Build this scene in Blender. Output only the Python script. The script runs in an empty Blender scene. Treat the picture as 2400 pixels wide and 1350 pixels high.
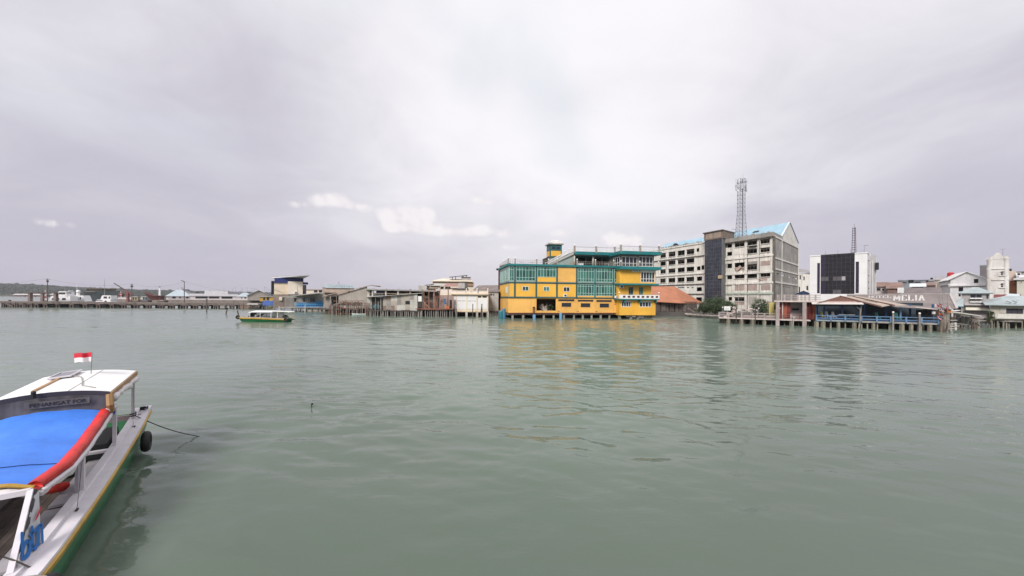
import bpy, math, random
from mathutils import Vector, Matrix, noise
V = Vector
SC = bpy.context.scene
COL = SC.collection
# ------------------------------------------------------------------ camera
F, H, CX, CY, ROLL = 900.0, 5.0, 1200.0, 699.0, math.radians(0.4)
cr, sr = math.cos(ROLL), math.sin(ROLL)
cam_d = bpy.data.cameras.new('camera')
cam = bpy.data.objects.new('camera', cam_d); COL.objects.link(cam)
cam_d.sensor_width = 36.0; cam_d.lens = F / 2400 * 36
cam_d.shift_y = (CY - 675) / 2400
cam_d.clip_start = 0.1; cam_d.clip_end = 20000
cam.matrix_world = Matrix(((cr, -sr, 0, 0), (0, 0, -1, 0), (sr, cr, 0, H), (0, 0, 0, 1)))
SC.camera = cam
# ------------------------------------------------------------------ world, sun, exposure
vs = SC.view_settings
vs.view_transform = 'Standard'; vs.look = 'None'; vs.gamma = 1.0; vs.exposure = 0.42
vs.use_curve_mapping = False
SC.render.engine = 'CYCLES'
cy = SC.cycles; cy.max_bounces = 5; cy.diffuse_bounces = 2; cy.glossy_bounces = 3; cy.transmission_bounces = 2; cy.transparent_max_bounces = 4; cy.volume_bounces = 0; cy.caustics_reflective = False; cy.caustics_refractive = False
SUN_EL, SUN_AZ = math.radians(40), math.radians(203)      # azimuth clockwise from +Y: behind the camera, a little to its left
w = bpy.data.worlds.new('World'); SC.world = w; w.use_nodes = True

class NT:
    """Small node-tree writer."""
    def __init__(s, tree): s.t = tree; s.n = tree.nodes; s.l = tree.links
    def new(s, typ, **kw):
        n = s.n.new(typ)
        for k, v in kw.items(): setattr(n, k, v)
        return n
    def put(s, sock, v):
        if isinstance(v, bpy.types.NodeSocket): s.l.new(v, sock)
        elif v is not None:
            if sock.type == 'RGBA' and len(v) == 3: v = (*v, 1)
            sock.default_value = v
    def math(s, op, a, b=0.0, c=None, clamp=False):
        n = s.new('ShaderNodeMath', operation=op, use_clamp=clamp)
        s.put(n.inputs[0], a); s.put(n.inputs[1], b)
        if c is not None: s.put(n.inputs[2], c)
        return n.outputs[0]
    def vmath(s, op, a, b=None):
        n = s.new('ShaderNodeVectorMath', operation=op)
        s.put(n.inputs[0], a)
        if b is not None: s.put(n.inputs[1], b)
        return n.outputs[0]
    def mix(s, f, a, b, mode='MIX'):
        n = s.new('ShaderNodeMix', data_type='RGBA', blend_type=mode)
        s.put(n.inputs[0], f); s.put(n.inputs[6], a); s.put(n.inputs[7], b)
        return n.outputs[2]
    def noise(s, vec, scale, detail=4.0, rough=0.55, dist=0.0, dim='3D'):
        n = s.new('ShaderNodeTexNoise', noise_dimensions=dim)
        s.put(n.inputs['Vector'], vec); n.inputs['Scale'].default_value = scale
        n.inputs['Detail'].default_value = detail; n.inputs['Roughness'].default_value = rough
        n.inputs['Distortion'].default_value = dist
        return n.outputs[0]
    def ramp(s, v, lo, hi, smooth=True):
        n = s.new('ShaderNodeMapRange', interpolation_type='SMOOTHSTEP' if smooth else 'LINEAR')
        s.put(n.inputs[0], v); s.put(n.inputs[1], lo); s.put(n.inputs[2], hi)
        n.inputs[3].default_value = 0; n.inputs[4].default_value = 1
        return n.outputs[0]
    def comb(s, x, y, z):
        n = s.new('ShaderNodeCombineXYZ')
        for i, v in enumerate((x, y, z)): s.put(n.inputs[i], v)
        return n.outputs[0]
    def sep(s, v):
        n = s.new('ShaderNodeSeparateXYZ'); s.put(n.inputs[0], v); return n.outputs

def build_world():
    T = NT(w.node_tree); T.n.clear()
    out = T.new('ShaderNodeOutputWorld')
    sky = T.new('ShaderNodeTexSky', sky_type='NISHITA')
    sky.sun_disc = False; sky.sun_elevation = SUN_EL; sky.sun_rotation = SUN_AZ
    sky.air_density = 1.0; sky.dust_density = 3.0; sky.ozone_density = 1.0
    bg1 = T.new('ShaderNodeBackground'); T.put(bg1.inputs[0], sky.outputs[0]); bg1.inputs[1].default_value = 0.1
    tc = T.new('ShaderNodeTexCoord'); d = T.vmath('NORMALIZE', tc.outputs['Generated'])
    x, y, z = T.sep(d)
    zc = T.math('MAXIMUM', z, 0.0)
    # high overcast sheet, projected on a cloud plane
    k = T.math('ADD', zc, 0.22)
    px = T.math('DIVIDE', x, k); py = T.math('DIVIDE', y, k)
    pl = T.comb(px, py, 0.0)
    big = T.noise(T.vmath('ADD', pl, (3.07, 7.73, 0.0)), 0.42, 3.0, 0.5, 0.4)
    mid = T.noise(T.vmath('ADD', pl, (1.3, 0.4, 3.0)), 1.15, 6.0, 0.55, 0.6)
    fin = T.noise(T.vmath('MULTIPLY', pl, (1.0, 0.75, 1.0)), 3.2, 7.0, 0.6, 0.8)
    # thicker, whiter cloud towards the middle of the view, thin grey veil to the sides
    ang = T.math('ARCTAN2', x, y)
    lobe = T.math('SUBTRACT', 1.0, T.ramp(T.math('ABSOLUTE', T.math('SUBTRACT', ang, 0.08)), 0.05, 0.80))
    c = T.math('ADD', T.math('MULTIPLY', big, 0.62), T.math('ADD', T.math('MULTIPLY', mid, 0.48), T.math('MULTIPLY', fin, 0.16)))
    c = T.math('ADD', c, T.math('MULTIPLY', lobe, 0.20))
    c = T.math('ADD', c, T.math('MULTIPLY', T.ramp(zc, 0.05, 0.62), 0.16))
    br = T.ramp(c, 0.50, 1.03)
    col = T.mix(br, (0.437, 0.420, 0.483), (0.745, 0.728, 0.752))
    blue = T.math('MULTIPLY', T.ramp(T.noise(T.vmath('ADD', pl, (8.4, 2.2, 1.0)), 0.9, 4.0, 0.5, 0.5), 0.50, 0.72), 0.55)
    blue = T.math('MULTIPLY', blue, T.ramp(zc, 0.12, 0.35))
    col = T.mix(blue, col, (0.544, 0.591, 0.645))
    # murky band towards the horizon
    hz = T.math('SUBTRACT', 1.0, T.ramp(z, 0.0, 0.26))
    hcol = T.mix(lobe, (0.412, 0.389, 0.463), (0.529, 0.505, 0.560))
    col = T.mix(T.math('MULTIPLY', hz, 0.75), col, hcol)
    # fair-weather cumulus low over the town: puffs in azimuth / elevation, frayed by noise
    el = T.math('DIVIDE', z, T.math('MAXIMUM', T.math('SQRT', T.math('ADD', T.math('MULTIPLY', x, x), T.math('MULTIPLY', y, y))), 0.01))
    ta = T.math('DIVIDE', x, T.math('MAXIMUM', y, 0.05))
    q = T.comb(ta, el, 0.0)
    fray = T.noise(q, 13.0, 8.0, 0.62, 0.2); fray2 = T.noise(q, 5.0, 3.0, 0.5)
    puffs = [(690, 480, 34, 15), (742, 470, 36, 21), (790, 466, 38, 26), (845, 486, 36, 18), (905, 508, 36, 24), (955, 498, 40, 29), (1003, 506, 32, 25), (935, 536, 56, 16),
             (1020, 541, 52, 18), (1085, 543, 40, 17), (1130, 540, 32, 20), (1180, 546, 32, 19), (1115, 468, 30, 15), (1148, 476, 26, 9), (650, 549, 28, 9), (1315, 547, 44, 15), (1430, 562, 36, 24), (1485, 562, 36, 24),
             (120, 524, 70, 10), (1190, 580, 70, 12), (-300, 520, 90, 16), (2700, 540, 80, 18)]
    tot = None
    for (cx, cy, rx, ry) in puffs:
        a0 = (cx - CX) / F; e0 = (CY + (cx - CX) * sr - cy) / F * math.cos(math.atan(a0))
        v = T.new('ShaderNodeVectorMath', operation='MULTIPLY_ADD'); T.put(v.inputs[0], q); v.inputs[1].default_value = (F / rx, F / ry, 0); v.inputs[2].default_value = (-a0 * F / rx, -e0 * F / ry, 0)
        dd = T.new('ShaderNodeVectorMath', operation='DOT_PRODUCT'); T.put(dd.inputs[0], v.outputs[0]); T.put(dd.inputs[1], v.outputs[0])
        g = min(1.0, 0.35 + ry / 42)
        m = T.math('POWER', 2.718, T.math('MULTIPLY_ADD', dd.outputs['Value'], -1.3, math.log(g)))
        tot = m if tot is None else T.math('ADD', tot, m)
    tot = T.math('MULTIPLY', tot, T.ramp(y, 0.0, 0.1))
    dens = T.math('ADD', tot, T.math('ADD', T.math('MULTIPLY', T.math('SUBTRACT', fray, 0.5), 1.6), T.math('MULTIPLY', T.math('SUBTRACT', fray2, 0.5), 0.5)))
    cm = T.math('MULTIPLY', T.ramp(dens, 0.36, 0.92), T.ramp(tot, 0.10, 0.55))
    lit = T.ramp(T.math('ADD', fray, T.math('MULTIPLY', tot, 0.15)), 0.38, 0.70)
    ccol = T.mix(lit, (0.625, 0.575, 0.600), (0.735, 0.705, 0.712))
    col = T.mix(T.math('MULTIPLY', cm, 0.85), col, ccol)
    bg2 = T.new('ShaderNodeBackground'); T.put(bg2.inputs[0], col); bg2.inputs[1].default_value = 1.0
    mx = T.new('ShaderNodeMixShader'); mx.inputs[0].default_value = 0.97
    T.l.new(bg1.outputs[0], mx.inputs[1]); T.l.new(bg2.outputs[0], mx.inputs[2]); T.l.new(mx.outputs[0], out.inputs[0])
build_world()
w.cycles.sampling_method = 'MANUAL'; w.cycles.sample_map_resolution = 256
sun_d = bpy.data.lights.new('sun', 'SUN'); sun_d.energy = 2.6; sun_d.angle = math.radians(20); sun_d.color = (1.0, 0.965, 0.92)
sun = bpy.data.objects.new('sun', sun_d); COL.objects.link(sun)
sdir = V((math.sin(SUN_AZ) * math.cos(SUN_EL), math.cos(SUN_AZ) * math.cos(SUN_EL), math.sin(SUN_EL)))
sun.rotation_euler = sdir.to_track_quat('Z', 'Y').to_euler(); sun.location = (0, -20, 60)

# ------------------------------------------------------------------ geometry helpers
R = random.Random(11)
EYE = V((0, 0, H))
def ray(px, py):
    x = (px - CX) / F; z = (CY - py) / F
    return V((x * cr - z * sr, 1.0, x * sr + z * cr))
def at(px, py, Y): return EYE + ray(px, py) * Y
def hor(px): return CY + (px - CX) * math.tan(ROLL)
def ux(px, Y): return (px - CX) / F * Y          # world x of an image column on the horizon, at distance Y
def Zm(x0, y0, s): return lambda x, y: (x0 + x / s, y0 + y / s)
Z2 = Zm(0, 640, 7.5); Z3 = Zm(300, 640, 7.059); Z4 = Zm(540, 620, 6.667); Z5 = Zm(760, 620, 5.4545); Z6 = Zm(1150, 540, 5.624)
ZA = Zm(1530, 520, 6.136); ZB = Zm(1680, 520, 6.136); ZC = Zm(1640, 560, 5.4545); ZR = Zm(2000, 580, 6.0)
ZL = Zm(600, 640, 12.0); ZW = Zm(980, 640, 11.43); ZD = Zm(1690, 690, 10.435); ZQ = Zm(2180, 680, 10.909); ZP = Zm(1900, 680, 7.5)
def zr(Z, x0, y0, x1, y1): return (*Z(x0, y0), *Z(x1, y1))

class MB:
    def __init__(s): s.v = []; s.f = []
    def poly(s, *p):
        i = len(s.v); s.v += [V(q) for q in p]; s.f.append(tuple(range(i, i + len(p)))); return s
    def hexa(s, p):     # 0-3 bottom ring, 4-7 top ring
        i = len(s.v); s.v += [V(q) for q in p]
        for a in ((0, 3, 2, 1), (4, 5, 6, 7), (0, 1, 5, 4), (1, 2, 6, 5), (2, 3, 7, 6), (3, 0, 4, 7)): s.f.append(tuple(i + k for k in a))
        return s
    def box(s, x0, x1, y0, y1, z0, z1):
        return s.hexa([(x0, y0, z0), (x1, y0, z0), (x1, y1, z0), (x0, y1, z0), (x0, y0, z1), (x1, y0, z1), (x1, y1, z1), (x0, y1, z1)])
    def bar(s, a, b, w, h=None, up=(0, 0, 1)):
        a, b = V(a), V(b); h = h or w; d = (b - a).normalized(); up = V(up)
        if abs(d.dot(up)) > 0.98: up = V((0, 1, 0)) if abs(d.y) < 0.9 else V((1, 0, 0))
        sd = d.cross(up).normalized() * w / 2; u = sd.cross(d).normalized() * h / 2
        return s.hexa([a - sd - u, a + sd - u, b + sd - u, b - sd - u, a - sd + u, a + sd + u, b + sd + u, b - sd + u])
    def tube(s, a, b, r0, r1=None, n=8, cap=True):
        return s.path([a, b], [r0, r0 if r1 is None else r1], n, cap)
    def path(s, pts, r, n=6, cap=True):
        pts = [V(p) for p in pts]; rr = r if isinstance(r, (list, tuple)) else [r] * len(pts); base = len(s.v)
        for k, p in enumerate(pts):
            d = (pts[min(k + 1, len(pts) - 1)] - pts[max(k - 1, 0)]).normalized()
            up = V((0, 0, 1)) if abs(d.z) < 0.9 else V((0, 1, 0))
            e1 = d.cross(up).normalized(); e2 = e1.cross(d)
            for j in range(n):
                t = 2 * math.pi * j / n; s.v.append(p + (e1 * math.cos(t) + e2 * math.sin(t)) * rr[k])
        for k in range(len(pts) - 1):
            for j in range(n):
                a = base + k * n + j; b = base + k * n + (j + 1) % n; s.f.append((a, b, b + n, a + n))
        if cap:
            s.f.append(tuple(base + j for j in range(n))[::-1]); s.f.append(tuple(base + (len(pts) - 1) * n + j for j in range(n)))
        return s
    def ball(s, c, r, n=8, m=6, sq=(1, 1, 1)):
        c = V(c); base = len(s.v)
        s.v.append(c + V((0, 0, -r * sq[2])))
        for i in range(1, m):
            a = -math.pi / 2 + math.pi * i / m
            for j in range(n):
                t = 2 * math.pi * j / n
                s.v.append(c + V((math.cos(a) * math.cos(t) * r * sq[0], math.cos(a) * math.sin(t) * r * sq[1], math.sin(a) * r * sq[2])))
        s.v.append(c + V((0, 0, r * sq[2]))); top = len(s.v) - 1
        for j in range(n):
            s.f.append((base, base + 1 + (j + 1) % n, base + 1 + j))
            for i in range(m - 2):
                p = base + 1 + i * n
                s.f.append((p + j, p + (j + 1) % n, p + n + (j + 1) % n, p + n + j))
            p = base + 1 + (m - 2) * n; s.f.append((p + j, p + (j + 1) % n, top))
        return s
    def slab(s, pts, t):      # thick sheet: polygon and its copy t lower
        pts = [V(p) for p in pts]; n = len(pts); i = len(s.v); dn = V((0, 0, -t))
        s.v += pts + [p + dn for p in pts]
        s.f.append(tuple(i + k for k in range(n))); s.f.append(tuple(i + n + k for k in range(n))[::-1])
        for k in range(n): a, b = i + k, i + (k + 1) % n; s.f.append((a, a + n, b + n, b))
        return s
    def prism(s, pts, off):   # polygon pushed along a vector
        pts = [V(p) for p in pts]; n = len(pts); i = len(s.v); off = V(off)
        s.v += pts + [p + off for p in pts]
        s.f.append(tuple(i + k for k in range(n))); s.f.append(tuple(i + n + k for k in range(n))[::-1])
        for k in range(n): a, b = i + k, i + (k + 1) % n; s.f.append((a, a + n, b + n, b))
        return s
    def loft(s, rings, closed=False, cap=False):
        base = len(s.v); n = len(rings[0])
        for r in rings: s.v += [V(p) for p in r]
        for k in range(len(rings) - 1):
            for j in range(n if closed else n - 1):
                a = base + k * n + j; b = base + k * n + (j + 1) % n; s.f.append((a, b, b + n, a + n))
        if cap: s.f.append(tuple(base + j for j in range(n))); s.f.append(tuple(base + (len(rings) - 1) * n + j for j in range(n)))
        return s

ORG = {}
def thing(name, label, cat, loc, group=None):
    o = bpy.data.objects.new(name, None); COL.objects.link(o); o.empty_display_size = 0.3
    o.location = V(loc); ORG[o.name] = V(loc)
    o['label'] = label; o['category'] = cat
    if group: o['group'] = group
    return o
def obj(name, mb, mat, parent=None, smooth=False, label=None, cat=None, group=None, kind=None, fix=True):
    me = bpy.data.meshes.new(name)
    if parent is not None: loc = ORG[parent.name]
    else:
        xs = [p.x for p in mb.v]; ys = [p.y for p in mb.v]; zs = [p.z for p in mb.v]
        loc = V(((min(xs) + max(xs)) / 2, (min(ys) + max(ys)) / 2, min(zs)))
    me.from_pydata([p - loc for p in mb.v], [], mb.f)
    if fix:
        import bmesh
        bm = bmesh.new(); bm.from_mesh(me); bmesh.ops.recalc_face_normals(bm, faces=bm.faces); bm.to_mesh(me); bm.free()
    if smooth: me.polygons.foreach_set('use_smooth', [True] * len(me.polygons))
    me.materials.append(mat)
    o = bpy.data.objects.new(name, me); COL.objects.link(o)
    ORG[o.name] = loc
    if parent is not None: o.parent = parent
    else: o.location = loc
    if label: o['label'] = label
    if cat: o['category'] = cat
    if group: o['group'] = group
    if kind: o['kind'] = kind
    return o
def copy_tree(o, parent=None):
    c = o.copy(); COL.objects.link(c); c.parent = parent; ORG[c.name] = ORG[o.name]
    for ch in list(o.children): copy_tree(ch, c)
    return c

class Fr:
    """A vertical plane: u to the right along it, z up, n out towards the water."""
    def __init__(s, pxL, YL, pxR, YR, pts=None):
        if pts: A, B = V(pts[0]), V(pts[1])
        else: A = V((ux(pxL, YL), YL, 0)); B = V((ux(pxR, YR), YR, 0))
        A.z = B.z = 0
        s.o = A; s.L = (B - A).length; s.u = (B - A).normalized(); s.n = V((s.u.y, -s.u.x, 0)); s.b = None
    def P(s, u, z, n=0.0): return s.o + s.u * u + (s.b * -n if s.b is not None and n < 0 else s.n * n) + V((0, 0, z))
    def uz(s, px, py, n=0.0):
        r = ray(px, py); t = (s.o + s.n * n - EYE).dot(s.n) / r.dot(s.n); p = EYE + r * t
        return (p - s.o).dot(s.u), p.z
    def U(s, px, n=0.0): return s.uz(px, hor(px), n)[0]
    def Z(s, px, py, n=0.0): return s.uz(px, py, n)[1]
    def rect(s, x0, y0, x1, y1, n=0.0):
        my, mx = (y0 + y1) / 2, (x0 + x1) / 2
        return s.uz(x0, my, n)[0], s.uz(x1, my, n)[0], s.uz(mx, y1, n)[1], s.uz(mx, y0, n)[1]
    def box(s, mb, u0, u1, z0, z1, n0, n1):
        return mb.hexa([s.P(u0, z0, n1), s.P(u1, z0, n1), s.P(u1, z0, n0), s.P(u0, z0, n0), s.P(u0, z1, n1), s.P(u1, z1, n1), s.P(u1, z1, n0), s.P(u0, z1, n0)])
    def wall(s, mb, u0, u1, z0, z1, holes, n=0.0, t=0.25):
        us = sorted({u0, u1, *[h[0] for h in holes], *[h[1] for h in holes]}); zs = sorted({z0, z1, *[h[2] for h in holes], *[h[3] for h in holes]})
        us = [a for a in us if u0 - 1e-6 <= a <= u1 + 1e-6]; zs = [a for a in zs if z0 - 1e-6 <= a <= z1 + 1e-6]
        def solid(i, j):
            if i < 0 or j < 0 or i >= len(us) - 1 or j >= len(zs) - 1: return False
            cu, cz = (us[i] + us[i + 1]) / 2, (zs[j] + zs[j + 1]) / 2
            return not any(h[0] < cu < h[1] and h[2] < cz < h[3] for h in holes)
        for i in range(len(us) - 1):
            for j in range(len(zs) - 1):
                if not solid(i, j): continue
                a, b, c, d = us[i], us[i + 1], zs[j], zs[j + 1]
                mb.poly(s.P(a, c, n), s.P(b, c, n), s.P(b, d, n), s.P(a, d, n))
                mb.poly(s.P(a, c, n - t), s.P(a, d, n - t), s.P(b, d, n - t), s.P(b, c, n - t))
                if not solid(i - 1, j): mb.poly(s.P(a, c, n), s.P(a, d, n), s.P(a, d, n - t), s.P(a, c, n - t))
                if not solid(i + 1, j): mb.poly(s.P(b, c, n), s.P(b, c, n - t), s.P(b, d, n - t), s.P(b, d, n))
                if not solid(i, j - 1): mb.poly(s.P(a, c, n), s.P(a, c, n - t), s.P(b, c, n - t), s.P(b, c, n))
                if not solid(i, j + 1): mb.poly(s.P(a, d, n), s.P(b, d, n), s.P(b, d, n - t), s.P(a, d, n - t))
        return mb

def radial(px): return V(((px - CX) / F, 1, 0)).normalized()
def Ff(pxL, YL, pxR, YR):
    """A front that faces the harbour mouth squarely."""
    c = ((pxL + pxR) / 2 - CX) / F; Y = (YL + YR) / 2; d = V((c, 1, 0)).normalized(); u = V((d.y, -d.x, 0)); m = V((c * Y, Y, 0))
    def e(px): k = (px - CX) / F; return m + u * ((k * m.y - m.x) / (u.x - k * u.y))
    return Fr(0, 0, 0, 0, pts=(e(pxL), e(pxR)))

# ------------------------------------------------------------------ materials
MATS = {}
def mat(name, col, rough=0.8, var=0.18, scale=0.6, streak=0.0, scol=(0.10, 0.09, 0.08), bump=0.0, bscale=8.0, metal=0.0, spec=0.5, corr=None, patch=0.0, pcol=(0.2, 0.19, 0.17), trans=0.0, alpha=1.0):
    """Procedural surface: base colour with broad variation, run-down streaks, patches, fine relief or corrugation."""
    if name in MATS: return MATS[name]
    m = bpy.data.materials.new(name); m.use_nodes = True; T = NT(m.node_tree)
    b = T.n['Principled BSDF']
    geo = T.new('ShaderNodeNewGeometry'); pos = geo.outputs['Position']
    c = None
    n1 = T.noise(pos, scale, 5.0, 0.6)
    dark = tuple(v * (1 - var) for v in col); lite = tuple(min(1, v * (1 + var * 0.7)) for v in col)
    c = T.mix(T.ramp(n1, 0.3, 0.7), dark, lite)
    n2 = T.noise(pos, scale * 9, 3.0, 0.6)
    c = T.mix(T.math('MULTIPLY', T.ramp(n2, 0.45, 0.75), var * 0.8), c, tuple(v * 0.6 for v in col))
    if patch:
        n3 = T.noise(T.vmath('ADD', pos, (31, 17, 5)), scale * 0.8, 6.0, 0.65, 0.4)
        c = T.mix(T.math('MULTIPLY', T.ramp(n3, 0.50, 0.66), patch), c, pcol)
    if streak:
        sv = T.vmath('MULTIPLY', pos, (2.2, 2.2, 0.16)); n4 = T.noise(sv, 1.0, 5.0, 0.65); n5 = T.noise(pos, 0.35, 3.0)
        f = T.math('MULTIPLY', T.ramp(n4, 0.46, 0.72), T.ramp(n5, 0.35, 0.65))
        c = T.mix(T.math('MULTIPLY', f, streak), c, scol)
    T.put(b.inputs['Base Color'], c)
    T.put(b.inputs['Roughness'], rough); T.put(b.inputs['Metallic'], metal); T.put(b.inputs['Specular IOR Level'], spec)
    if trans: T.put(b.inputs['Transmission Weight'], trans)
    if alpha < 1: T.put(b.inputs['Alpha'], alpha)
    h = None
    if corr:
        ax, pitch, dep = corr
        d = T.new('ShaderNodeVectorMath', operation='DOT_PRODUCT'); T.put(d.inputs[0], pos); T.put(d.inputs[1], ax)
        h = T.math('MULTIPLY', T.math('SINE', T.math('MULTIPLY', d.outputs['Value'], 2 * math.pi / pitch)), dep)
    if bump:
        hb = T.math('MULTIPLY', T.noise(pos, bscale, 4.0), bump)
        h = hb if h is None else T.math('ADD', h, hb)
    if h is not None:
        bp = T.new('ShaderNodeBump'); bp.inputs['Strength'].default_value = 1.0; bp.inputs['Distance'].default_value = 1.0
        T.put(bp.inputs['Height'], h); T.l.new(bp.outputs[0], b.inputs['Normal'])
    MATS[name] = m; return m
def gloss(name, col, rough=0.08, spec=0.5, var=0.1): return mat(name, col, rough, var, 0.5, spec=spec)

# ------------------------------------------------------------------ part helpers
def pbox(T, fr, name, m, r, n0, n1, **kw):
    u0, u1, z0, z1 = fr.rect(*r, n1)
    return obj(name, fr.box(MB(), u0, u1, z0, z1, n0, n1), m, T, **kw)
def ubox(T, fr, name, m, u0, u1, z0, z1, n0, n1, **kw): return obj(name, fr.box(MB(), u0, u1, z0, z1, n0, n1), m, T, **kw)
def window(T, fr, u0, u1, z0, z1, n, cols, rows, fm, pm, fw=0.07, dep=0.06, skip=()):
    """Frame with mullions as one part, each pane a sub-part. rows: list of relative heights, bottom first."""
    mb = MB(); tot = sum(rows); zs = [z0]
    for r in rows: zs.append(zs[-1] + (z1 - z0) * r / tot)
    us = [u0 + (u1 - u0) * i / cols for i in range(cols + 1)]
    for i, u in enumerate(us):
        a = u if i == 0 else u - fw / 2; b = u if i == cols else u + fw / 2
        if i == 0: b = u + fw
        if i == cols: a = u - fw
        fr.box(mb, a, b, z0, z1, n, n + dep)
    for j, z in enumerate(zs):
        a = z if j == 0 else z - fw / 2; b = z + fw if j == 0 else z + fw / 2
        if j == len(rows): a, b = z - fw, z
        fr.box(mb, u0 + 0.002, u1 - 0.002, a, b, n + 0.002, n + dep - 0.003)
    wn = obj('window', mb, fm, T)
    for i in range(cols):
        for j in range(len(rows)):
            if (i, j) in skip: continue
            p = R.uniform(-0.012, 0.012)
            q = [fr.P(us[i], zs[j], n + 0.006 + p), fr.P(us[i + 1], zs[j], n + 0.006 - p), fr.P(us[i + 1], zs[j + 1], n + 0.010 - p), fr.P(us[i], zs[j + 1], n + 0.010 + p)]
            obj('pane', MB().prism(q, -fr.n * 0.02), pm[(i * 7 + j * 3 + R.randint(0, 2)) % len(pm)] if isinstance(pm, list) else pm, wn)
    return wn
def pwindow(T, fr, r, n, cols, rows, fm, pm, **kw):
    u0, u1, z0, z1 = fr.rect(*r, n)
    return window(T, fr, u0, u1, z0, z1, n, cols, rows, fm, pm, **kw)
def shell(T, fr, u0, u1, z0, z1, n, depth, m, holes=(), name='wall', floors=(), im=None, top=True, t=0.25):
    """Four walls and a lid; the front one has real openings into a closed, dark inside."""
    mb = MB(); fr.wall(mb, u0, u1, z0, z1, list(holes), n, t)
    fr.box(mb, u0, u0 + t, z0, z1, n - depth, n - t); fr.box(mb, u1 - t, u1, z0, z1, n - depth, n - t)
    fr.box(mb, u0 + t, u1 - t, z0, z1, n - depth, n - depth + t)
    if top: fr.box(mb, u0 + t, u1 - t, z1 - t, z1 - 0.003, n - depth + t, n - t)
    o = obj(name, mb, m, T)
    for z in floors: ubox(T, fr, 'floor_slab', im or m, u0 + t, u1 - t, z - 0.2, z, n - depth + t, n - t - 0.01)
    return o
def piles(T, fr, pxs, z0, z1, n, r, m, lean=0.0, name='pile', sq=False, seg=7):
    for px in pxs:
        u = fr.U(px, n); rr = r * R.uniform(0.8, 1.2)
        a = fr.P(u + R.uniform(-lean, lean), z0, n + R.uniform(-lean, lean)); b = fr.P(u + R.uniform(-lean, lean), z1 + (R.uniform(-0.05, 0.05) if lean else 0), n)
        obj(name, MB().bar(a, b, 2 * rr) if sq else MB().tube(a, b, rr, rr * 0.9, seg), m, T)
def globe(T, p, r, m, sm=None, stem=0.0):
    if stem: obj('lamp_stem', MB().tube(V(p) - V((0, 0, stem + r)), V(p) - V((0, 0, r * 0.6)), 0.05, n=6), sm, T)
    return obj('globe_lamp', MB().ball(p, r, 8, 6), m, T, smooth=True)
def railing(T, fr, u0, u1, z, h, n, m, step=1.6, bars=3, w=0.06, pm=None, pw=None, name='rail'):
    k = max(1, round((u1 - u0) / step))
    for i in range(k + 1):
        u = u0 + (u1 - u0) * i / k
        ubox(T, fr, 'rail_post', pm or m, u - (pw or w) / 2, u + (pw or w) / 2, z, z + h, n - (pw or w) / 2, n + (pw or w) / 2)
    for j in range(bars):
        zz = z + h * (j + 1) / bars
        ubox(T, fr, name, m, u0, u1, zz - w - 0.01, zz - 0.01, n - w / 2 + 0.004, n + w / 2 + 0.009)
def stroke(mb, fr, pts, w, n0, n1):
    for a, b in zip(pts, pts[1:]): mb.bar(fr.P(a[0], a[1], (n0 + n1) / 2), fr.P(b[0], b[1], (n0 + n1) / 2), w, n1 - n0, up=fr.n)
def aircon(T, fr, px, py, n, wd=0.9, hh=0.65):
    u, z = fr.uz(px, py, n)
    b = ubox(T, fr, 'air_conditioner', M_white, u - wd / 2, u + wd / 2, z - hh / 2, z + hh / 2, n + 0.02, n + 0.34)
    c = fr.P(u + wd * 0.08, z, n + 0.345); obj('fan_grille', MB().tube(c, c + fr.n * 0.02, hh * 0.36, n=12), M_dark, b)
    return b
def leaves(c, rx, ry, rz, n, size, rnd, hollow=0.45, flat=0.0):
    mb = MB(); c = V(c)
    clumps = []
    for _ in range(max(6, n // 55)):
        while True:
            d = V((rnd.uniform(-1, 1), rnd.uniform(-1, 1), rnd.uniform(-1, 1)))
            if hollow < d.length < 1: break
        clumps.append(V((d.x * rx, d.y * ry, d.z * rz)))
    cs = 0.30 * (rx + rz) / 2
    for _ in range(n):
        k = rnd.choice(clumps); p = c + k + V((rnd.gauss(0, cs * 0.55), rnd.gauss(0, cs * 0.55), rnd.gauss(0, cs * 0.45)))
        if p.z < c.z - rz * 1.05: p.z = c.z - rz * rnd.uniform(0.6, 1.0)
        s = size * rnd.uniform(0.6, 1.3)
        a = V((rnd.gauss(0, 1), rnd.gauss(0, 1), rnd.gauss(0, 0.5))).normalized(); b = a.cross(V((rnd.gauss(0, 1), rnd.gauss(0, 1), rnd.gauss(0, 1)))).normalized()
        mb.poly(p - a * s * 0.5, p + b * s * 0.28, p + a * s * 0.5, p - b * s * 0.28)
    return mb

M_white = mat('white_paint', (0.74, 0.73, 0.72), 0.6, 0.10, 1.0, streak=0.25, scol=(0.35, 0.31, 0.27))
M_dark = mat('dark_void', (0.015, 0.015, 0.018), 0.9, 0.1)
M_globe = mat('globe_glass', (0.82, 0.81, 0.78), 0.25, 0.03)
M_conc = mat('concrete', (0.30, 0.285, 0.27), 0.9, 0.25, 0.8, streak=0.55, bump=0.01)
M_cpale = mat('concrete_pale', (0.46, 0.43, 0.39), 0.9, 0.22, 0.8, streak=0.5, scol=(0.16, 0.14, 0.11), bump=0.01)
M_pile = mat('pile_concrete', (0.26, 0.235, 0.185), 0.9, 0.3, 1.2, streak=0.7, scol=(0.07, 0.07, 0.05), bump=0.02)
M_wood = mat('old_timber', (0.20, 0.155, 0.125), 0.9, 0.35, 1.5, streak=0.5, scol=(0.06, 0.05, 0.045), bump=0.01)
M_woodg = mat('grey_timber', (0.27, 0.245, 0.225), 0.9, 0.35, 1.5, streak=0.5, scol=(0.09, 0.08, 0.07), bump=0.01)
M_pileshade = mat('shaded_pile', (0.075, 0.068, 0.052), 0.6, 0.35, 1.2, streak=0.4, scol=(0.03, 0.035, 0.02))  # rear piles: colour darkened to paint the shade under the decks
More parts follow.
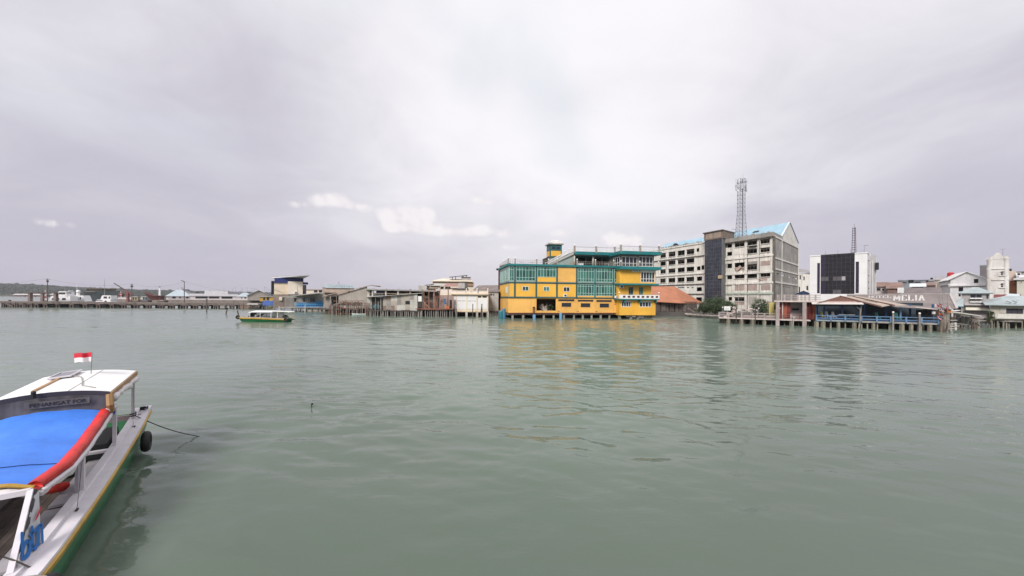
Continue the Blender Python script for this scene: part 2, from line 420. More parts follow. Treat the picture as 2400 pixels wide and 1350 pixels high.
M_wooddk = mat('wet_and_shaded_timber', (0.075, 0.062, 0.052), 0.7, 0.4, 1.5)  # dark timber; on rear piles and backing screens it stands for under-deck shade
M_glassd = gloss('dark_glass', (0.018, 0.022, 0.032), 0.10)
M_steel = mat('galvanised_steel', (0.33, 0.33, 0.36), 0.5, 0.15, 2.0, metal=0.6)
# ================================================================== setting: water, hills, land
def water_mat():
    m = bpy.data.materials.new('harbour_water'); m.use_nodes = True; T = NT(m.node_tree); b = T.n['Principled BSDF']
    geo = T.new('ShaderNodeNewGeometry'); p = geo.outputs['Position']
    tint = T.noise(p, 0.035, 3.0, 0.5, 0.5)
    T.put(b.inputs['Base Color'], T.mix(T.ramp(T.math('ADD', tint, T.math('MULTIPLY', T.sep(p)[1], 0.007)), 0.45, 0.82), (0.100, 0.129, 0.100), (0.152, 0.196, 0.154)))  # lightens with distance: stronger sky reflection painted into the base colour
    sx, sy, sz = T.sep(p)
    wind = T.ramp(T.math('ADD', sy, T.math('MULTIPLY', T.math('SUBTRACT', T.noise(p, 0.05, 3.0), 0.5), 22.0)), 9.0, 42.0)
    T.put(b.inputs['Roughness'], T.math('ADD', T.math('MULTIPLY', wind, 0.14), 0.015)); T.put(b.inputs['IOR'], 1.33); T.put(b.inputs['Specular IOR Level'], 0.5)
    # finest ripples, too small for the sheet's own relief; they gather in gusts
    rip = T.noise(T.vmath('MULTIPLY', p, (1.6, 3.4, 1.0)), 1.0, 3.0, 0.55, 0.5); rip2 = T.noise(T.vmath('MULTIPLY', p, (4.5, 9.0, 1.0)), 1.0, 2.0, 0.5, 0.3)
    patch = T.ramp(T.noise(T.vmath('MULTIPLY', p, (0.03, 0.06, 1.0)), 1.0, 4.0, 0.55, 0.8), 0.40, 0.66)
    amp = T.math('ADD', T.math('MULTIPLY', patch, 0.014), 0.006)
    h = T.math('ADD', T.math('MULTIPLY', rip, amp), T.math('MULTIPLY', T.math('MULTIPLY', rip2, amp), 0.35))
    bp = T.new('ShaderNodeBump'); bp.inputs['Strength'].default_value = 1.0; bp.inputs['Distance'].default_value = 1.0
    T.put(bp.inputs['Height'], h); T.l.new(bp.outputs[0], b.inputs['Normal'])
    return m
def water_sheet():
    """Open water as one sheet: wind waves as real relief in the basin, finest by the near jetty, flat beyond."""
    import numpy as np
    rng = np.random.default_rng(5); K = 90
    lam = np.exp(rng.uniform(np.log(0.45), np.log(5.5), K)); th = np.radians(-100 + rng.normal(0, 30, K)); ph = rng.uniform(0, 2 * np.pi, K)
    sl = 0.060 * math.sqrt(2 / K) * np.where(lam < 1.6, 1.15, 0.75)
    def low(X, Y, sc, seed):
        r = np.random.default_rng(seed); o = np.zeros_like(X)
        for _ in range(9):
            a = r.uniform(0, 2 * np.pi); k = 2 * np.pi / (sc * r.uniform(0.5, 1.7)); o += np.sin(k * (X * math.cos(a) * 0.6 + Y * math.sin(a)) + r.uniform(0, 6.28))
        return o / 3.0
    def height(X, Y, dx):
        h = np.zeros_like(X)
        for l, t, p, s_ in zip(lam, th, ph, sl):
            f = min(1.0, max(0.0, (l / dx - 2.5) / 2.0)); 
            if f > 0: q = (2 * np.pi / l) * (X * math.cos(t) + Y * math.sin(t)) + p; h += f * s_ * l / (2 * np.pi) * (np.sin(q) + 0.22 * np.sin(2 * q + 1.2))
        gust = 1 / (1 + np.exp(-2.2 * low(X, Y, 26.0, 3))); calm = 1 / (1 + np.exp(-2.5 * (low(X, Y, 9.0, 8) + 0.1)))
        far = np.clip((Y - 10) / 45, 0, 1)
        return h * (0.40 + 1.05 * gust * (0.45 + 0.55 * calm)) * (1.25 + 0.75 * far)
    vs_, fs_ = [], []; n0 = 0
    def patch(x0, x1, y0, y1, dx, edge):
        nonlocal n0
        xs = np.linspace(x0, x1, round((x1 - x0) / dx) + 1); ys = np.linspace(y0, y1, round((y1 - y0) / dx) + 1); X, Y = np.meshgrid(xs, ys); Z = height(X, Y, dx)
        if edge:
            e = np.minimum.reduce([X - x0, x1 - X, y1 - Y]); f = np.clip(e / 3.0, 0, 1); Z = Z * f - 0.10 * (1 - f)
        a = np.arange(X.size).reshape(X.shape) + n0; q = np.stack([a[:-1, :-1], a[:-1, 1:], a[1:, 1:], a[1:, :-1]], -1).reshape(-1, 4)
        vs_.append(np.stack([X, Y, Z], -1).reshape(-1, 3)); fs_.append(q); n0 += X.size
    patch(-37, 37, 2.0, 26.0, 0.09, False); patch(-150, -37, 2.0, 26.0, 1.0, False); patch(37, 150, 2.0, 26.0, 1.0, False)
    patch(-83, 83, 26.0, 60.0, 0.20, False); patch(-150, -83, 26.0, 60.0, 1.0, False); patch(83, 150, 26.0, 60.0, 1.0, False)
    patch(-150, 110, 60.0, 152.0, 0.40, True)
    B_ = 9000.0; vs_.append(np.array([[-B_, -300, -0.10], [B_, -300, -0.10], [B_, 9000, -0.10], [-B_, 9000, -0.10]])); fs_.append(np.array([[0, 1, 2, 3]]) + n0)
    Vv = np.concatenate(vs_).astype(np.float32); Ff_ = np.concatenate(fs_).astype(np.int32)
    me = bpy.data.meshes.new('water'); me.vertices.add(len(Vv)); me.vertices.foreach_set('co', Vv.ravel()); me.loops.add(Ff_.size); me.loops.foreach_set('vertex_index', Ff_.ravel()); me.polygons.add(len(Ff_)); me.polygons.foreach_set('loop_start', np.arange(0, Ff_.size, 4, dtype=np.int32)); me.polygons.foreach_set('use_smooth', np.ones(len(Ff_), dtype=bool)); me.update(calc_edges=True)
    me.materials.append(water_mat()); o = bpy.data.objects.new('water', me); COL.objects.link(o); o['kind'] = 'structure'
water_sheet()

M_forest = mat('far_forest', (0.040, 0.052, 0.040), 0.95, 0.5, 0.03)
M_hill = mat('hill_earth', (0.07, 0.075, 0.055), 0.95, 0.3, 0.02)
def hills():
    prof = [(-1200, 672), (-500, 668), (-200, 660), (0, 666), (40, 668), (70, 668), (110, 671), (160, 674), (240, 677), (300, 680), (400, 683), (480, 684), (600, 687), (800, 689), (1100, 691), (1500, 693), (2100, 696), (3300, 700)]
    Y0, Y1 = 1350.0, 1750.0
    def top(px):
        for (a, b), (c, d) in zip(prof, prof[1:]):
            if a <= px <= c: return b + (d - b) * (px - a) / (c - a)
        return 690
    base = MB(); can = MB(); rnd = random.Random(4); N = 660; M = 16
    rows = []
    for j in range(M + 1):
        t = j / M; Y = Y0 + (Y1 - Y0) * t; row = []
        for i in range(N + 1):
            px = -900 + (2300 if i <= N - 40 else 2300) * i / N
            hz = max(1.0, (hor(px) - top(px)) / F * Y1 + 5)
            k = math.sin(min(1, t * 1.02) * math.pi / 2) ** 0.8
            nz = noise.noise(V((px * 0.012, t * 3, 0))) * 5 * k
            row.append((ux(px, Y), Y, hz * k + nz * 0.5))
        rows.append(row)
    base.loft([[V((x, y, z - 3)) for x, y, z in r] for r in rows])
    obj('hill', base, M_hill, kind='structure', smooth=True, fix=False)
    for j in range(1, M + 1):
        for i in range(N):
            if rnd.random() < 0.95:
                x, y, z = rows[j][i]; x += rnd.uniform(-4, 4); y += rnd.uniform(-12, 12)
                r = rnd.uniform(2.2, 4.6) * (1.7 if rnd.random() < 0.04 else 1)
                can.ball((x, y, z + r * 0.2), r, 6, 4, (1.1, 1.1, rnd.uniform(0.6, 1.0)))
    obj('forest', can, M_forest, kind='stuff', label='dark wooded hills on the far shore', fix=False)
hills()
M_land = mat('bank_mud', (0.055, 0.046, 0.038), 0.8, 0.4, 0.3, bump=0.03)
land_edge = [(-112, 190), (-72, 152), (-48, 136), (-10, 124), (2, 116), (46, 116), (62, 112), (78, 103), (100, 93), (125, 88), (160, 92), (260, 95), (2500, 110)]
mb = MB(); top = [V((x, y, 1.05)) for x, y in land_edge] + [V((2500, 3000, 1.05)), V((-700, 3000, 1.05)), V((-190, 420, 1.05))]
mb.poly(*top)
for a, b in zip(top[:len(land_edge)], top[1:len(land_edge)]): mb.poly(a, b, V((b.x, b.y - 4.5, -0.8)), V((a.x, a.y - 4.5, -0.8)))
obj('ground', mb, M_land, kind='structure', fix=False)
# ================================================================== the yellow building on piles
M_yel = mat('yellow_cladding', (0.80, 0.435, 0.055), 0.6, 0.10, 0.25, streak=0.3, scol=(0.55, 0.28, 0.06), corr=((0, 0, 1), 0.28, 0.006))
M_yelp = mat('orange_yellow_render', (0.78, 0.43, 0.11), 0.75, 0.12, 0.3, streak=0.4, scol=(0.45, 0.25, 0.08))
M_teal = mat('teal_trim', (0.010, 0.165, 0.175), 0.5, 0.15, 0.6)
M_tealdk = mat('dark_teal_trim', (0.018, 0.085, 0.085), 0.55, 0.15, 0.6)
M_sage = mat('grey_green_trim', (0.30, 0.36, 0.33), 0.6, 0.12, 0.6)
M_mint = mat('mint_window_frame', (0.47, 0.66, 0.60), 0.4, 0.06, 1.0)
M_g1 = gloss('green_glass', (0.035, 0.135, 0.105), 0.16); M_g2 = gloss('green_glass_deep', (0.020, 0.075, 0.065), 0.12); M_g3 = gloss('green_glass_light', (0.06, 0.19, 0.15), 0.2)
GREEN = [M_g1, M_g2, M_g1, M_g3]
M_wine = mat('rust_red_beam', (0.10, 0.025, 0.018), 0.8, 0.25)
M_stone = mat('baluster_stone', (0.33, 0.29, 0.25), 0.8, 0.2, 2.0, streak=0.3)
M_rib = mat('grey_rib_wall', (0.17, 0.155, 0.14), 0.8, 0.2)
M_plast = mat('blue_barrel_plastic', (0.14, 0.33, 0.52), 0.4, 0.15)
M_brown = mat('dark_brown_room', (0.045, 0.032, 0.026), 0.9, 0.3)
FY = Fr(1192, 94.0, 1452, 99.0)
YB = thing('yellow_building', 'large yellow building with teal trim and green windows standing on piles in the water', 'building', FY.P(14, 0, -6))
def yellow():
    fr = FY; U = fr.U; L = U(1452); D = 15.0
    zb, z12, z23, zr_ = fr.Z(1225, 733), fr.Z(1225, 697), fr.Z(1225, 662), fr.Z(1225, 621)
    px = lambda X: 1150 + X / 5.624
    py = lambda Y: 540 + Y / 5.624
    ug = U(1191)
    # ground floor with its openings
    hs = []
    o2 = fr.rect(*zr(Z6, 603, 898, 860, 1058)); hs.append(o2)
    slots = []
    for a, b, y0, y1 in ((890, 1103, 908, 935), (1148, 1355, 915, 940), (1393, 1597, 918, 944), (935, 1062, 955, 1008), (1187, 1313, 960, 1013), (1437, 1560, 964, 1017)):
        r = fr.rect(*zr(Z6, a, y0, b, y1)); hs.append(r); slots.append(r)
    shell(YB, fr, ug, L, zb, z12 - 0.12, 0, D, M_yelp, hs, floors=(zb + 0.25,), im=M_brown)
    for r in slots:
        mb = MB(); t = 0.14
        fr.box(mb, r[0] - t, r[1] + t, r[2] - t, r[2], 0, 0.05); fr.box(mb, r[0] - t, r[1] + t, r[3], r[3] + t, 0, 0.05)
        fr.box(mb, r[0] - t, r[0], r[2], r[3], 0, 0.047); fr.box(mb, r[1], r[1] + t, r[2], r[3], 0, 0.047)
        w_ = obj('window', mb, M_yelp, YB)
        ubox(w_, fr, 'pane', M_glassd, r[0], r[1], r[2], r[3], -0.14, -0.10)
    for X in (598, 868, 1118, 1372, 1610): pbox(YB, fr, 'pilaster', M_yelp, (px(X - 6), 697, px(X + 6), 733.6), -0.02, 0.09)
    ubox(YB, fr, 'edge_beam', M_wine, ug, L, zb - 0.30, zb - 0.003, -0.35, -0.02)
    ubox(YB, fr, 'floor_deck', M_conc, ug, L, zb - 0.55, zb - 0.303, -D, -0.37)
    # two upper floors: grey-green frame wall, coloured bays in front of it
    u0 = 0.0
    shell(YB, fr, u0, L, z12 + 0.10, z23 - 0.10, 0, D, M_sage, (), floors=())
    shell(YB, fr, u0, L, z23 + 0.10, zr_ - 0.22, 0, D, M_sage, (), floors=())
    ubox(YB, fr, 'floor_band', M_tealdk, u0 - 0.25, L, z12 - 0.12, z12 + 0.10, -D - 0.2, 0.22)
    ubox(YB, fr, 'floor_band', M_tealdk, u0 - 0.25, L, z23 - 0.10, z23 + 0.10, -D - 0.2, 0.24)
    ubox(YB, fr, 'roof_fascia', M_teal, u0 - 0.5, L, zr_ - 0.22, zr_ + 0.24, -D - 0.3, 0.45)
    bays = [0.0] + [U(p) for p in (1206.5, 1256.7, 1305, 1351.3, 1394.1, 1437.2)] + [L]
    for k, u in enumerate(bays[1:-1]):
        for za, zc in ((z12 + 0.10, z23 - 0.10), (z23 + 0.10, zr_ - 0.22)):
            ubox(YB, fr, 'pilaster', M_tealdk if k < 4 else M_teal, u - 0.16, u + 0.16, za, zc, 0, 0.16)
    mrg = 0.24
    def panel(k, za, zc, m=M_yel):
        a, b = bays[k] + mrg, bays[k + 1] - mrg
        ubox(YB, fr, 'cladding_panel', m, a, b, za, zc, 0, 0.06)
    for k in (0, 1, 2, 3): panel(k, z12 + 0.22, z23 - 0.30)
    panel(3, z23 + 0.25, zr_ - 0.5, M_yelp)
    panel(2, z23 + 0.22, z23 + 1.35)
    za, zc = z23 + 0.45, zr_ - 0.42
    window(YB, fr, bays[0] + 0.2, bays[1] - 0.25, za, zc, 0.01, 2, [0.5, 1.15, 0.5], M_mint, GREEN)
    window(YB, fr, bays[1] + 0.3, bays[2] - 0.3, za, zc, 0.01, 6, [0.5, 1.15, 0.5], M_mint, GREEN)
    window(YB, fr, bays[2] + 0.3, bays[3] - 0.3, z23 + 1.45, zc, 0.01, 6, [1.2, 0.42], M_mint, GREEN)
    for k, c in ((4, 6), (5, 6), (6, 2)):
        window(YB, fr, bays[k] + 0.28, bays[k + 1] - 0.22, z23 + 0.40, zc, 0.01, c, [0.42, 1.15, 0.5], M_mint, GREEN)
        window(YB, fr, bays[k] + 0.28, bays[k + 1] - 0.22, z12 + 0.55, z23 - 0.25, 0.01, c, [0.42, 1.15, 0.35], M_mint, GREEN)
        ubox(YB, fr, 'cladding_panel', M_yelp, bays[k] + 0.2, bays[k + 1] - 0.2, z12 + 0.14, z12 + 0.48, 0, 0.05)
    for (a, b, y0, y1), pm in (((418, 500, 737, 795), M_g2), ((695, 775, 742, 800), M_g3), ((958, 1042, 746, 806), M_glassd)):
        pwindow(YB, fr, zr(Z6, a, y0, b, y1), 0.062, 2, [1], M_white, pm, fw=0.09)
    aircon(YB, fr, *Z6(975, 859), 0.06, 0.8, 0.75)
    # left flank, running back from the corner
    fl = Fr(0, 0, 0, 0, pts=(fr.P(0, 0, -D), fr.P(0, 0, 0)))
    for za, zc in ((z12 + 0.22, z23 - 0.3),):
        for k in range(3): ubox(YB, fl, 'cladding_panel', M_yel, k * D / 3 + 0.2, (k + 1) * D / 3 - 0.2, za, zc, 0, 0.05)
    ubox(YB, fl, 'window', M_white, D - 4.2, D - 1.6, z12 + 1.1, z12 + 2.6, 0.05, 0.09)
    for k in range(3): window(YB, fl, k * D / 3 + 0.2, (k + 1) * D / 3 - 0.2, z23 + 0.45, zr_ - 0.42, 0.01, 3, [0.5, 1.15, 0.5], M_mint, GREEN)
    # terrace railing along the roof edge
    zt = zr_ + 0.24
    for a, b in zip([-0.2] + bays[1:-1], bays[1:]): railing(YB, fr, a + 0.1, b - 0.1, zt, 1.0, 0.2, M_stone, 0.5, 2, 0.045)
    railing(YB, fl, 0, D, zt, 1.0, 0.2, M_stone, 1.0, 2, 0.045)
    for u in [-0.15] + bays[1:]:
        ubox(YB, fr, 'newel_post', M_stone, u - 0.16, u + 0.16, zt, zt + 1.25, 0.06, 0.38)
        globe(YB, fr.P(u, zt + 1.42, 0.22), 0.19, M_globe)
    for n in (-4, -8): globe(YB, fr.P(-0.2, zt + 1.42, n), 0.19, M_globe)
    # set-back storey under a teal roof deck
    n4 = -4.2
    ru0, ru1 = fr.U(1346, n4), fr.U(1452, n4)
    zr4 = fr.Z(1400, 597.5, n4 + 1.0); zr4t = fr.Z(1400, 590.5, n4 + 1.0)
    ubox(YB, fr, 'roof_deck', M_teal, ru0 - 0.2, ru1 + 0.5, zr4, zr4t, -D, n4 + 1.0)
    ubox(YB, fr, 'soffit', M_rib, ru0, ru1 + 0.4, zr4 - 0.25, zr4 - 0.003, -D + 0.2, n4 + 0.6)
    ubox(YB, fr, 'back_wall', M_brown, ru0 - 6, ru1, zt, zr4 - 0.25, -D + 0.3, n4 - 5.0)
    ubox(YB, fr, 'side_wall', M_rib, ru0 - 6.2, ru0 - 1.2, zt, zr4 - 0.6, n4 - 4.0, n4 - 3.8)
    for p in (1345.7, 1389.2, 1431): u = fr.U(p, n4); obj('column', MB().tube(fr.P(u, zt, n4), fr.P(u, zr4 - 0.25, n4), 0.24, n=12), M_cpale, YB, smooth=True)
    for p in (1372, 1410): u = fr.U(p, n4 - 4); obj('column', MB().tube(fr.P(u, zt, n4 - 4), fr.P(u, zr4 - 0.25, n4 - 4), 0.24, n=12), M_cpale, YB, smooth=True)
    def deck_rail(u0, u1, z, n, posts, h=1.25):
        ubox(YB, fr, 'rail', M_stone, u0, u1, z + h - 0.09, z + h, n - 0.06, n + 0.06)
        for i in range(int((u1 - u0) / 1.15)):
            a = u0 + 0.2 + i * 1.15
            mb = MB(); fr.box(mb, a, a + 0.95, z + 0.05, z + 0.16, n - 0.05, n + 0.05); fr.box(mb, a, a + 0.95, z + 0.68, z + 0.80, n - 0.05, n + 0.05)
            for q in (0, 0.27, 0.82): fr.box(mb, a + q, a + q + 0.13, z + 0.16, z + 0.68, n - 0.05, n + 0.05)
            obj('balustrade', mb, M_white, YB)
        for u in posts:
            ubox(YB, fr, 'newel_post', M_stone, u - 0.2, u + 0.2, z - 0.3, z + 1.45, n - 0.2, n + 0.2); globe(YB, fr.P(u, z + 1.65, n), 0.22, M_globe)
    nn = n4 + 0.85
    deck_rail(ru0, ru1 + 0.4, zr4t, nn, [fr.U(p, nn) for p in (1346, 1396.5, 1440)])
    # outdoor stair up to the roof deck
    a0 = fr.U(1284, n4); a1 = fr.U(1346, n4); zs0, zs1 = zt + 0.15, zr4t
    mb = MB(); mb.prism([fr.P(a0, zs0 - 0.1, n4), fr.P(a1, zs1 - 0.6, n4), fr.P(a1, zs1, n4), fr.P(a0, zs0 + 0.35, n4)], -fr.n * 1.6); obj('stair_flight', mb, M_cpale, YB)
    mb = MB(); mb.prism([fr.P(a0 + 2.6, zt, n4 - 0.4), fr.P(a1, zt, n4 - 0.4), fr.P(a1, zs1 - 0.7, n4 - 0.4), fr.P(a0 + 2.6, zs0 + 1.1, n4 - 0.4)], -fr.n * 0.2); obj('stair_wall', mb, M_sage, YB)
    mb = MB(); K = 22
    for h in (0.5, 1.1): mb.bar(fr.P(a0, zs0 + h, n4 + 0.05), fr.P(a1, zs1 + h, n4 + 0.05), 0.16)
    for i in range(K + 1):
        t = i / K; u = a0 + (a1 - a0) * t; z = zs0 + (zs1 - zs0) * t
        fr.box(mb, u - 0.06, u + 0.06, z + 0.3, z + 1.05, n4, n4 + 0.1)
    obj('stair_railing', mb, M_white, YB)
    for t in (0.02, 0.62, 0.78): globe(YB, fr.P(a0 + (a1 - a0) * t, zs0 + (zs1 - zs0) * t + 1.5, n4), 0.2, M_globe, M_stone, 0.3)
    # stair-head tower
    nt = -9.0; t0, t1 = fr.U(1288, nt), fr.U(1316, nt); zt1 = fr.Z(1302, 573, nt)
    shell(YB, fr, t0, t1, zt, zt1, nt, 3.4, M_tealdk, ())
    tl = Fr(0, 0, 0, 0, pts=(fr.P(t0, 0, nt - 3.4), fr.P(t0, 0, nt)))
    for f2, w_ in ((fr, t1 - t0), (tl, 3.4)):
        b0 = t0 if f2 is fr else 0.0; n_ = nt if f2 is fr else 0.0
        ubox(YB, f2, 'cladding_panel', M_yel, b0 + 0.3, b0 + w_ - 0.3, zt1 - 3.2, zt1 - 1.75, n_, n_ + 0.06)
        window(YB, f2, b0 + 0.45, b0 + w_ - 0.45, zt1 - 1.5, zt1 - 0.45, n_ + 0.01, 2, [1], M_teal, M_glassd, fw=0.12)
    ubox(YB, fr, 'tower_cornice', M_cpale, t0 - 0.45, t1 + 0.45, zt1, zt1 + 0.32, nt - 3.9, nt + 0.45)
    ubox(YB, fr, 'tower_parapet', M_white, t0 + 0.4, t1 - 0.4, zt1 + 0.32, zt1 + 1.05, nt - 3.2, nt - 0.2)
    ubox(YB, fr, 'tower_parapet', M_white, t0 + 0.9, t1 - 0.9, zt1 + 1.05, zt1 + 1.35, nt - 2.8, nt - 0.5)
    for u in (t0, t1, t0 + 0.4, t1 - 0.4): globe(YB, fr.P(u, zt1 + 0.55, nt + 0.1), 0.2, M_globe)
    # right wing, standing forward
    n = 2.0; w0, w1 = fr.U(1452, n), fr.U(1536.5, n)
    zwb = fr.Z(1495, 738.7, n); zbal = fr.Z(1495, 700, n); z2 = fr.Z(1495, 668.5, n); z3 = fr.Z(1495, 632.5, n); z4 = fr.Z(1495, 597.5, n)
    gh = [fr.rect(*zr(Z6, 1725, 930, 1848, 1008), n), fr.rect(*zr(Z6, 1962, 935, 2117, 1010), n)]
    WD = D + n
    shell(YB, fr, w0, w1, zwb, zbal - 0.35, n, WD, M_yel, gh, floors=(zwb + 0.2,), im=M_brown)
    for r in gh: window(YB, fr, *r, n - 0.08, 4, [1.6, 0.25], M_white, [M_glassd, gloss('blue_glass', (0.06, 0.09, 0.13), 0.1)], fw=0.12)
    for X in (1870, 1912, 2132): u = fr.U(1150 + X / 5.624, n); ubox(YB, fr, 'pilaster', M_yel, u - 0.2, u + 0.2, zwb, zbal - 0.36, n, n + 0.15)
    dh = [fr.rect(*zr(Z6, 1818, 748, 1880, 850), 1.0), fr.rect(*zr(Z6, 1955, 750, 2010, 852), 1.0)]
    shell(YB, fr, w0, w1 - 0.6, zbal, z2 - 0.003, 1.0, WD - 1.0, M_yel, dh, floors=(zbal + 0.02,), im=M_brown)
    for r, m in zip(dh, (M_glassd, M_g3)):
        d_ = ubox(YB, fr, 'door', M_teal, r[0], r[1], r[2], r[3], 0.78, 0.84)
        ubox(d_, fr, 'pane', m, r[0] + 0.15, (r[0] + r[1]) / 2 - 0.06, r[2] + 0.1, r[3] - 0.1, 0.842, 0.86); ubox(d_, fr, 'pane', m, (r[0] + r[1]) / 2 + 0.06, r[1] - 0.15, r[2] + 0.1, r[3] - 0.1, 0.842, 0.86)
    aircon(YB, fr, *Z6(1718, 742), 1.0, 1.1, 0.7); aircon(YB, fr, *Z6(1655, 878), 0.3, 1.1, 0.6)
    ub = fr.U(1449, n + 0.5)
    ubox(YB, fr, 'balcony_slab', M_teal, ub, w1 + 0.5, zbal - 0.34, zbal - 0.06, 0, n + 1.0)
    for X in (1752, 1955, 2165): u = fr.U(1150 + X / 5.624, n); ubox(YB, fr, 'bracket', M_teal, u - 0.15, u + 0.15, zbal - 1.0, zbal - 0.345, n, n + 0.7)
    mb = MB(); hb = 0.95; bh = []; k = 8
    for i in range(k):
        c = ub + 0.6 + (w1 - ub - 0.3) * (i + 0.35) / k; bh.append((c, c + 0.72, zbal + 0.2, zbal + 0.7))
    fr.wall(mb, ub, w1 + 0.5, zbal - 0.055, zbal + hb, bh, n + 0.95, 0.14); obj('balcony_parapet', mb, M_white, YB); ubox(YB, fr, 'parapet_shade_slab', M_wine, ub + .2, w1 + .3, zbal, zbal + .8, n + .35, n + .75)  # dark slab added behind the parapet so its openings look shaded
    for u in (ub + 0.1, w1 + 0.4): globe(YB, fr.P(u, zbal + hb + 0.55, n + 0.88), 0.2, M_globe, M_stone, 0.2)
    ubox(YB, fr, 'balcony_rail', M_stone, ub, w1 + 0.5, zbal + hb + 0.2, zbal + hb + 0.26, n + 0.85, n + 0.92)
    ubox(YB, fr, 'floor_band', M_teal, w0 - 0.3, w1 + 0.5, z2, z2 + 0.42, -2, n + 0.75)
    wr = fr.rect(*zr(Z6, 1978, 552, 2180, 690), n)
    shell(YB, fr, w0, w1, z2 + 0.42, z3 - 0.003, n, WD, M_yel, [(wr[0], w1 - 0.3, wr[2] + 0.1, wr[3] + 0.05)], im=M_brown)
    window(YB, fr, wr[0], w1 - 0.3, wr[2] + 0.1, wr[3] + 0.05, n - 0.05, 5, [0.55, 1.1], M_white, [M_glassd, M_glassd, M_g2], fw=0.12)
    ubox(YB, fr, 'window_head', M_white, wr[0] - 0.1, w1 - 0.1, wr[3] + 0.06, z3 - 0.004, n, n + 0.06)
    sg = fr.rect(*zr(Z6, 1868, 522, 1957, 546), n)
    sgo = ubox(YB, fr, 'name_sign', M_white, sg[0], sg[1], sg[2], sg[3], n + 0.01, n + 0.06)
    mb = MB()
    for i in range(7): a = sg[0] + 0.15 + i * 0.2; fr.box(mb, a, a + 0.12, sg[2] + 0.12, sg[3] - 0.10, n + 0.062, n + 0.068)
    obj('sign_lettering', mb, mat('sign_blue', (0.05, 0.2, 0.35), 0.6), sgo)
    ubox(YB, fr, 'floor_band', M_teal, w0 - 0.4, w1 + 0.9, z3, z3 + 0.75, -3, n + 1.1)
    # fourth storey of the wing
    n5 = n - 0.2; z4b = z3 + 0.75
    gws = [fr.rect(*zr(Z6, a, 345, b, 478), n5) for a, b in ((1728, 1932), (1952, 2142))]
    shell(YB, fr, w0 + 0.2, w1 - 0.4, z4b, z4 - 0.003, n5, WD - 1, M_rib, [(g[0], g[1], g[2], g[3]) for g in gws], im=M_brown)
    for g in gws: window(YB, fr, *g, n5 - 0.1, 4, [0.6, 1.1], M_white, M_glassd, fw=0.14)
    fw_ = Fr(0, 0, 0, 0, pts=(fr.P(w0 + 0.2, 0, n5 - 5), fr.P(w0 + 0.2, 0, n5)))
    window(YB, fw_, 1.0, 4.8, z4b + 0.2, z4 - 0.5, 0.01, 3, [0.6, 1.1], M_white, M_glassd, fw=0.14)
    ubox(YB, fr, 'roof_deck', M_teal, w0 - 0.5, w1 + 1.0, z4, z4 + 0.78, -6, n + 1.2)
    deck_rail(w0 - 0.3, w1 + 0.7, z4 + 0.78, n + 1.0, [fr.U(p, n + 1) for p in (1454.4, 1499.5, 1544)])
    railing(YB, fr, w0 - 0.2, w1 + 0.7, z4b, 0.9, n + 0.95, M_stone, 0.6, 2, 0.045)
    for p in (1454.5, 1499, 1543): globe(YB, fr.P(fr.U(p, n + 0.95), z4b + 1.25, n + 0.95), 0.2, M_globe, M_stone, 0.3)
    # piles
    for row, off in ((0, -0.6), (1, -4.0), (2, -7.0), (3, -10.0)):
        piles(YB, fr, [1150 + X / 5.624 for X in (290, 430, 570, 700, 830, 965, 1098, 1215, 1330, 1450, 1565, 1690)], -1.0, zb - 0.30, off, 0.24, M_pile if row == 0 else M_pileshade, sq=True)
        piles(YB, fr, [1150 + X / 5.624 for X in (1700, 1845, 1935, 2130)], -1.0, zwb - 0.003, n - 0.3 + off, 0.32, M_pile if row == 0 else M_pileshade, sq=True)
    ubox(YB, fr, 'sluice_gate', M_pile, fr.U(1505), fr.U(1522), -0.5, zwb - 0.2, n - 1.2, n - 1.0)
    ubox(YB, fr, 'shade_screen', M_pileshade, ug, w1, -1, zb - 0.56, -D + .3, -D + .6)  # dark screen added to read as shade under the building
    # small vents and wall marks
    for X, Y in ((895, 1065), (1150, 1066), (1395, 1070)): pbox(YB, fr, 'weep_vent', M_brown, zr(Z6, X - 14, Y - 3, X + 14, Y + 3), 0, 0.03)
    u, z = fr.uz(*Z6(1648, 955)); mb = MB()
    for i in range(3):
        for j in range(2): fr.box(mb, u - 0.28 + j * 0.3, u - 0.08 + j * 0.3, z - 0.5 + i * 0.4, z - 0.28 + i * 0.4, 0, 0.03)
    obj('wall_vents', mb, M_brown, YB)
    return zb, zt, z12
yzb, yzt, yz12 = yellow()

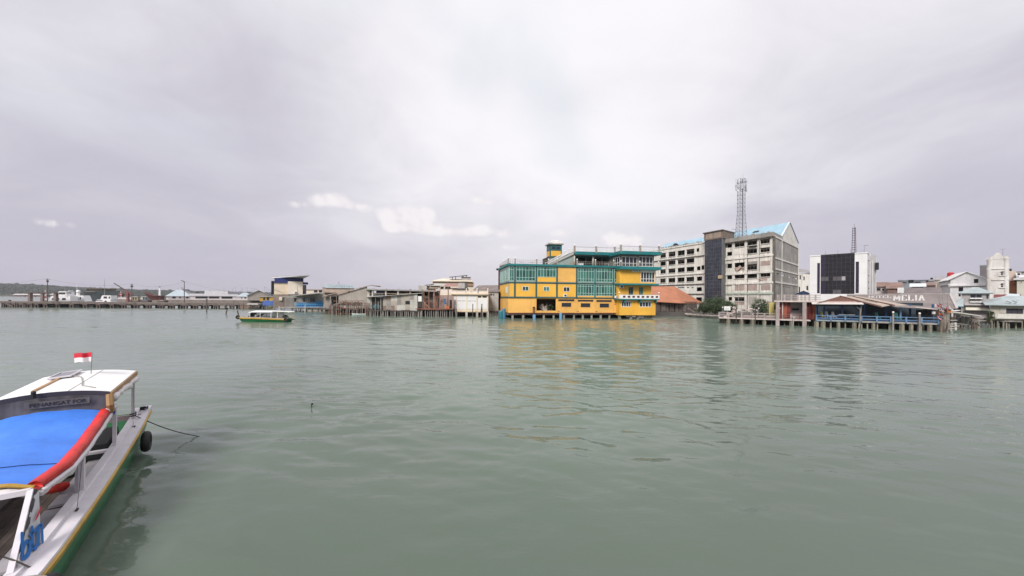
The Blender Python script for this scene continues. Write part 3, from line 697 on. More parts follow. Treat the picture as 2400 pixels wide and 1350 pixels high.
# things around the yellow building
def driftwood():
    fr = FY; rnd = random.Random(5); t = thing('dead_tree', 'bleached bare driftwood tree in the big opening of the yellow building', 'dead tree', fr.P(*[fr.uz(1281, 727)[0], yzb + 0.25], -1.6))
    b = fr.P(fr.uz(1281, 727)[0], yzb + 0.25, -1.6); mb = MB()
    for k in range(26):
        a = rnd.uniform(-1, 1) * 1.5; h = rnd.uniform(0.8, 2.7) * (1 - 0.35 * abs(a) / 1.5); pts = [b + V((rnd.uniform(-.25, .25), rnd.uniform(-.2, .2), 0))]
        for i in range(1, 5): pts.append(b + V((a * i / 4 + rnd.uniform(-.14, .14), rnd.uniform(-.5, .5) * i / 4, h * i / 4)))
        mb.path(pts, [0.09, 0.07, 0.05, 0.035, 0.015], 5)
    obj('branches', mb, mat('driftwood', (0.55, 0.49, 0.43), 0.8, 0.2, 3), t)
    mb = MB()
    for k in range(12): a = rnd.uniform(-1.8, 1.8); mb.path([b + V((a, rnd.uniform(-.3, .4), 0.06)), b + V((a + rnd.uniform(-.6, .6), 0.1, 0.3)), b + V((a + rnd.uniform(-.9, .9), 0.3, 0.05))], 0.06, 5)
    obj('roots', mb, MATS['driftwood'], t)
    u, z = fr.uz(*Z6(800, 1040)); p = fr.P(u, yzb + 0.25, -1.0)
    s = thing('potted_shrub', 'small green shrub at the right of the big dark opening', 'shrub', p)
    obj('pot', MB().tube(p, p + V((0, 0, 0.4)), 0.22, 0.3, 10), mat('terracotta', (0.3, 0.12, 0.06), 0.8), s)
    obj('foliage', leaves(p + V((0, 0, 1.0)), 0.7, 0.5, 0.7, 500, 0.28, rnd), mat('shrub_leaf', (0.05, 0.085, 0.03), 0.7, 0.4, 2.0), s, fix=False)
driftwood()
def barrel(px, py0, py1, n, r, label, m=M_plast):
    u, z0 = FY.uz(px, py1, n); z1 = FY.uz(px, py0, n)[1]; p = FY.P(u, -0.3, n); b = thing('barrel', label, 'barrel', p, 'blue barrels at the foot of the yellow building')
    q = V((p.x, p.y, 0)); h = z1
    obj('drum', MB().path([q + V((0, 0, -0.3)), q + V((0, 0, h * 0.9)), q + V((0, 0, h))], [r, r, r * 0.85], 14), m, b, smooth=False)
    for f in (0.3, 0.65): obj('hoop', MB().path([q + V((0, 0, h * f - 0.04)), q + V((0, 0, h * f)), q + V((0, 0, h * f + 0.04))], [r, r * 1.07, r], 14, False), m, b)
barrel(1252, 737.5, 747, 0.6, 0.36, 'pale blue barrel sleeve round the pile under the big opening')
barrel(1314, 733.5, 747, 0.6, 0.36, 'pale blue barrel under the first pair of dark slots')
barrel(1173.5, 729, 745, 1.5, 0.5, 'teal barrel standing in the water left of the yellow building', mat('teal_plastic', (0.02, 0.17, 0.21), 0.4, 0.2))
barrel(1181, 723, 745, -1.5, 0.45, 'tall blue barrel behind the teal one at the yellow building corner', mat('mid_blue_plastic', (0.05, 0.19, 0.30), 0.45, 0.2))
def rusty_davit():
    fr = FY; a = fr.P(fr.U(1249.5), 0, 0.35); d = thing('boat_davit', 'rusty hooked iron post against the yellow ground floor wall', 'iron post', a)
    u = fr.U(1250.5); z0, z1 = yzb - 1.0, fr.Z(1250, 721)
    obj('post', MB().bar(fr.P(u - .22, z0, 0.3), fr.P(u - .12, z1, 0.3), 0.13), M_wine, d); obj('post', MB().bar(fr.P(u + .22, z0, 0.3), fr.P(u + .18, z1, 0.3), 0.13), M_wine, d)
    obj('hook', MB().path([fr.P(u + .25, z1, .3), fr.P(u, z1 + .12, .35), fr.P(u - .35, z1 + .02, .4)], [.16, .18, .07], 7), M_wine, d)
rusty_davit()
def terrace_set():
    fr = FY; mo = mat('orange_plastic', (0.55, 0.18, 0.06), 0.5); mw = mat('white_plastic', (0.7, 0.69, 0.66), 0.5)
    for i, (px, n, m, lab) in enumerate(((1341, -2.0, mo, 'orange plastic table on the roof terrace below the stair'), (1408, -3.0, mat('red_plastic', (0.35, 0.05, 0.04), 0.5), 'red table under the teal roof deck between two columns'), (1222, -3, mw, 'white table near the left end of the roof terrace'), (1246, -3.5, mw, 'white table on the roof terrace behind the second lamp post'), (1282, -2.5, mw, 'white table on the roof terrace at the foot of the stair'), (1421, -2.5, mw, 'white table under the teal roof deck by its right column'))):
        p = fr.P(fr.U(px, n), yzt, n); t = thing('terrace_table', lab, 'table', p, 'tables on the roof terrace')
        obj('table_top', MB().slab([p + V((x, y, 0.78)) for x, y in ((-.55, -.4), (.55, -.4), (.55, .4), (-.55, .4))], 0.06), m, t)
        for x in (-.45, .45):
            for y in (-.3, .3): obj('leg', MB().bar(p + V((x, y, 0)), p + V((x, y, .72)), .06), m, t)
    u = fr.U(1360.5, -0.6); p = fr.P(u, yzt, -0.6)
    c = thing('white_cabinet', 'white glass-fronted cabinet on the roof terrace edge', 'cabinet', p); r = fr.rect(*zr(Z6, 1143, 428, 1227, 480), -0.2)
    ubox(c, fr, 'case', M_white, r[0], r[1], yzt, r[3], -0.9, -0.25)
    for k in range(2): ubox(c, fr, 'pane', M_glassd, r[0] + 0.15 + k * (r[1] - r[0]) / 2, r[0] - 0.1 + (k + 1) * (r[1] - r[0]) / 2, yzt + 0.5, r[3] - 0.15, -0.248, -0.23)
terrace_set()
# ================================================================== the derelict block, its mast, and the black-glass hotel
M_lime = mat('mouldy_limewash', (0.76, 0.73, 0.66), 0.9, 0.16, 0.35, streak=0.95, scol=(0.10, 0.09, 0.065), patch=0.3, pcol=(0.46, 0.48, 0.40), bump=0.01)
M_limew = mat('limewash', (0.76, 0.735, 0.68), 0.9, 0.15, 0.35, streak=0.7, scol=(0.17, 0.15, 0.12), patch=0.4, pcol=(0.42, 0.38, 0.34))
M_gstain = mat('stained_grey_wall', (0.36, 0.34, 0.31), 0.9, 0.22, 0.3, streak=0.9, scol=(0.10, 0.095, 0.085), patch=0.55, pcol=(0.20, 0.19, 0.175))
M_pinkb = mat('bricked_up_pink', (0.43, 0.33, 0.29), 0.9, 0.2, 0.6, streak=0.7)
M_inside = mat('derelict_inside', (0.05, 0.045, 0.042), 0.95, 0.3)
M_blue = mat('sky_blue_sheeting', (0.30, 0.47, 0.57), 0.45, 0.12, 0.3, streak=0.15, scol=(0.2, 0.35, 0.42))
M_rust = mat('rusty_box', (0.20, 0.155, 0.125), 0.85, 0.3, 0.8, streak=0.6)
M_band = mat('dark_floor_band', (0.15, 0.13, 0.11), 0.9, 0.35, 0.8, streak=0.6)
FG = Fr(1545, 165.0, 1812, 120.0); FS = Fr(1812, 120.0, 1870, 148.0); FG.b = FS.u
GB = thing('derelict_block', 'tall derelict grey concrete block with rows of empty windows behind the shore', 'building', FG.P(24, 1.0, -8))
def derelict():
    fr = FG; L = fr.L; zp0 = fr.Z(1811, 553.4); zp1 = zp0 + 1.3; z0 = 0.8
    uT0, uT1 = fr.U(1651), fr.U(1698)
    rows = [fr.rect(*zr(ZA, 487, y0, 595, y1))[2:] for y0, y1 in ((395, 465), (530, 590), (650, 712), (795, 857))]
    cols = [fr.rect(*zr(ZA, a, 600, b, 660))[:2] for a, b in ((110, 203), (228, 325), (360, 462), (487, 597))]
    holes = [(c[0], c[1], r[0], r[1]) for c in cols for r in rows]
    c5 = fr.rect(*zr(ZA, 630, 600, 700, 660))[:2]
    for y0, y1, x0, x1 in ((380, 430, 630, 668), (640, 697, 635, 685), (625, 687, 700, 745), (787, 848, 635, 708), (940, 997, 632, 705), (1085, 1145, 625, 705)): holes.append(fr.rect(*zr(ZA, x0, y0, x1, y1)))
    for x0, x1 in ((360, 455), (487, 525), (558, 585)): holes.append(fr.rect(*zr(ZA, x0, 940, x1, 952)))
    fl = [rows[0][0] - 1.0 - 3.72 * k for k in range(6)]
    flz = [z for z in fl if z > z0 + 1]
    shell(GB, fr, -6.0, uT0, z0, fr.Z(1600, 578), 0, 14, M_lime, holes, floors=flz, im=M_inside)
    # right half
    rh = []
    RC = ((150, 218), (258, 398), (432, 578), (628, 762))
    ys = {0: ((315, 372), (432, 488), (600, 665), (765, 825)), 1: ((295, 358), (588, 655), (755, 815), (1085, 1140)), 2: ((270, 335), (392, 455), (612, 690), (750, 808)), 3: ((250, 312), (372, 435), (725, 790))}
    for k, (a, b) in enumerate(RC):
        for y0, y1 in ys[k]: rh.append(fr.rect(*zr(ZB, a, y0, b, y1)))
    rh.append(fr.rect(*zr(ZB, 105, 320, 148, 375))); rh.append(fr.rect(*zr(ZB, 112, 600, 140, 660)))
    rh.append(fr.rect(*zr(ZB, 170, 1080, 218, 1130))); rh.append(fr.rect(*zr(ZB, 735, 742, 785, 790)))
    shell(GB, fr, uT1 - 0.5, L - 0.4, z0, zp0, 0, 12, M_lime, rh, floors=flz, im=M_inside, t=0.35)
    # recessed bricked-up bays, roller shutter
    for a, b, y0, y1, m in ((628, 765, 560, 625, M_pinkb), (445, 582, 568, 606, M_gstain), (258, 400, 910, 985, M_pinkb), (432, 590, 908, 985, M_pinkb), (635, 768, 905, 980, M_pinkb), (600, 720, 795, 850, M_pinkb), (258, 400, 660, 698, M_pinkb), (258, 402, 418, 465, M_limew), (258, 410, 1145, 1190, M_pinkb), (130, 215, 880, 925, M_pinkb)):
        pbox(GB, fr, 'bricked_up_panel', m, zr(ZB, a, y0, b, y1), 0, 0.06)
    sh = fr.rect(*zr(ZB, 458, 1070, 600, 1195)); so = ubox(GB, fr, 'roller_shutter', M_cpale, sh[0], sh[1], sh[2], sh[3], 0, 0.05)
    for k in range(9): z = sh[2] + (sh[3] - sh[2]) * (k + 0.5) / 9; ubox(so, fr, 'slat', M_cpale, sh[0] + .05, sh[1] - .05, z - 0.14, z + 0.14, 0.05, 0.08)
    # sills, piers, floor bands, parapet
    for h in holes[:16] + [h for h in rh if h[1] - h[0] > 2.2]:
        ubox(GB, fr, 'window_sill', M_limew, h[0] - 0.15, h[1] + 0.15, h[2] - 0.16, h[2], 0, 0.22)
        ubox(GB, fr, 'window_lintel', M_band, h[0] - 0.1, h[1] + 0.1, h[3], h[3] + 0.10, 0, 0.12)
        if R.random() < 0.75:
            k = 2 if R.random() < 0.5 else 3
            wf = MB()
            for i in range(1, k): u = h[0] + (h[1] - h[0]) * i / k + R.uniform(-.1, .1); fr.box(wf, u - .05, u + .05, h[2], h[3], -0.2, -0.12)
            if R.random() < 0.4: fr.box(wf, h[0], h[1], h[2] + (h[3] - h[2]) * 0.68, h[2] + (h[3] - h[2]) * 0.75, -0.21, -0.13)
            wo = obj('window_mullion', wf, M_band, GB)
    for px in (1562, 1584.5, 1606.5, 1629): u = fr.U(px); ubox(GB, fr, 'pier', M_limew, u - 0.45, u + 0.45, z0, rows[0][1] + 0.8, 0, 0.10)
    for X in (238, 417, 600, 790): u = fr.U(1680 + X / 6.136); ubox(GB, fr, 'pier', M_limew, u - 0.4, u + 0.4, z0, zp0, 0, 0.12)
    for X in (428, 596): u = fr.U(1680 + X / 6.136) + 0.42; obj('downpipe', MB().tube(fr.P(u, z0, 0.2), fr.P(u, zp0 - 1, 0.2), 0.09), M_band, GB)
    for k, z in enumerate((rows[0][0] - 1.15, rows[2][0] - 1.1, rows[3][0] - 1.15, rows[3][0] - 4.9, rows[3][0] - 8.4)):
        ubox(GB, fr, 'floor_band', M_band if k != 1 else M_limew, -6, uT0 - 0.05, z - 0.16, z + 0.16, 0, 0.35)
    for y in (505, 735, 880, 1030): 
        z = fr.Z(*ZB(500, y)); ubox(GB, fr, 'floor_band', M_limew if y != 1030 else mat('mint_band', (0.40, 0.47, 0.40), 0.9, 0.2, streak=0.6), uT1, L + 0.1, z - 0.3, z + 0.3, 0, 0.28)
    ubox(GB, fr, 'parapet', M_gstain, uT1, L + 0.2, zp0, zp1, -FS.U(1832.5), 0.5); ubox(GB, fr, 'cornice', M_band, uT1, L + 0.3, zp0 - 0.25, zp0 - 0.003, -0.2, 0.7)
    zl = fr.Z(1600, 578); ubox(GB, fr, 'parapet', M_lime, -6, uT0, zl, zl + 0.5, -0.4, 0.25)
    mb = MB()
    for k in range(26):
        u = 1 + k * 0.8; fr.box(mb, u, u + 0.5, zl + 0.5, zl + 0.5 + R.uniform(0.2, 0.75), -0.3, 0.1)
    obj('broken_parapet', mb, M_gstain, GB)
    c = fr.P(fr.U(1578), zl + 0.4, -2); obj('satellite_dish', MB().ball(c + V((0, 0, 0.5)), 1.3, 12, 8, (1, 0.5, 1)), M_dark, GB)
    # dark glazed stair tower
    n = 2.6; a0, a1 = fr.U(1651, n), fr.U(1692, n); zt = fr.Z(1672, 561.5, n); zt2 = fr.Z(1672, 544, n)
    m_core = mat('stair_core', (0.16, 0.155, 0.15), 0.85, 0.2, streak=0.5)
    shell(GB, fr, a0, a1, z0, zt, n, 9, m_core, ())
    gl = [mat('tower_glass_%d' % k, c, 0.30, 0.3, 0.8, streak=0.5, scol=(0.13, 0.14, 0.17)) for k, c in enumerate(((0.022, 0.026, 0.042), (0.030, 0.036, 0.055), (0.045, 0.05, 0.07)))]
    K, J = 8, 17; zg0 = fr.Z(1672, 709, n)
    for i in range(K):
        for j in range(J):
            ua, ub = a0 + 0.1 + (a1 - a0 - 0.2) * i / K, a0 + 0.1 + (a1 - a0 - 0.2) * (i + 1) / K; za, zc = zg0 + (zt - 0.2 - zg0) * j / J, zg0 + (zt - 0.2 - zg0) * (j + 1) / J
            p = R.uniform(-.03, .03); g = 0.045
            obj('glass_tile', MB().prism([fr.P(ua + g, za + g, n + .03 + p), fr.P(ub - g, za + g, n + .03 - p), fr.P(ub - g, zc - g, n + .05 - p), fr.P(ua + g, zc - g, n + .05 + p)], fr.n * -0.05), gl[R.choice((0, 0, 0, 1, 1, 2))], GB)
    m_mul = mat('tower_mullion', (0.14, 0.145, 0.16), 0.6)
    ubox(GB, fr, 'edge_strip', m_mul, a1 - 0.12, a1 + 0.12, z0, zt, n - 0.2, n + 0.15)
    shell(GB, fr, a0 - 0.2, a1 + 0.3, zt + 0.003, zt2, n + 0.2, 9.5, M_rust, ())
    for k in range(2): ubox(GB, fr, 'plywood_panel', mat('weathered_ply', (0.32, 0.25, 0.20), 0.85, 0.2, streak=0.4), a0 + 0.7 + k * (a1 - a0 - 0.8) / 2, a0 + 0.5 + (k + 1) * (a1 - a0 - 0.8) / 2, zt + 0.4, zt2 - 0.3, n + 0.2, n + 0.27)
    ubox(GB, fr, 'tower_roof', M_band, a0 - .5, a1 + 0.6, zt2, zt2 + 0.3, n - 9.8, n + 0.6)
    ubox(GB, fr, 'signal_box', mat('ochre_board', (0.45, 0.36, 0.22), 0.8), a1 - 1.2, a1 + 0.2, fr.Z(1690, 653, n), fr.Z(1690, 645, n), n + 0.1, n + 0.5)
    # gable flank on the right
    fs = FS; S = fs.L
    mb = MB(); sh2 = []
    for x0, y0, x1, y1 in ((862, 738, 895, 758), (925, 757, 980, 778), (1035, 784, 1072, 803), (1085, 797, 1110, 812), (1130, 808, 1166, 826)): sh2.append(fs.rect(*zr(ZB, x0, y0, x1, y1)))
    for k, X in enumerate((875, 905, 940, 960, 990, 1010, 1035, 1055, 1105, 1130)): sh2.append(fs.rect(*zr(ZB, X - 7, 912 + k * 4, X + 7, 930 + k * 4)))
    sz = fs.Z(1851, 520 + 330 / 6.136)
    ulow = fs.U(1832.5)
    fs.wall(mb, 0.02, S, z0, zp0, sh2, 0, 0.35); obj('flank_wall', mb, M_gstain, GB)
    pe, pk, pr = fs.uz(*ZB(935, 190)), fs.uz(*ZB(1047, 6)), fs.uz(*ZB(1165, 300))
    obj('gable', MB().prism([fs.P(ulow, zp0, 0), fs.P(S, zp0, 0), fs.P(S, pr[1], 0), fs.P(pk[0], pk[1], 0), fs.P(ulow, pe[1], 0)], -fs.n * 0.4), M_limew, GB)
    for y in (250, 540, 690, 870): 
        z = fs.Z(*ZB(935, y + 10)); ubox(GB, fs, 'floor_band', M_limew if y != 690 else M_lime, 0.3, S + 0.1, z - 0.25, z + 0.25, 0, 0.18)
    ubox(GB, fs, 'corner_pier', mat('dark_corner', (0.14, 0.12, 0.10), 0.9, 0.3, streak=0.5), -0.2, 1.2, z0, zp0, -0.2, 0.3)
    for X in (925, 1165): u = fs.U(1680 + X / 6.136); obj('downpipe', MB().tube(fs.P(u, z0, 0.15), fs.P(u, zp0, 0.15), 0.1), M_limew, GB)
    ubox(GB, fs, 'lower_render', M_limew, 1.3, S, z0, fs.Z(*ZB(1000, 770)), 0.0, 0.02) if False else None
    # blue roofs running back along the block
    dv = -fr.u
    def roof(e0, k0, r0, length, seams, name):
        mb = MB(); mb.prism([e0, k0, k0 - V((0, 0, .12)), e0 - V((0, 0, .12))], dv * length); mb.prism([k0, r0, r0 - V((0, 0, .12)), k0 - V((0, 0, .12))], dv * length)
        o = obj(name, mb, M_blue, GB); sv = (k0 - e0)
        for i in range(seams):
            b = e0 + dv * (length * (i + 0.5) / seams) + V((0, 0, .02)); obj('seam', MB().bar(b, b + sv, 0.13, 0.10), M_blue, o)
        return o
    e0, k0, r0 = fs.P(ulow, pe[1], 0), fs.P(pk[0], pk[1], 0), fs.P(S, pr[1], 0)
    roof(e0 + V((0.3, 0, 0)), k0 + V((0.3, 0, 0.1)), r0 + V((.3, 0, 0)), 26.5, 22, 'blue_roof')
    q0 = fr.P(uT0 + 1, zl + 1.1, -4.0); q1 = fr.P(uT0 + 1, zl + 4.4, -11.5); q2 = fr.P(uT0 + 1, zl + 0.6, -19)
    roof(q0, q1, q2, fr.U(1651) + 3.5, 16, 'blue_roof')
    obj('roof_hole', MB().slab([e0 + (k0 - e0) * f + dv * g + V((0, 0, .13)) for f, g in ((.60, 10), (.60, 12.6), (.70, 12.2), (.70, 10.3))], .03), M_inside, GB)
    obj('attic_wall', MB().prism([e0, e0 - V((0, 0, e0.z - zp0)), e0 - V((0, 0, e0.z - zp0)) + dv * 26, e0 + dv * 26], -fr.n * .2), M_limew, GB)
    # debris on the parapet, cables, hanging sheets
    for k in range(7):
        u = L - 2 - k * 1.7 - R.uniform(0, .5); ubox(GB, fr, 'roof_box', M_gstain, u, u + R.uniform(.6, 1.4), zp1, zp1 + R.uniform(.25, .7), -2.5, -1.0)
    u, z = fr.uz(*ZB(325, 672)); obj('hanging_board', MB().bar(fr.P(u - 0.9, z - .5, .4), fr.P(u + .9, z + .7, .5), .9, .06, up=fr.n), mat('pale_board', (0.50, 0.38, 0.31), 0.8), GB)
    for pts in (((330, 830), (328, 1000), (325, 1190)), ((135, 520), (150, 800), (150, 1090)), ((600, 800), (700, 850), (785, 830))):
        obj('cable', MB().path([fr.P(*fr.uz(*ZB(*p)), .45) for p in pts], .05, 5), M_limew, GB)
    u, z = fr.uz(*ZB(525, 355)); obj('broken_awning', MB().bar(fr.P(u - 1.3, z, .3), fr.P(u + 1.3, z, .3), .6, .25), M_dark, GB)
    return zp1
gzp = derelict()

def cell_tower():
    fr = FG; n = -3.0; u = fr.U(1744, n); b = fr.P(u, gzp - 0.4, n); top = fr.Z(1744, 418, n); t = thing('cell_tower', 'grey steel lattice phone mast on the roof of the derelict block', 'mast', b)
    h = top - b.z; w0, w1 = 1.35, 0.85; knee = 0.45
    def wd(f): return w0 + (w1 - w0) * min(1, f / knee)
    def c(k, f): s = wd(f); return b + V(((-s, s, s, -s)[k], (-s, -s, s, s)[k], h * f))
    for k in range(4): obj('leg', MB().path([c(k, 0), c(k, knee), c(k, 1)], 0.09, 6), M_steel, t)
    J = 15
    for j in range(J):
        f0, f1 = j / J, (j + 1) / J; mb = MB()
        for k in range(4):
            k2 = (k + 1) % 4; mb.bar(c(k, f1), c(k2, f1), .07); mb.bar(c(k, f0), c(k2, f1), .045); mb.bar(c(k2, f0), c(k, f1), .045)
        obj('bracing', mb, M_steel, t)
    obj('ladder', MB().bar(b + V((.5, 0, 0)), b + V((.4, 0, h)), .3, .12), mat('cable_tray', (0.17, 0.17, 0.19), .7), t)
    for f in (0.84, 0.945):
        z = b.z + h * f; mb = MB()
        for k in range(12):
            a0, a1 = k * math.pi / 6, (k + 1) * math.pi / 6; mb.bar((b.x + 1.5 * math.cos(a0), b.y + 1.5 * math.sin(a0), z), (b.x + 1.5 * math.cos(a1), b.y + 1.5 * math.sin(a1), z), .1)
        for k in range(4): a = k * math.pi / 2 + .7; mb.bar((b.x, b.y, z), (b.x + 1.6 * math.cos(a), b.y + 1.6 * math.sin(a), z), .08)
        obj('platform_ring', mb, M_steel, t)
    ma = mat('antenna_white', (0.62, 0.62, 0.66), .5)
    for k, (a, z) in enumerate(((-3.0, .86), (-2.5, .95), (-2.0, .86), (-.3, .95), (.1, .86), (-.9, .87), (1.0, .95), (2.2, .87), (3.1, .96))):
        p = V((b.x + 1.75 * math.cos(a), b.y + 1.75 * math.sin(a), b.z + h * z)); an = obj('antenna', MB().bar(p - V((0, 0, .9)), p + V((0, 0, 1.0)), .32, .2), ma, t)
        obj('clamp', MB().bar(p - V((0, 0, .2)), V((b.x + 1.4 * math.cos(a), b.y + 1.4 * math.sin(a), p.z - .2)), .09), M_steel, an)
    for a in (-2.8, -.1): p = V((b.x + 1.7 * math.cos(a), b.y + 1.7 * math.sin(a), b.z + h * .80)); obj('dish', MB().tube(p, p + V((0, -.25, 0)), .38, .42, 12), ma, t)
    obj('lightning_rod', MB().tube(b + V((.6, 0, h)), b + V((.6, 0, h + 2.2)), .04, .02), M_steel, t)
    fr2 = FG; p = fr.P(fr.U(1731.5, -1), gzp, -1); s = thing('roof_lamp', 'curved street lamp arm beside the mast on the derelict block', 'lamp', p)
    obj('pole', MB().path([p, p + V((0, 0, 2.2)), p + V((-.4, 0, 2.7)), p + V((-1.6, 0, 3.0))], .07), M_steel, s); obj('lamp_head', MB().bar(p + V((-1.5, 0, 2.98)), p + V((-2.2, 0, 3.0)), .22, .12), M_steel, s)
cell_tower()

def hotel():
    fr = Fr(1897.6, 112.0, 2032, 103.0); L = fr.L; zt = fr.Z(1965, 597.5)
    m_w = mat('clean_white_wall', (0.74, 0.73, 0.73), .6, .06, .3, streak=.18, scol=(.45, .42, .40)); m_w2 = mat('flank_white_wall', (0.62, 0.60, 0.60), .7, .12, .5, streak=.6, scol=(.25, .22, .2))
    t = thing('white_hotel', 'white cube-like building with a large black glass front beside the derelict block', 'building', fr.P(L / 2, 1, -4))
    zb = 0.8; g = fr.rect(*zr(ZC, 1545, 205, 1980, 708)); s1 = fr.rect(*zr(ZC, 1500, 308, 1536, 704)); s2 = fr.rect(*zr(ZC, 1992, 290, 2035, 704))
    zg0 = (s1[2] + s2[2]) / 2
    zt0 = zt; hs = [(g[0], g[1], zg0, zt - 0.003), (s1[0], s1[1], zg0 + .2, s1[3]), (s2[0], s2[1], zg0 + .2, s2[3])]
    shell(t, fr, 0, L, zb, zt, 0, 11, m_w, hs, t=.5)
    blk = [gloss('black_glass_a', (0.012, 0.011, 0.014), .12), gloss('black_glass_b', (0.016, 0.014, 0.018), .15), gloss('black_glass_violet', (0.028, 0.018, 0.045), .15), gloss('black_glass_pale', (0.11, 0.10, 0.11), .3)]
    xs = [0, .135, .245, .37, .485, .62, .745, .88, 1.0]; J = 9
    m_bar = mat('glazing_bar', (0.035, 0.033, 0.035), .5)
    mb = MB()
    for x in xs: u = g[0] + (g[1] - g[0]) * x; fr.box(mb, u - .04, u + .04, zg0, zt + .3, -.30, -.12)
    for j in range(J + 1): z = zg0 + (zt + .3 - zg0) * j / J; fr.box(mb, g[0], g[1], z - .035, z + .035, -.29, -.125)
    cw = obj('curtain_wall', mb, m_bar, t)
    for i in range(8):
        for j in range(J):
            ua, ub = g[0] + (g[1] - g[0]) * xs[i], g[0] + (g[1] - g[0]) * xs[i + 1]; za, zc = zg0 + (zt + .3 - zg0) * j / J, zg0 + (zt + .3 - zg0) * (j + 1) / J
            m = blk[3] if (i, j) in ((3, 3), (4, 3), (5, 3), (0, 3), (1, 3), (3, 0), (4, 0)) else (blk[2] if i == 0 else blk[R.randint(0, 1)])
            if (i, j) == (5, 3): m = mat('pale_blind', (0.36, 0.34, 0.36), .6)
            p = R.uniform(-.02, .02)
            obj('pane', MB().prism([fr.P(ua, za, -.22 + p), fr.P(ub, za, -.22 - p), fr.P(ub, zc, -.21 - p), fr.P(ua, zc, -.21 + p)], -fr.n * .03), m, cw)
    for s in (s1, s2): window(t, fr, s[0], s[1], zg0 + .2, s[3], -.3, 1, [1] * 6, m_bar, blk[2], fw=.05)
    ubox(t, fr, 'roof_edge', m_w, -.15, g[0], zt, zt + .3, -11, .12); ubox(t, fr, 'roof_edge', m_w, g[1], L + .15, zt, zt + .3, -11, .12)
    fs = Fr(2032, 103.0, 2054, 110.5); S = fs.L
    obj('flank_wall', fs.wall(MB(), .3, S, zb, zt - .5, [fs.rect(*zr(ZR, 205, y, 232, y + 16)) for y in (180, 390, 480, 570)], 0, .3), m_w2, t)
    for X, y0, y1 in ((215, 190, 640), (250, 180, 640), (300, 150, 640)): u = fs.U(2000 + X / 6); obj('downpipe', MB().tube(fs.P(u, zb, .2), fs.P(u, fs.Z(2000 + X / 6, 580 + y0 / 6), .2), .1), m_w2, t)
    for y in (240, 290): u, z = fs.uz(*ZR(300, y)); ubox(t, fs, 'vent_box', M_dark, u - .6, u + .6, z - .5, z + .5, .2, .8)
    ubox(t, fs, 'rear_stack', m_w2, S * .35, S, zt - .5, zt + .2, -3, 0)
    for px in (1934, 1963, 1992): p = fr.P(fr.U(px, -3), zt, -3); obj('rod', MB().tube(p, p + V((0, 0, 1.7)), .05), M_steel, t)
    # slim lattice mast and TV aerial behind the roof edge
    n = -5; u = fr.U(2001, n); b = fr.P(u, zt, n); top = fr.Z(2001, 533, n); h = top - b.z
    q = thing('radio_mast', 'slim dark lattice mast on the roof of the white hotel', 'mast', b); m_r = mat('mast_dark', (0.12, 0.095, 0.11), .6)
    for k in range(3): a = k * 2.09; o = V((math.cos(a) * .55, math.sin(a) * .55, 0)); obj('leg', MB().tube(b + o, b + o * .6 + V((0, 0, h)), .07, n=5), m_r, q)
    for j in range(12):
        mb = MB(); z = h * (j + .5) / 12
        for k in range(3):
            a0, a1 = k * 2.09, (k + 1) * 2.09; s = .55 * (1 - .4 * z / h) * 1.25
            mb.bar(b + V((math.cos(a0) * s, math.sin(a0) * s, z)), b + V((math.cos(a1) * s, math.sin(a1) * s, z)), .09)
        obj('rung_frame', mb, m_r, q)
    obj('rod', MB().tube(b + V((0, 0, h)), b + V((0, 0, h + 1.0)), .04), m_r, q)
    p = fr.P(fr.U(2025, -4), zt, -4); a = thing('tv_aerial', 'television aerial with side arms on the right of the white hotel roof', 'aerial', p)
    obj('pole', MB().tube(p, p + V((0, 0, 2.6)), .05), M_steel, a); obj('boom', MB().bar(p + V((-.1, 0, 2.5)), p + V((1.1, 0, 2.7)), .06), M_steel, a); obj('boom', MB().bar(p + V((0, 0, 1.3)), p + V((-1.6, 0, .3)), .05), M_steel, a)
    for k in range(3): obj('element', MB().bar(p + V((.2 + .3 * k, -.5, 2.6)), p + V((.2 + .3 * k, .5, 2.6)), .04), M_steel, a)
    # small white house in the gap
    f2 = Fr(1868, 160, 1898, 158); t2 = thing('narrow_white_house', 'narrow weathered white house in the gap left of the white hotel', 'house', f2.P(3, 1, -3))
    r = f2.rect(1868, 636, 1900, 716); wh = [f2.rect(1874, 645, 1877, 655), f2.rect(1883, 648, 1886, 657), f2.rect(1890, 670, 1894, 680), f2.rect(1872, 672, 1875, 690)]
    shell(t2, f2, -1, r[1], .8, r[3] - .8, 0, 8, M_limew, wh)
    for h_ in wh: ubox(t2, f2, 'pane', M_glassd, h_[0], h_[1], h_[2], h_[3], -.2, -.15)
    mb = MB(); mb.slab([f2.P(-1.5, r[3] + .5, .6), f2.P(r[1] + .5, r[3] - .7, .6), f2.P(r[1] + .5, r[3] + .6, -4), f2.P(-1.5, r[3] + 2, -4)], .2); obj('roof', mb, M_conc, t2)
    p = at(1883, 700, 125); a = thing('blue_canopy', 'dark blue pyramid tent canopy between the derelict block and the white hotel', 'canopy', V((p.x, p.y, 1.05)))
    z0, z1 = at(1883, 691, 125).z, at(1883, 681, 125).z; mb = MB(); e = 1.9
    cs = [V((p.x + x * e, p.y + y * e, z0)) for x, y in ((-1, -1), (1, -1), (1, 1), (-1, 1))]
    for k in range(4): mb.poly(cs[k], cs[(k + 1) % 4], V((p.x, p.y, z1)))
    obj('canvas', mb, mat('navy_canvas', (0.02, 0.05, 0.13), .7), a)
    for k in cs: obj('leg', MB().tube(V((k.x, k.y, 1.05)), k, .07), M_steel, a)
hotel()
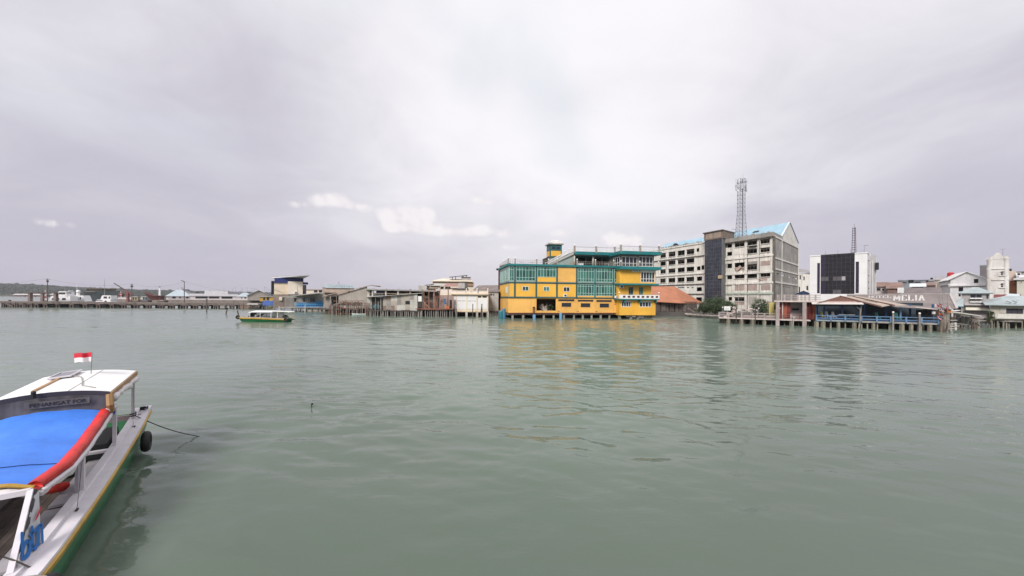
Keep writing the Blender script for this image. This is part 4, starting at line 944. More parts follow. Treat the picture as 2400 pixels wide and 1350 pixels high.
# ================================================================== right-hand shore: shed, decks, pavilion, houses
M_tile = mat('orange_tin_roof', (0.44, 0.175, 0.095), .8, .15, .3, streak=.2, scol=(.25, .1, .06), corr=((1, .3, 0), .35, .012))
M_redc = mat('red_curtain', (0.22, 0.045, 0.04), .85, .3, .8, corr=((1, 0, 0), .45, .02)); M_orc = mat('orange_curtain', (0.33, 0.10, 0.06), .85, .2, .8, corr=((1, 0, 0), .45, .02))
M_mauve = mat('mauve_concrete', (0.36, 0.30, 0.29), .9, .25, .8, streak=.6, scol=(.12, .1, .09), bump=.01)
M_pinkw = mat('pinkish_beam', (0.56, 0.47, 0.44), .85, .15, .8, streak=.4, scol=(.2, .16, .14))
M_bluer = mat('blue_rail', (0.10, 0.20, 0.34), .55, .2, 1.0, streak=.25, scol=(.25, .25, .25)); M_bluedk = mat('deep_blue_board', (0.015, 0.06, 0.17), .7, .3, .8)
M_tan = mat('tan_tin_roof', (0.42, 0.34, 0.28), .75, .15, .4, streak=.25, scol=(.2, .15, .12), corr=((1, 0.1, 0), .4, .01))
M_gab = mat('brown_gable', (0.17, 0.085, 0.065), .8, .2)
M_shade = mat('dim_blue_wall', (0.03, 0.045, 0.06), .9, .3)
M_zinc = mat('aged_zinc_roof', (0.22, 0.185, 0.175), .7, .2, .4, streak=.35, scol=(.12, .08, .07), corr=((1, .15, 0), .3, .012))
M_ltroof = mat('pale_blue_roof', (0.35, 0.40, 0.41), .7, .15, .5, streak=.35, scol=(.25, .27, .27))
M_gwall = mat('grey_render', (0.40, 0.375, 0.37), .9, .15, .6, streak=.55, scol=(.17, .15, .14))

def red_shed():
    fr = Fr(1533, 122.0, 1608, 126.0); t = thing('orange_roofed_shed', 'timber shed with a broad orange tin roof right of the yellow building', 'shed', fr.P(5, 0, -3)); L = fr.L
    z0 = 0.4; ze = fr.Z(1580, 708.5)
    rnd = random.Random(3); u = 0.0; mw = [mat('board_%d' % k, c, .9, .3, 1.2, streak=.5) for k, c in enumerate(((.11, .085, .07), (.16, .13, .11), (.20, .165, .145), (.13, .10, .09)))]
    while u < L - .1:
        w_ = rnd.uniform(.25, .42)
        if rnd.random() > .05: ubox(t, fr, 'wall_board', rnd.choice(mw), u, min(L, u + w_ - .02), z0 + rnd.uniform(.2, .8), ze + .3, 0, .04 + rnd.uniform(0, .05))
        u += w_
    fs = Fr(1608, 126.0, 1634, 133.0); u = 0.0
    while u < fs.L - .1:
        w_ = rnd.uniform(.3, .5)
        ubox(t, fs, 'wall_board', rnd.choice(mw), u, u + w_ - .02, z0 + rnd.uniform(.3, .9), ze + .2, 0, .05); u += w_
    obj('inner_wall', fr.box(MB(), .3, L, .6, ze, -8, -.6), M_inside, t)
    # hipped roof: front slope, right slope
    A, B = at(1527, 706, 121), at(1596, 710, 122.5); C, D = at(1648, 710, 137), at(1527, 671, 138); E = at(1581, 671.5, 140)
    obj('roof', MB().slab([A, B, E, D], .15), M_tile, t); obj('roof', MB().slab([B, C, E], .15), M_tile, t)
    piles(t, fr, [1537, 1545, 1553, 1562, 1570, 1578, 1587, 1596, 1604], -.6, z0 + .6, -.2, .1, M_woodg, .08)
    ubox(t, fr, 'floor_beam', M_wooddk, 0, L, z0 + .25, z0 + .5, -.5, -.05)
    for a, b in ((1612, 1630), (1628, 1645)):
        p, q = at(a, 722, 118), at(b, 733, 116); obj('lean_board', MB().bar(p, q, .5, .08), mw[2], t)
red_shed()

# stained retaining kerb and rubble at the bank
def bank():
    rnd = random.Random(8); m1 = mat('rubble', (.34, .30, .27), .95, .3, 1.0); m2 = mat('dark_rubble', (.15, .13, .12), .95, .3)
    mb = MB()
    for k in range(230):
        px = rnd.uniform(1608, 1700); Y = 101 + (1700 - px) * .10 + rnd.uniform(-2, 4); p = at(px, hor(px) + (5 - .7) * F / Y, Y)
        s = rnd.uniform(.15, .5); mb.ball(p, s, 6, 4, (1, .8, .6))
    obj('rubble_bank', mb, m1, kind='stuff', label='grey rubble along the muddy bank below the bushes', fix=False)
bank()

M_leafs = [mat('leaf_%d' % k, c, .65, .5, 1.5) for k, c in enumerate(((.045, .075, .030), (.06, .095, .035), (.035, .06, .028), (.10, .13, .035)))]
def bush(name, label, cat, px, py_base, py_top, wpx, Y, n, leaf, size=.3, trunk=.12, seed=0, zb=1.0, grp=None):
    rnd = random.Random(seed); p = at(px, py_base, Y); top = at(px, py_top, Y).z; p.z = zb; h = top - zb; rx = wpx / 2 / F * Y
    t = thing(name, label, cat, p, grp); mb = MB()
    for k in range(5): a = rnd.uniform(0, 6.28); mb.path([p, p + V((math.cos(a) * rx * .2, math.sin(a) * rx * .2, h * .3)), p + V((math.cos(a) * rx * .55, math.sin(a) * rx * .4, h * .7))], [trunk, trunk * .7, trunk * .3], 6)
    obj('trunk', mb, M_wood, t); c = p + V((0, 0, h * .55))
    for k in range(2): obj('crown', leaves(c, rx, rx * .7, h * .46, n // 2, size, rnd), M_leafs[(leaf + k) % 4] if k else M_leafs[leaf], t, fix=False)
    return t
bush('mangrove_bush', 'large dark green bush at the bank before the dark glazed stair tower', 'bush', 1676, 738, 699, 66, 104, 4200, 0, .36, seed=1)
bush('mangrove_bush', 'lower dark bush at the bank left of the large one beside the orange-roofed shed', 'bush', 1648, 738, 713, 34, 106, 1600, 2, .34, seed=2)
bush('mangrove_bush', 'green bush before the roller shutter of the derelict block', 'bush', 1782, 735, 701, 34, 92, 2600, 1, .30, seed=3)
bush('mangrove_bush', 'brownish bush behind the white notice board on the concrete deck', 'bush', 1712, 732, 706, 30, 98, 1500, 0, .32, seed=4)
bush('mangrove_bush', 'small yellow-green bush left of the red-curtained upper deck', 'bush', 1800, 736, 722, 26, 88, 900, 3, .26, seed=5)
def frangipani():
    rnd = random.Random(6); p = at(1795, 733, 90); p.z = 1.05; t = thing('frangipani_tree', 'leafless pale frangipani tree beside the green bush at the deck', 'tree', p); mb = MB()
    def br(a, d, l, r, k):
        b = a + d * l; mb.path([a, (a + b) / 2 + V((rnd.uniform(-.05, .05), 0, .03)), b], [r, r * .9, r * .75], 6)
        if k:
            for j in range(3): br(b, (d + V((rnd.uniform(-.8, .8), rnd.uniform(-.6, .6), rnd.uniform(-.1, .4)))).normalized(), l * .72, r * .68, k - 1)
    br(p, V((0.1, 0, 1)).normalized(), 1.5, .16, 3); obj('trunk', mb, mat('pale_bark', (.33, .26, .22), .9), t)
    obj('crown', leaves(p + V((.3, 0, 3.0)), 1.5, 1.2, .8, 160, .3, rnd), M_leafs[3], t, fix=False)
frangipani()

FD = Fr(1685, 81.5, 1900, 72.5)
def deck():
    fr = FD; L = fr.L; zd1 = fr.Z(*ZD(780, 583)); zd0 = fr.Z(*ZD(780, 612)); t = thing('concrete_deck', 'mauve concrete deck with railings on piles right of the bushes', 'deck', fr.P(L / 2, 0, -2))
    ubox(t, fr, 'deck_slab', M_pinkw, 0, L, zd0, zd1, -7, 0)
    for n_ in (-1.6, -3.2, -4.8, -6.4): ubox(t, fr, 'floor_strip', M_mauve, .1, L - .1, zd1 + .004, zd1 + .02, n_ - .7, n_ + .7)
    zt = fr.Z(*ZD(640, 448)); zm = (zt + zd1) / 2 + .05
    px = [ZD(x, 0)[0] for x in (-45, 185, 505, 780, 1065, 1390)]
    for p in px: u = fr.U(p); ubox(t, fr, 'rail_post', M_mauve, u - .13, u + .13, zd1, zt + .03, -.26, 0.0)
    ue = fr.U(ZD(1360, 0)[0]); u0 = fr.U(px[0])
    ubox(t, fr, 'top_rail', M_mauve, u0, ue, zt - .14, zt, -.25, -.02); ubox(t, fr, 'mid_rail', M_mauve, u0, ue, zm - .1, zm, -.24, -.03)
    fl = Fr(0, 0, 0, 0, pts=(fr.P(0, 0, -7), fr.P(0, 0, 0))); railing(t, fl, .2, 7, zd1, zt - zd1, -.15, M_mauve, 1.8, 2, .13)
    # two-storey frame with curtains
    c0, c1 = fr.U(ZD(1385, 0)[0]), fr.U(ZD(2042, 0)[0]); zb1 = fr.Z(*ZD(1700, 150)); zb0 = fr.Z(*ZD(1700, 186)); zr1 = fr.Z(*ZD(1700, 5))
    for u in (c0, c1): ubox(t, fr, 'column', M_mauve, u - .3, u + .3, -1, zb0, -.5, .12)
    for u in (c0, c1): ubox(t, fr, 'column', M_mauve, u - .28, u + .28, -1, zb0, -6.5, -6)
    ubox(t, fr, 'upper_slab', M_pinkw, c0 - .6, L + 1.5, zb0, zb1, -7, .15)
    for X in (1380, 1555, 1720, 1880, 2055, 2160, 2310): u = fr.U(ZD(X, 0)[0]); ubox(t, fr, 'rail_post', M_mauve, u - .13, u + .13, zb1, zr1, -.2, .06)
    for f in (.3, .62, .97): z = zb1 + (zr1 - zb1) * f; ubox(t, fr, 'upper_rail', M_mauve, c0 - .1, L + 1.5, z - .12, z, -.19, .04)
    f3 = Fr(0, 0, 0, 0, pts=(fr.P(c0, 0, -7), fr.P(c0, 0, 0))); railing(t, f3, 0, 6.8, zb1, zr1 - zb1, -.1, M_mauve, 1.7, 3, .13)
    a = lambda X: fr.U(ZD(X, 0)[0], -.9)
    for X0, X1, m in ((1415, 1490, M_redc), (1520, 1610, M_orc), (1612, 1700, M_redc), (2075, 2140, M_redc), (2150, 2225, M_redc), (2235, 2310, M_orc)):
        n_ = -.9; mb = MB(); K = 14
        pts = [(a(X0) + (a(X1) - a(X0)) * i / K, n_ + .09 * math.sin(i * 2.1)) for i in range(K + 1)]
        mb.loft([[fr.P(u, zd1 + .1, n) for u, n in pts], [fr.P(u, zb0, n) for u, n in pts]]); obj('curtain', mb, m, t, smooth=True, fix=False)
    obj('support_pole', MB().tube(fr.P(a(1505), zd1, -.7), fr.P(a(1505), zb0, -.7), .09), M_pinkw, t)
    ubox(t, fr, 'back_wall', M_gwall, a(1700), c1, zd1 + .02, zb0, -3.2, -3.0); ubox(t, fr, 'back_wall', mat('dark_red_wall', (.09, .03, .03), .9), c1, L + 1.2, zd1, zb0, -2.4, -2.2)
    u, z = fr.uz(*ZD(1820, 365), -3); ubox(t, fr, 'wall_recess', M_dark, u - .55, u + .55, z - .2, z + .2, -3.0, -2.97)
    # lower rail inside the frame
    z2 = fr.Z(*ZD(1560, 485))
    for z in (z2, z2 - .4, z2 - .75): ubox(t, fr, 'lower_rail', mat('old_red_rail', (.25, .12, .11), .8), c0 + .3, c1 - .3, z - .07, z, -.25, -.15)
    u = fr.U(ZD(1715, 0)[0]); ubox(t, fr, 'rail_post', M_mauve, u - .14, u + .14, zd1, z2 + .02, -.3, -.05)
    for X in (1760, 1890, 1960): ubox(t, fr, 'low_block', M_mauve, a(X) - .35, a(X) + .35, zd1, zd1 + .65, -1.0, -.5)
    piles(t, fr, [ZD(x, 0)[0] for x in (180, 500, 775, 1060, 1390, 1725, 2045)], -1, zd0, -.3, .24, M_pile, sq=True)
    piles(t, fr, [ZD(x, 0)[0] for x in (40, 110, 260, 330, 420, 580, 700, 915, 1240, 1555, 1780, 1900, 2135)], -1, zd0, -.9, .11, M_pileshade)
    piles(t, fr, [ZD(x, 0)[0] for x in (0, 100, 250, 420, 600, 800, 1000, 1200, 1400, 1600, 1800, 2000, 2200)], -1, zd0, -4, .25, M_pileshade, sq=True); ubox(t, fr, 'shade_screen', M_pileshade, .2, L + 1, -1, zd0 - .003, -6.9, -6.6)  # last box: added screen, its dark colour stands for shade below the deck
    ubox(t, fr, 'skirt_wall', M_pile, 0.3, fr.U(ZD(330, 0)[0]), -.5, zd0 - .003, -2.2, -2.0)
    for X, Y in ((40, 318), (920, 340), (1430, 340), (2035, 345)):
        u, z = fr.uz(*ZD(X, Y), -.4); globe(t, fr.P(u, z, -.4), .13, M_globe, M_steel, z - zd1 - .1)
    for X in (370, 840): u = fr.U(ZD(X, 0)[0], .3); q = thing('mooring_post', 'thin dark post in the water before the concrete deck, %s' % ('near its left end' if X == 370 else 'near its middle'), 'post', fr.P(u, -.5, .3), 'posts before the concrete deck'); obj('shaft', MB().tube(fr.P(u, -.5, .3), fr.P(u + .05, fr.Z(*ZD(X, 350 if X == 370 else 330), .3), .3), .07), M_wooddk, q); obj('cap', MB().tube(fr.P(u + .05, fr.Z(*ZD(X, 350 if X == 370 else 330), .3), .3), fr.P(u + .05, fr.Z(*ZD(X, 350 if X == 370 else 330), .3) + .08, .3), .09), M_dark, q)
    u = fr.U(ZD(1770, 0)[0], .2); q = thing('mooring_post', 'pale T-topped post against the deck below the grey back wall', 'post', fr.P(u, -.5, .2)); obj('shaft', MB().tube(fr.P(u - .1, -.5, .2), fr.P(u + .1, zd1 + .5, .2), .06), M_pinkw, q); obj('cross_bar', MB().bar(fr.P(u - .2, zd1 + .5, .2), fr.P(u + .35, zd1 + .5, .2), .1), M_pinkw, q)
    # things on the deck
    rnd = random.Random(12); mp = mat('pink_plaster', (.56, .47, .44), .85, .15, 1.5, bump=.03)
    u, _ = fr.uz(*ZD(290, 500), -1.6); p = fr.P(u, zd1, -1.6); r = thing('plaster_rockery', 'pale pink plaster rockery heaped on the left of the concrete deck', 'rockery', p); mb = MB()
    for k in range(190):
        x = rnd.uniform(-1.9, 2.0); hmax = 2.2 * math.exp(-(x - .25) ** 2 / 1.3) * (.75 + .25 * math.sin(x * 5)); q = p + V((x, rnd.uniform(-.4, .6), rnd.uniform(0, hmax))); a = rnd.uniform(.09, .24); mb.ball(q, a, 5, 4, (rnd.uniform(.8, 1.5), 1, rnd.uniform(.6, 1.2)))
    obj('rocks', mb, mp, r, fix=False)
    obj('moss', leaves(p + V((.3, -.2, .7)), 1.7, .5, .7, 260, .16, rnd), M_leafs[2], r, fix=False)
    u, z = fr.uz(*ZD(150, 340), -1.9); q = fr.P(u, zd1, -1.9); r = thing('notice_board', 'white notice board on a post behind the pink rockery', 'sign', q)
    obj('board', fr.box(MB(), u - .6, u + .6, z - .45, z + .42, -1.93, -1.87), M_white, r); obj('post', MB().tube(q, fr.P(u, z, -1.95), .06), M_steel, r)
    mb = MB()
    for k in range(2): fr.box(mb, u - .5, u + .45, z - .05 - .28 * k, z + .02 - .28 * k, -1.868, -1.863)
    obj('faded_print', mb, mat('faded_print', (.42, .42, .45), .8), r)
    u, z = fr.uz(*ZD(690, 350), -2.2); q = fr.P(u, zd1, -2.2); r = thing('plaster_canopy', 'pale broken plaster arch among plants on the concrete deck', 'arch', q); mb = MB()
    for k in range(46): x = -1.7 + 3.4 * k / 45; mb.ball(q + V((x, rnd.uniform(-.2, .2), 1.72 + .14 * math.sin(x * 3.1) + rnd.uniform(-.09, .09))), rnd.uniform(.07, .17), 5, 4, (1.4, 1, .8))
    for x in (-1.6, .2, .5, 1.65): mb.path([q + V((x, 0, 0)), q + V((x + .05, 0, 1.0)), q + V((x, 0, 1.7))], .05, 6)
    obj('plaster', mb, mp, r); obj('plants', leaves(q + V((0, .5, .8)), 1.9, .5, .8, 700, .25, rnd), M_leafs[2], r, fix=False)
    for k, (X, lab) in enumerate(((680, 'pale pink planter trough behind the second railing bay of the deck'), (960, 'pale pink planter trough behind the third railing bay of the deck'), (1210, 'pale mauve bench by the corner column of the deck'))):
        u, _ = fr.uz(*ZD(X, 540), -.9); q = fr.P(u, zd1, -.9); r = thing('planter', lab, 'planter', q); obj('trough', fr.box(MB(), u - 1.0, u + 1.0, zd1 + .022, zd1 + .55, -1.3, -.6), M_pinkw, r); obj('rim', fr.box(MB(), u - 1.05, u + 1.05, zd1 + .553, zd1 + .65, -1.35, -.55), mp, r)
    u, z = fr.uz(*ZD(1285, 350), -4.5); q = fr.P(u, zd1, -4.5); r = thing('yellow_kiosk', 'narrow yellow kiosk with dark opening left of the corner column', 'kiosk', q); obj('body', fr.wall(MB(), u - .8, u + 1.1, zd1, z + 1.3, [(u + .1, u + .9, z - .2, z + .9)], -4.5, .3), mat('kiosk_yellow', (.5, .42, .14), .8, .2), r); obj('inside', fr.box(MB(), u - .8, u + 1.1, zd1, z + 1.3, -6, -4.9), M_dark, r)
deck()

FP = Fr(1912, 71.5, 2205, 62.8)
def pavilion():
    fr = FP; L = fr.L; zd1 = fr.Z(*ZP(640, 535)); zd0 = zd1 - .28; zt = fr.Z(*ZP(640, 445))
    t = thing('blue_pavilion', 'waterside pavilion with blue railings and tan tin roofs on concrete piles', 'pavilion', fr.P(L / 2, 0, -3))
    ubox(t, fr, 'deck_slab', M_conc, 0, L, zd0, zd1, -8, 0)
    pxs = [ZP(x, 0)[0] for x in (105, 357, 610, 895, 1165, 1410, 1680, 1950, 2248)]
    for p in pxs: u = fr.U(p); ubox(t, fr, 'rail_post', M_bluer, u - .11, u + .11, zd1 - .15, zt, -.1, .14)
    ubox(t, fr, 'edge_beam', mat('pale_blue_beam', (.28, .33, .37), .8, .2, streak=.5), 0, fr.U(pxs[3]), zd1 - .2, zd1 + .02, .004, .08)
    for z in (zt - .02, zt - .52): ubox(t, fr, 'rail', M_bluer, fr.U(pxs[0]), fr.U(pxs[-1]), z - .12, z, -.05, .09)
    ubox(t, fr, 'kick_board', M_bluedk, .2, L - .2, zd1 + .05, zd1 + .42, -.45, -.38)
    fl = Fr(0, 0, 0, 0, pts=(fr.P(0, 0, -8), fr.P(0, 0, 0))); railing(t, fl, .2, 8, zd1, zt - zd1, -.1, M_bluer, 2, 2, .13)
    piles(t, fr, [ZP(x, 0)[0] for x in (105, 220, 490, 770, 1105, 1428, 1605, 1770, 1918, 2095, 2270)], -1, zd0, -.25, .21, M_pile, sq=True)
    piles(t, fr, [ZP(x, 0)[0] for x in (355, 612, 895, 1000, 1175, 1385)], -1, zd0, -.4, .12, M_pile)
    for off in (-2.5, -4.5, -6.5): piles(t, fr, [ZP(x, 0)[0] for x in (60, 150, 300, 420, 560, 700, 850, 1000, 1150, 1300, 1450, 1600, 1750, 1900, 2050, 2200)], -1, zd0, off, .22, M_pileshade, sq=True)
    ubox(t, fr, 'shade_screen', M_pileshade, -1, L + 2, -1, zd0 - .003, -8.1, -7.8)  # added dark screen, painted shade behind the pavilion piles
    # posts, back wall, inside
    ze = fr.Z(*ZP(480, 262))
    for X in (120, 915, 1650): u = fr.U(ZP(X, 0)[0]); ubox(t, fr, 'roof_post', M_bluer, u - .11, u + .11, zd1, ze + (.3 if X < 900 else -.1), -2.2, -2.0)
    for X in (240, 560, 960, 1330, 1750, 2150): u = fr.U(ZP(X, 0)[0], -5); ubox(t, fr, 'roof_post', M_bluedk, u - .12, u + .12, zd1, ze + .3, -5.2, -4.9)
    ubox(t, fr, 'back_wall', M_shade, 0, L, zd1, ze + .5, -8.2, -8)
    ubox(t, fr, 'inner_counter', M_bluedk, 1, L * .42, zd1, zd1 + .8, -6.5, -6.0)
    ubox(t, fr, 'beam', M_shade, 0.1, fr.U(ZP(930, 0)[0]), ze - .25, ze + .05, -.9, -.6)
    # front gable roof
    a0, a1 = fr.U(ZP(15, 0)[0]) , fr.U(ZP(915, 0)[0]); zg = fr.Z(*ZP(480, 240)); ua, za = fr.uz(*ZP(505, 105), -.6)
    gl, gr = fr.U(ZP(120, 0)[0]), fr.U(ZP(935, 0)[0])
    aw = MB(); aw.slab([fr.P(a0, zg - .05, 1.0), fr.P((a0 + a1) / 2, zg - .02, 1.0), fr.P(a1, zg, 1.0), fr.P(a1, zg + .28, -.4), fr.P(a0, zg + .28, -.4)], .07); obj('awning', aw, mat('pale_awning', (.62, .56, .52), .7, .1), t)
    obj('gable_board', MB().prism([fr.P(gl, zg + .22, -.5), fr.P(gr, zg + .22, -.5), fr.P(ua, za - .1, -.5)], -fr.n * .1), M_gab, t)
    r = fr.rect(*zr(ZP, 275, 195, 810, 228), -.4); ubox(t, fr, 'gable_panel', mat('pinkish_panel', (.42, .31, .28), .8, .15), r[0], r[1], r[2], r[3], -.5, -.44)
    def sheet(pts): q = [at(*ZP(X, Y), D) for X, Y, D in pts]; o = obj('roof', MB().slab(q, .09), M_tan, t); return q, o
    (q0, q1, q2, q3), o = sheet(((505, 105, 72.0), (720, 113, 73.0), (1390, 264, 68.0), (1240, 292, 65.4)))
    obj('barge_board', MB().bar(q0 + V((0, -.06, .0)), q3 + V((0, -.06, .0)), .06, .24), M_gab, o)
    (p0, p1, p2, p3), o = sheet(((742, 114, 73.6), (800, 101, 75.0), (1812, 278, 69.0), (1480, 269, 67.6)))
    obj('barge_board', MB().bar(p0 + V((0, -.05, 0)), p3 + V((0, -.05, 0)), .06, .2), M_gab, o)
    obj('roof', MB().slab([at(*ZP(110, 222), 70.5), at(*ZP(505, 105), 72.0), at(*ZP(720, 113), 73.0), at(*ZP(330, 160), 75)], .09), M_tan, t)
    obj('skylight', MB().slab([q0.lerp(q3, a).lerp(q1.lerp(q2, a), b) + V((0, 0, .02)) for a, b in ((.38, .72), (.72, .80), (.74, .90), (.44, .90))], .02), M_inside, t)
    # flat tail roof to the right
    u4, z4 = fr.uz(*ZP(1480, 300), -.8); u5, z5 = fr.uz(*ZP(2230, 335), -.8)
    obj('lean_to_roof', MB().slab([fr.P(u4, z4 + .12, -.8), fr.P(u5, z5, -.8), fr.P(u5, z5 + .45, -6), fr.P(u4, z4 + .5, -6)], .09), M_zinc, t)
    obj('roof_edge', MB().bar(fr.P(u4 + 2.5, z4 + .03, -.72), fr.P(u5, z5 - .02, -.72), .06, .16), M_pinkw, t)
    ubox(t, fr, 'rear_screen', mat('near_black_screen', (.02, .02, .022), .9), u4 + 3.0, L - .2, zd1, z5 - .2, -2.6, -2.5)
    # lamps on posts, leaning pole, notice
    for X, Y in ((1450, 390), (1915, 410)):
        u, z = fr.uz(*ZP(X, Y), .3); obj('lamp_post', MB().tube(fr.P(u, -.8, .3), fr.P(u, z - .15, .3), .13, n=8), M_woodg, t); globe(t, fr.P(u, z, .3), .16, M_globe)
    r = fr.rect(*zr(ZP, 2130, 378, 2195, 420), -2.3); ubox(t, fr, 'notice', M_white, r[0], r[1], r[2], r[3], -2.4, -2.35)
    u, z = fr.uz(*ZP(880, 345), .35); q = thing('leaning_pole', 'forked timber pole leaning against the blue railing', 'pole', fr.P(u, -.8, .35))
    obj('shaft', MB().path([fr.P(u - .35, -.8, .5), fr.P(u - .05, z - 1.5, .4), fr.P(u, z, .35)], [.13, .11, .09], 7), M_woodg, q); obj('fork', MB().path([fr.P(u, z - .05, .35), fr.P(u - .55, z + .5, .35)], [.06, .04], 6), M_woodg, q); obj('fork', MB().path([fr.P(u, z - .3, .35), fr.P(u + .08, z + .7, .35)], [.07, .05], 6), M_woodg, q)
    # furniture under the roof
    mt = [mat('teal_chair', (.05, .22, .2), .5), mat('white_chair', (.65, .65, .62), .5), mat('ochre_cloth', (.45, .36, .12), .8)]
    for k, (X, n_, m, lab) in enumerate(((230, -2, 2, 'ochre chair at the far left inside the blue pavilion'), (320, -2.4, 1, 'white chair second from the left inside the blue pavilion'), (430, -2.2, 1, 'white chair third from the left inside the blue pavilion'), (1200, -2.2, 0, 'teal chair right of the tall blue post in the pavilion'), (1545, -2.0, 0, 'teal chair beside the left globe lamp of the blue railing'))):
        u = fr.U(ZP(X, 0)[0], n_); c = thing('chair', lab, 'chair', fr.P(u, zd1, n_), 'chairs inside the blue pavilion'); m = mt[m]
        ubox(c, fr, 'seat', m, u - .28, u + .28, zd1 + .55, zd1 + .62, n_ - .28, n_ + .28); obj('backrest', MB().bar(fr.P(u - .26, zd1 + .6, n_), fr.P(u - .36, zd1 + 1.5, n_), .08, .5), m, c)
        for a in (-.22, .22):
            for b in (-.22, .22): ubox(c, fr, 'leg', m, u + a - .03, u + a + .03, zd1, zd1 + .55, n_ + b - .03, n_ + b + .03)
    for k, X in enumerate((560, 700)):
        u = fr.U(ZP(X, 0)[0], -1.6); c = thing('table', ('white clothed table in the left half of the blue pavilion', 'white clothed table near the leaning pole in the blue pavilion')[k], 'table', fr.P(u, zd1, -1.6), 'tables inside the blue pavilion')
        ubox(c, fr, 'table_top', mt[1], u - .6, u + .6, zd1 + .98, zd1 + 1.04, -2, -1.2); ubox(c, fr, 'leg', M_shade, u - .08, u + .08, zd1, zd1 + .98, -1.68, -1.52)
    return zd1
pzd = pavilion()

def serif_letter(mb, P, ch, x, h, w_, st):
    """Slab-serif capitals from bars; P maps (x, y) on the sign to a point."""
    def b(x0, y0, x1, y1, t=st): mb.bar(P(x + x0 * w_, y0 * h), P(x + x1 * w_, y1 * h), t, .03, up=P.n)
    s = .75 * st
    def serif(xx, yy): b(xx - .13, yy, xx + .13, yy, s)
    if ch in 'HMN': b(.12, 0, .12, 1); b(.88, 0, .88, 1); [serif(xx, yy) for xx in (.12, .88) for yy in (.04, .96)]
    if ch == 'H': b(.12, .5, .88, .5, s)
    if ch == 'M': b(.12, 1, .5, .2); b(.88, 1, .5, .2)
    if ch == 'O':
        pts = [(.5 + .42 * math.cos(a * math.pi / 6), .5 + .5 * math.sin(a * math.pi / 6)) for a in range(13)]
        for p, q in zip(pts, pts[1:]): b(*p, *q, s * 1.1)
    if ch == 'T': b(.5, 0, .5, 1); b(.05, .96, .95, .96, s); b(.05, .75, .05, 1, s); b(.95, .75, .95, 1, s); serif(.5, .04)
    if ch in 'EL': b(.2, 0, .2, 1); b(.05, .04, .9, .04, s); b(.9, 0, .9, .3, s); serif(.2, .96)
    if ch == 'E': b(.05, .96, .85, .96, s); b(.85, .75, .85, 1, s); b(.2, .5, .7, .5, st * .9)
    if ch == 'I': b(.5, 0, .5, 1); serif(.5, .04); serif(.5, .96); b(.2, .04, .8, .04, s); b(.2, .96, .8, .96, s)
    if ch == 'A': b(.1, 0, .5, 1); b(.9, 0, .5, 1); b(.28, .35, .72, .35, s); serif(.1, .04); serif(.9, .04)
def melia():
    A, B = at(2133, 721, 71), at(2243, 723, 68); D = at(1985, 691, 82)
    A2 = at(1985, 716, 77); n_ = (B - A2).cross(D - A2); r_ = ray(2227, 690); C = EYE + r_ * ((A2 - EYE).dot(n_) / r_.dot(n_))
    t = thing('hotel_sign_roof', 'long brown zinc roof painted with the words HOTEL MELIA behind the pavilion', 'building', V((A.x, A.y + 4, 1)))
    obj('roof', MB().slab([A2, B, C, D], .12), M_zinc, t)
    obj('ridge_cap', MB().bar(D + V((0, 0, .1)), C + V((0, 0, .1)), .25, .12), mat('ridge_pale', (.45, .42, .41), .8), t)
    obj('verge', MB().bar(B + V((0, 0, .08)), C + V((0, 0, .08)), .3, .1), mat('ridge_pale', (.45, .42, .41), .8), t)
    nrm = (B - A2).cross(D - A2).normalized()
    if nrm.z < 0: nrm = -nrm
    def hit(px, py):
        r = ray(px, py); k = (A2 - EYE).dot(nrm) / r.dot(nrm); return EYE + r * k
    mw = mat('sign_white', (.54, .51, .49), .8, .2, 2.0, streak=.4, scol=(.35, .3, .28))
    for word, X0, X1, Y0, Y1, st in (('HOTEL', 215, 528, 678, 716, .15), ('MELIA', 560, 1003, 672, 754, .25)):
        p0, p1, p2 = hit(*ZR(X0, Y1)), hit(*ZR(X1, Y1)), hit(*ZR((X0 + X1) / 2, Y0)); pm = hit(*ZR((X0 + X1) / 2, Y1)); ex = (p1 - p0).normalized(); ey = (p2 - pm); hh = ey.length; ey.normalize(); wt = (p1 - p0).length
        wd = {'I': .55, 'M': 1.25, 'L': .95}; tot = sum(wd.get(c, 1) for c in word) + .18 * (len(word) - 1); k = wt / tot; x = 0
        class P_:
            n = nrm
            def __call__(s, a, b): return p0 + ex * a + ey * b + nrm * .05
        for c in word:
            mb = MB(); serif_letter(mb, P_(), c, x, hh, wd.get(c, 1) * k, st); obj('letter', mb, mw, t); x += (wd.get(c, 1) + .18) * k
    for a, b in ((A2, B),):
        obj('front_wall', MB().prism([a + V((0, .6, -.2)), b + V((-.3, .6, -.2)), V((b.x - .3, b.y + .6, 1)), V((a.x, a.y + .6, 1))], V((0, .2, 0))), M_brown, t)
    # upper dark roof behind
    fr = Ff(2115, 96, 2210, 91); t2 = thing('dark_roofed_hall', 'long hall with a dark zinc roof above the painted hotel roof', 'building', fr.P(4, 1, -3)); r = fr.rect(2115, 677, 2210, 690)
    obj('roof', MB().slab([fr.P(r[0], r[2] - .5, 0), fr.P(r[1], r[2] - .5, 0), fr.P(r[1] - .2, r[3] + .4, -5), fr.P(r[0] + .5, r[3] + .4, -5)], .12), mat('dark_zinc', (.17, .14, .14), .75, .2, .4, corr=((1, .1, 0), .35, .012)), t2)
    ubox(t2, fr, 'wall', M_gwall, r[0] + .3, r[1] - .3, 1, r[2] - .5, -5, -.3)
    u = fr.U(2111); p = fr.P(u, 1, .5); q = thing('white_water_cistern', 'small white tank on a pipe beside the dark-roofed hall', 'tank', p); z = fr.Z(2111, 681); ubox(q, fr, 'tank', M_white, u - .55, u + .55, z - .6, z + .7, 0, 1); obj('pipe', MB().tube(fr.P(u, 1, .5), fr.P(u, z - .6, .5), .12), M_white, q)
melia()

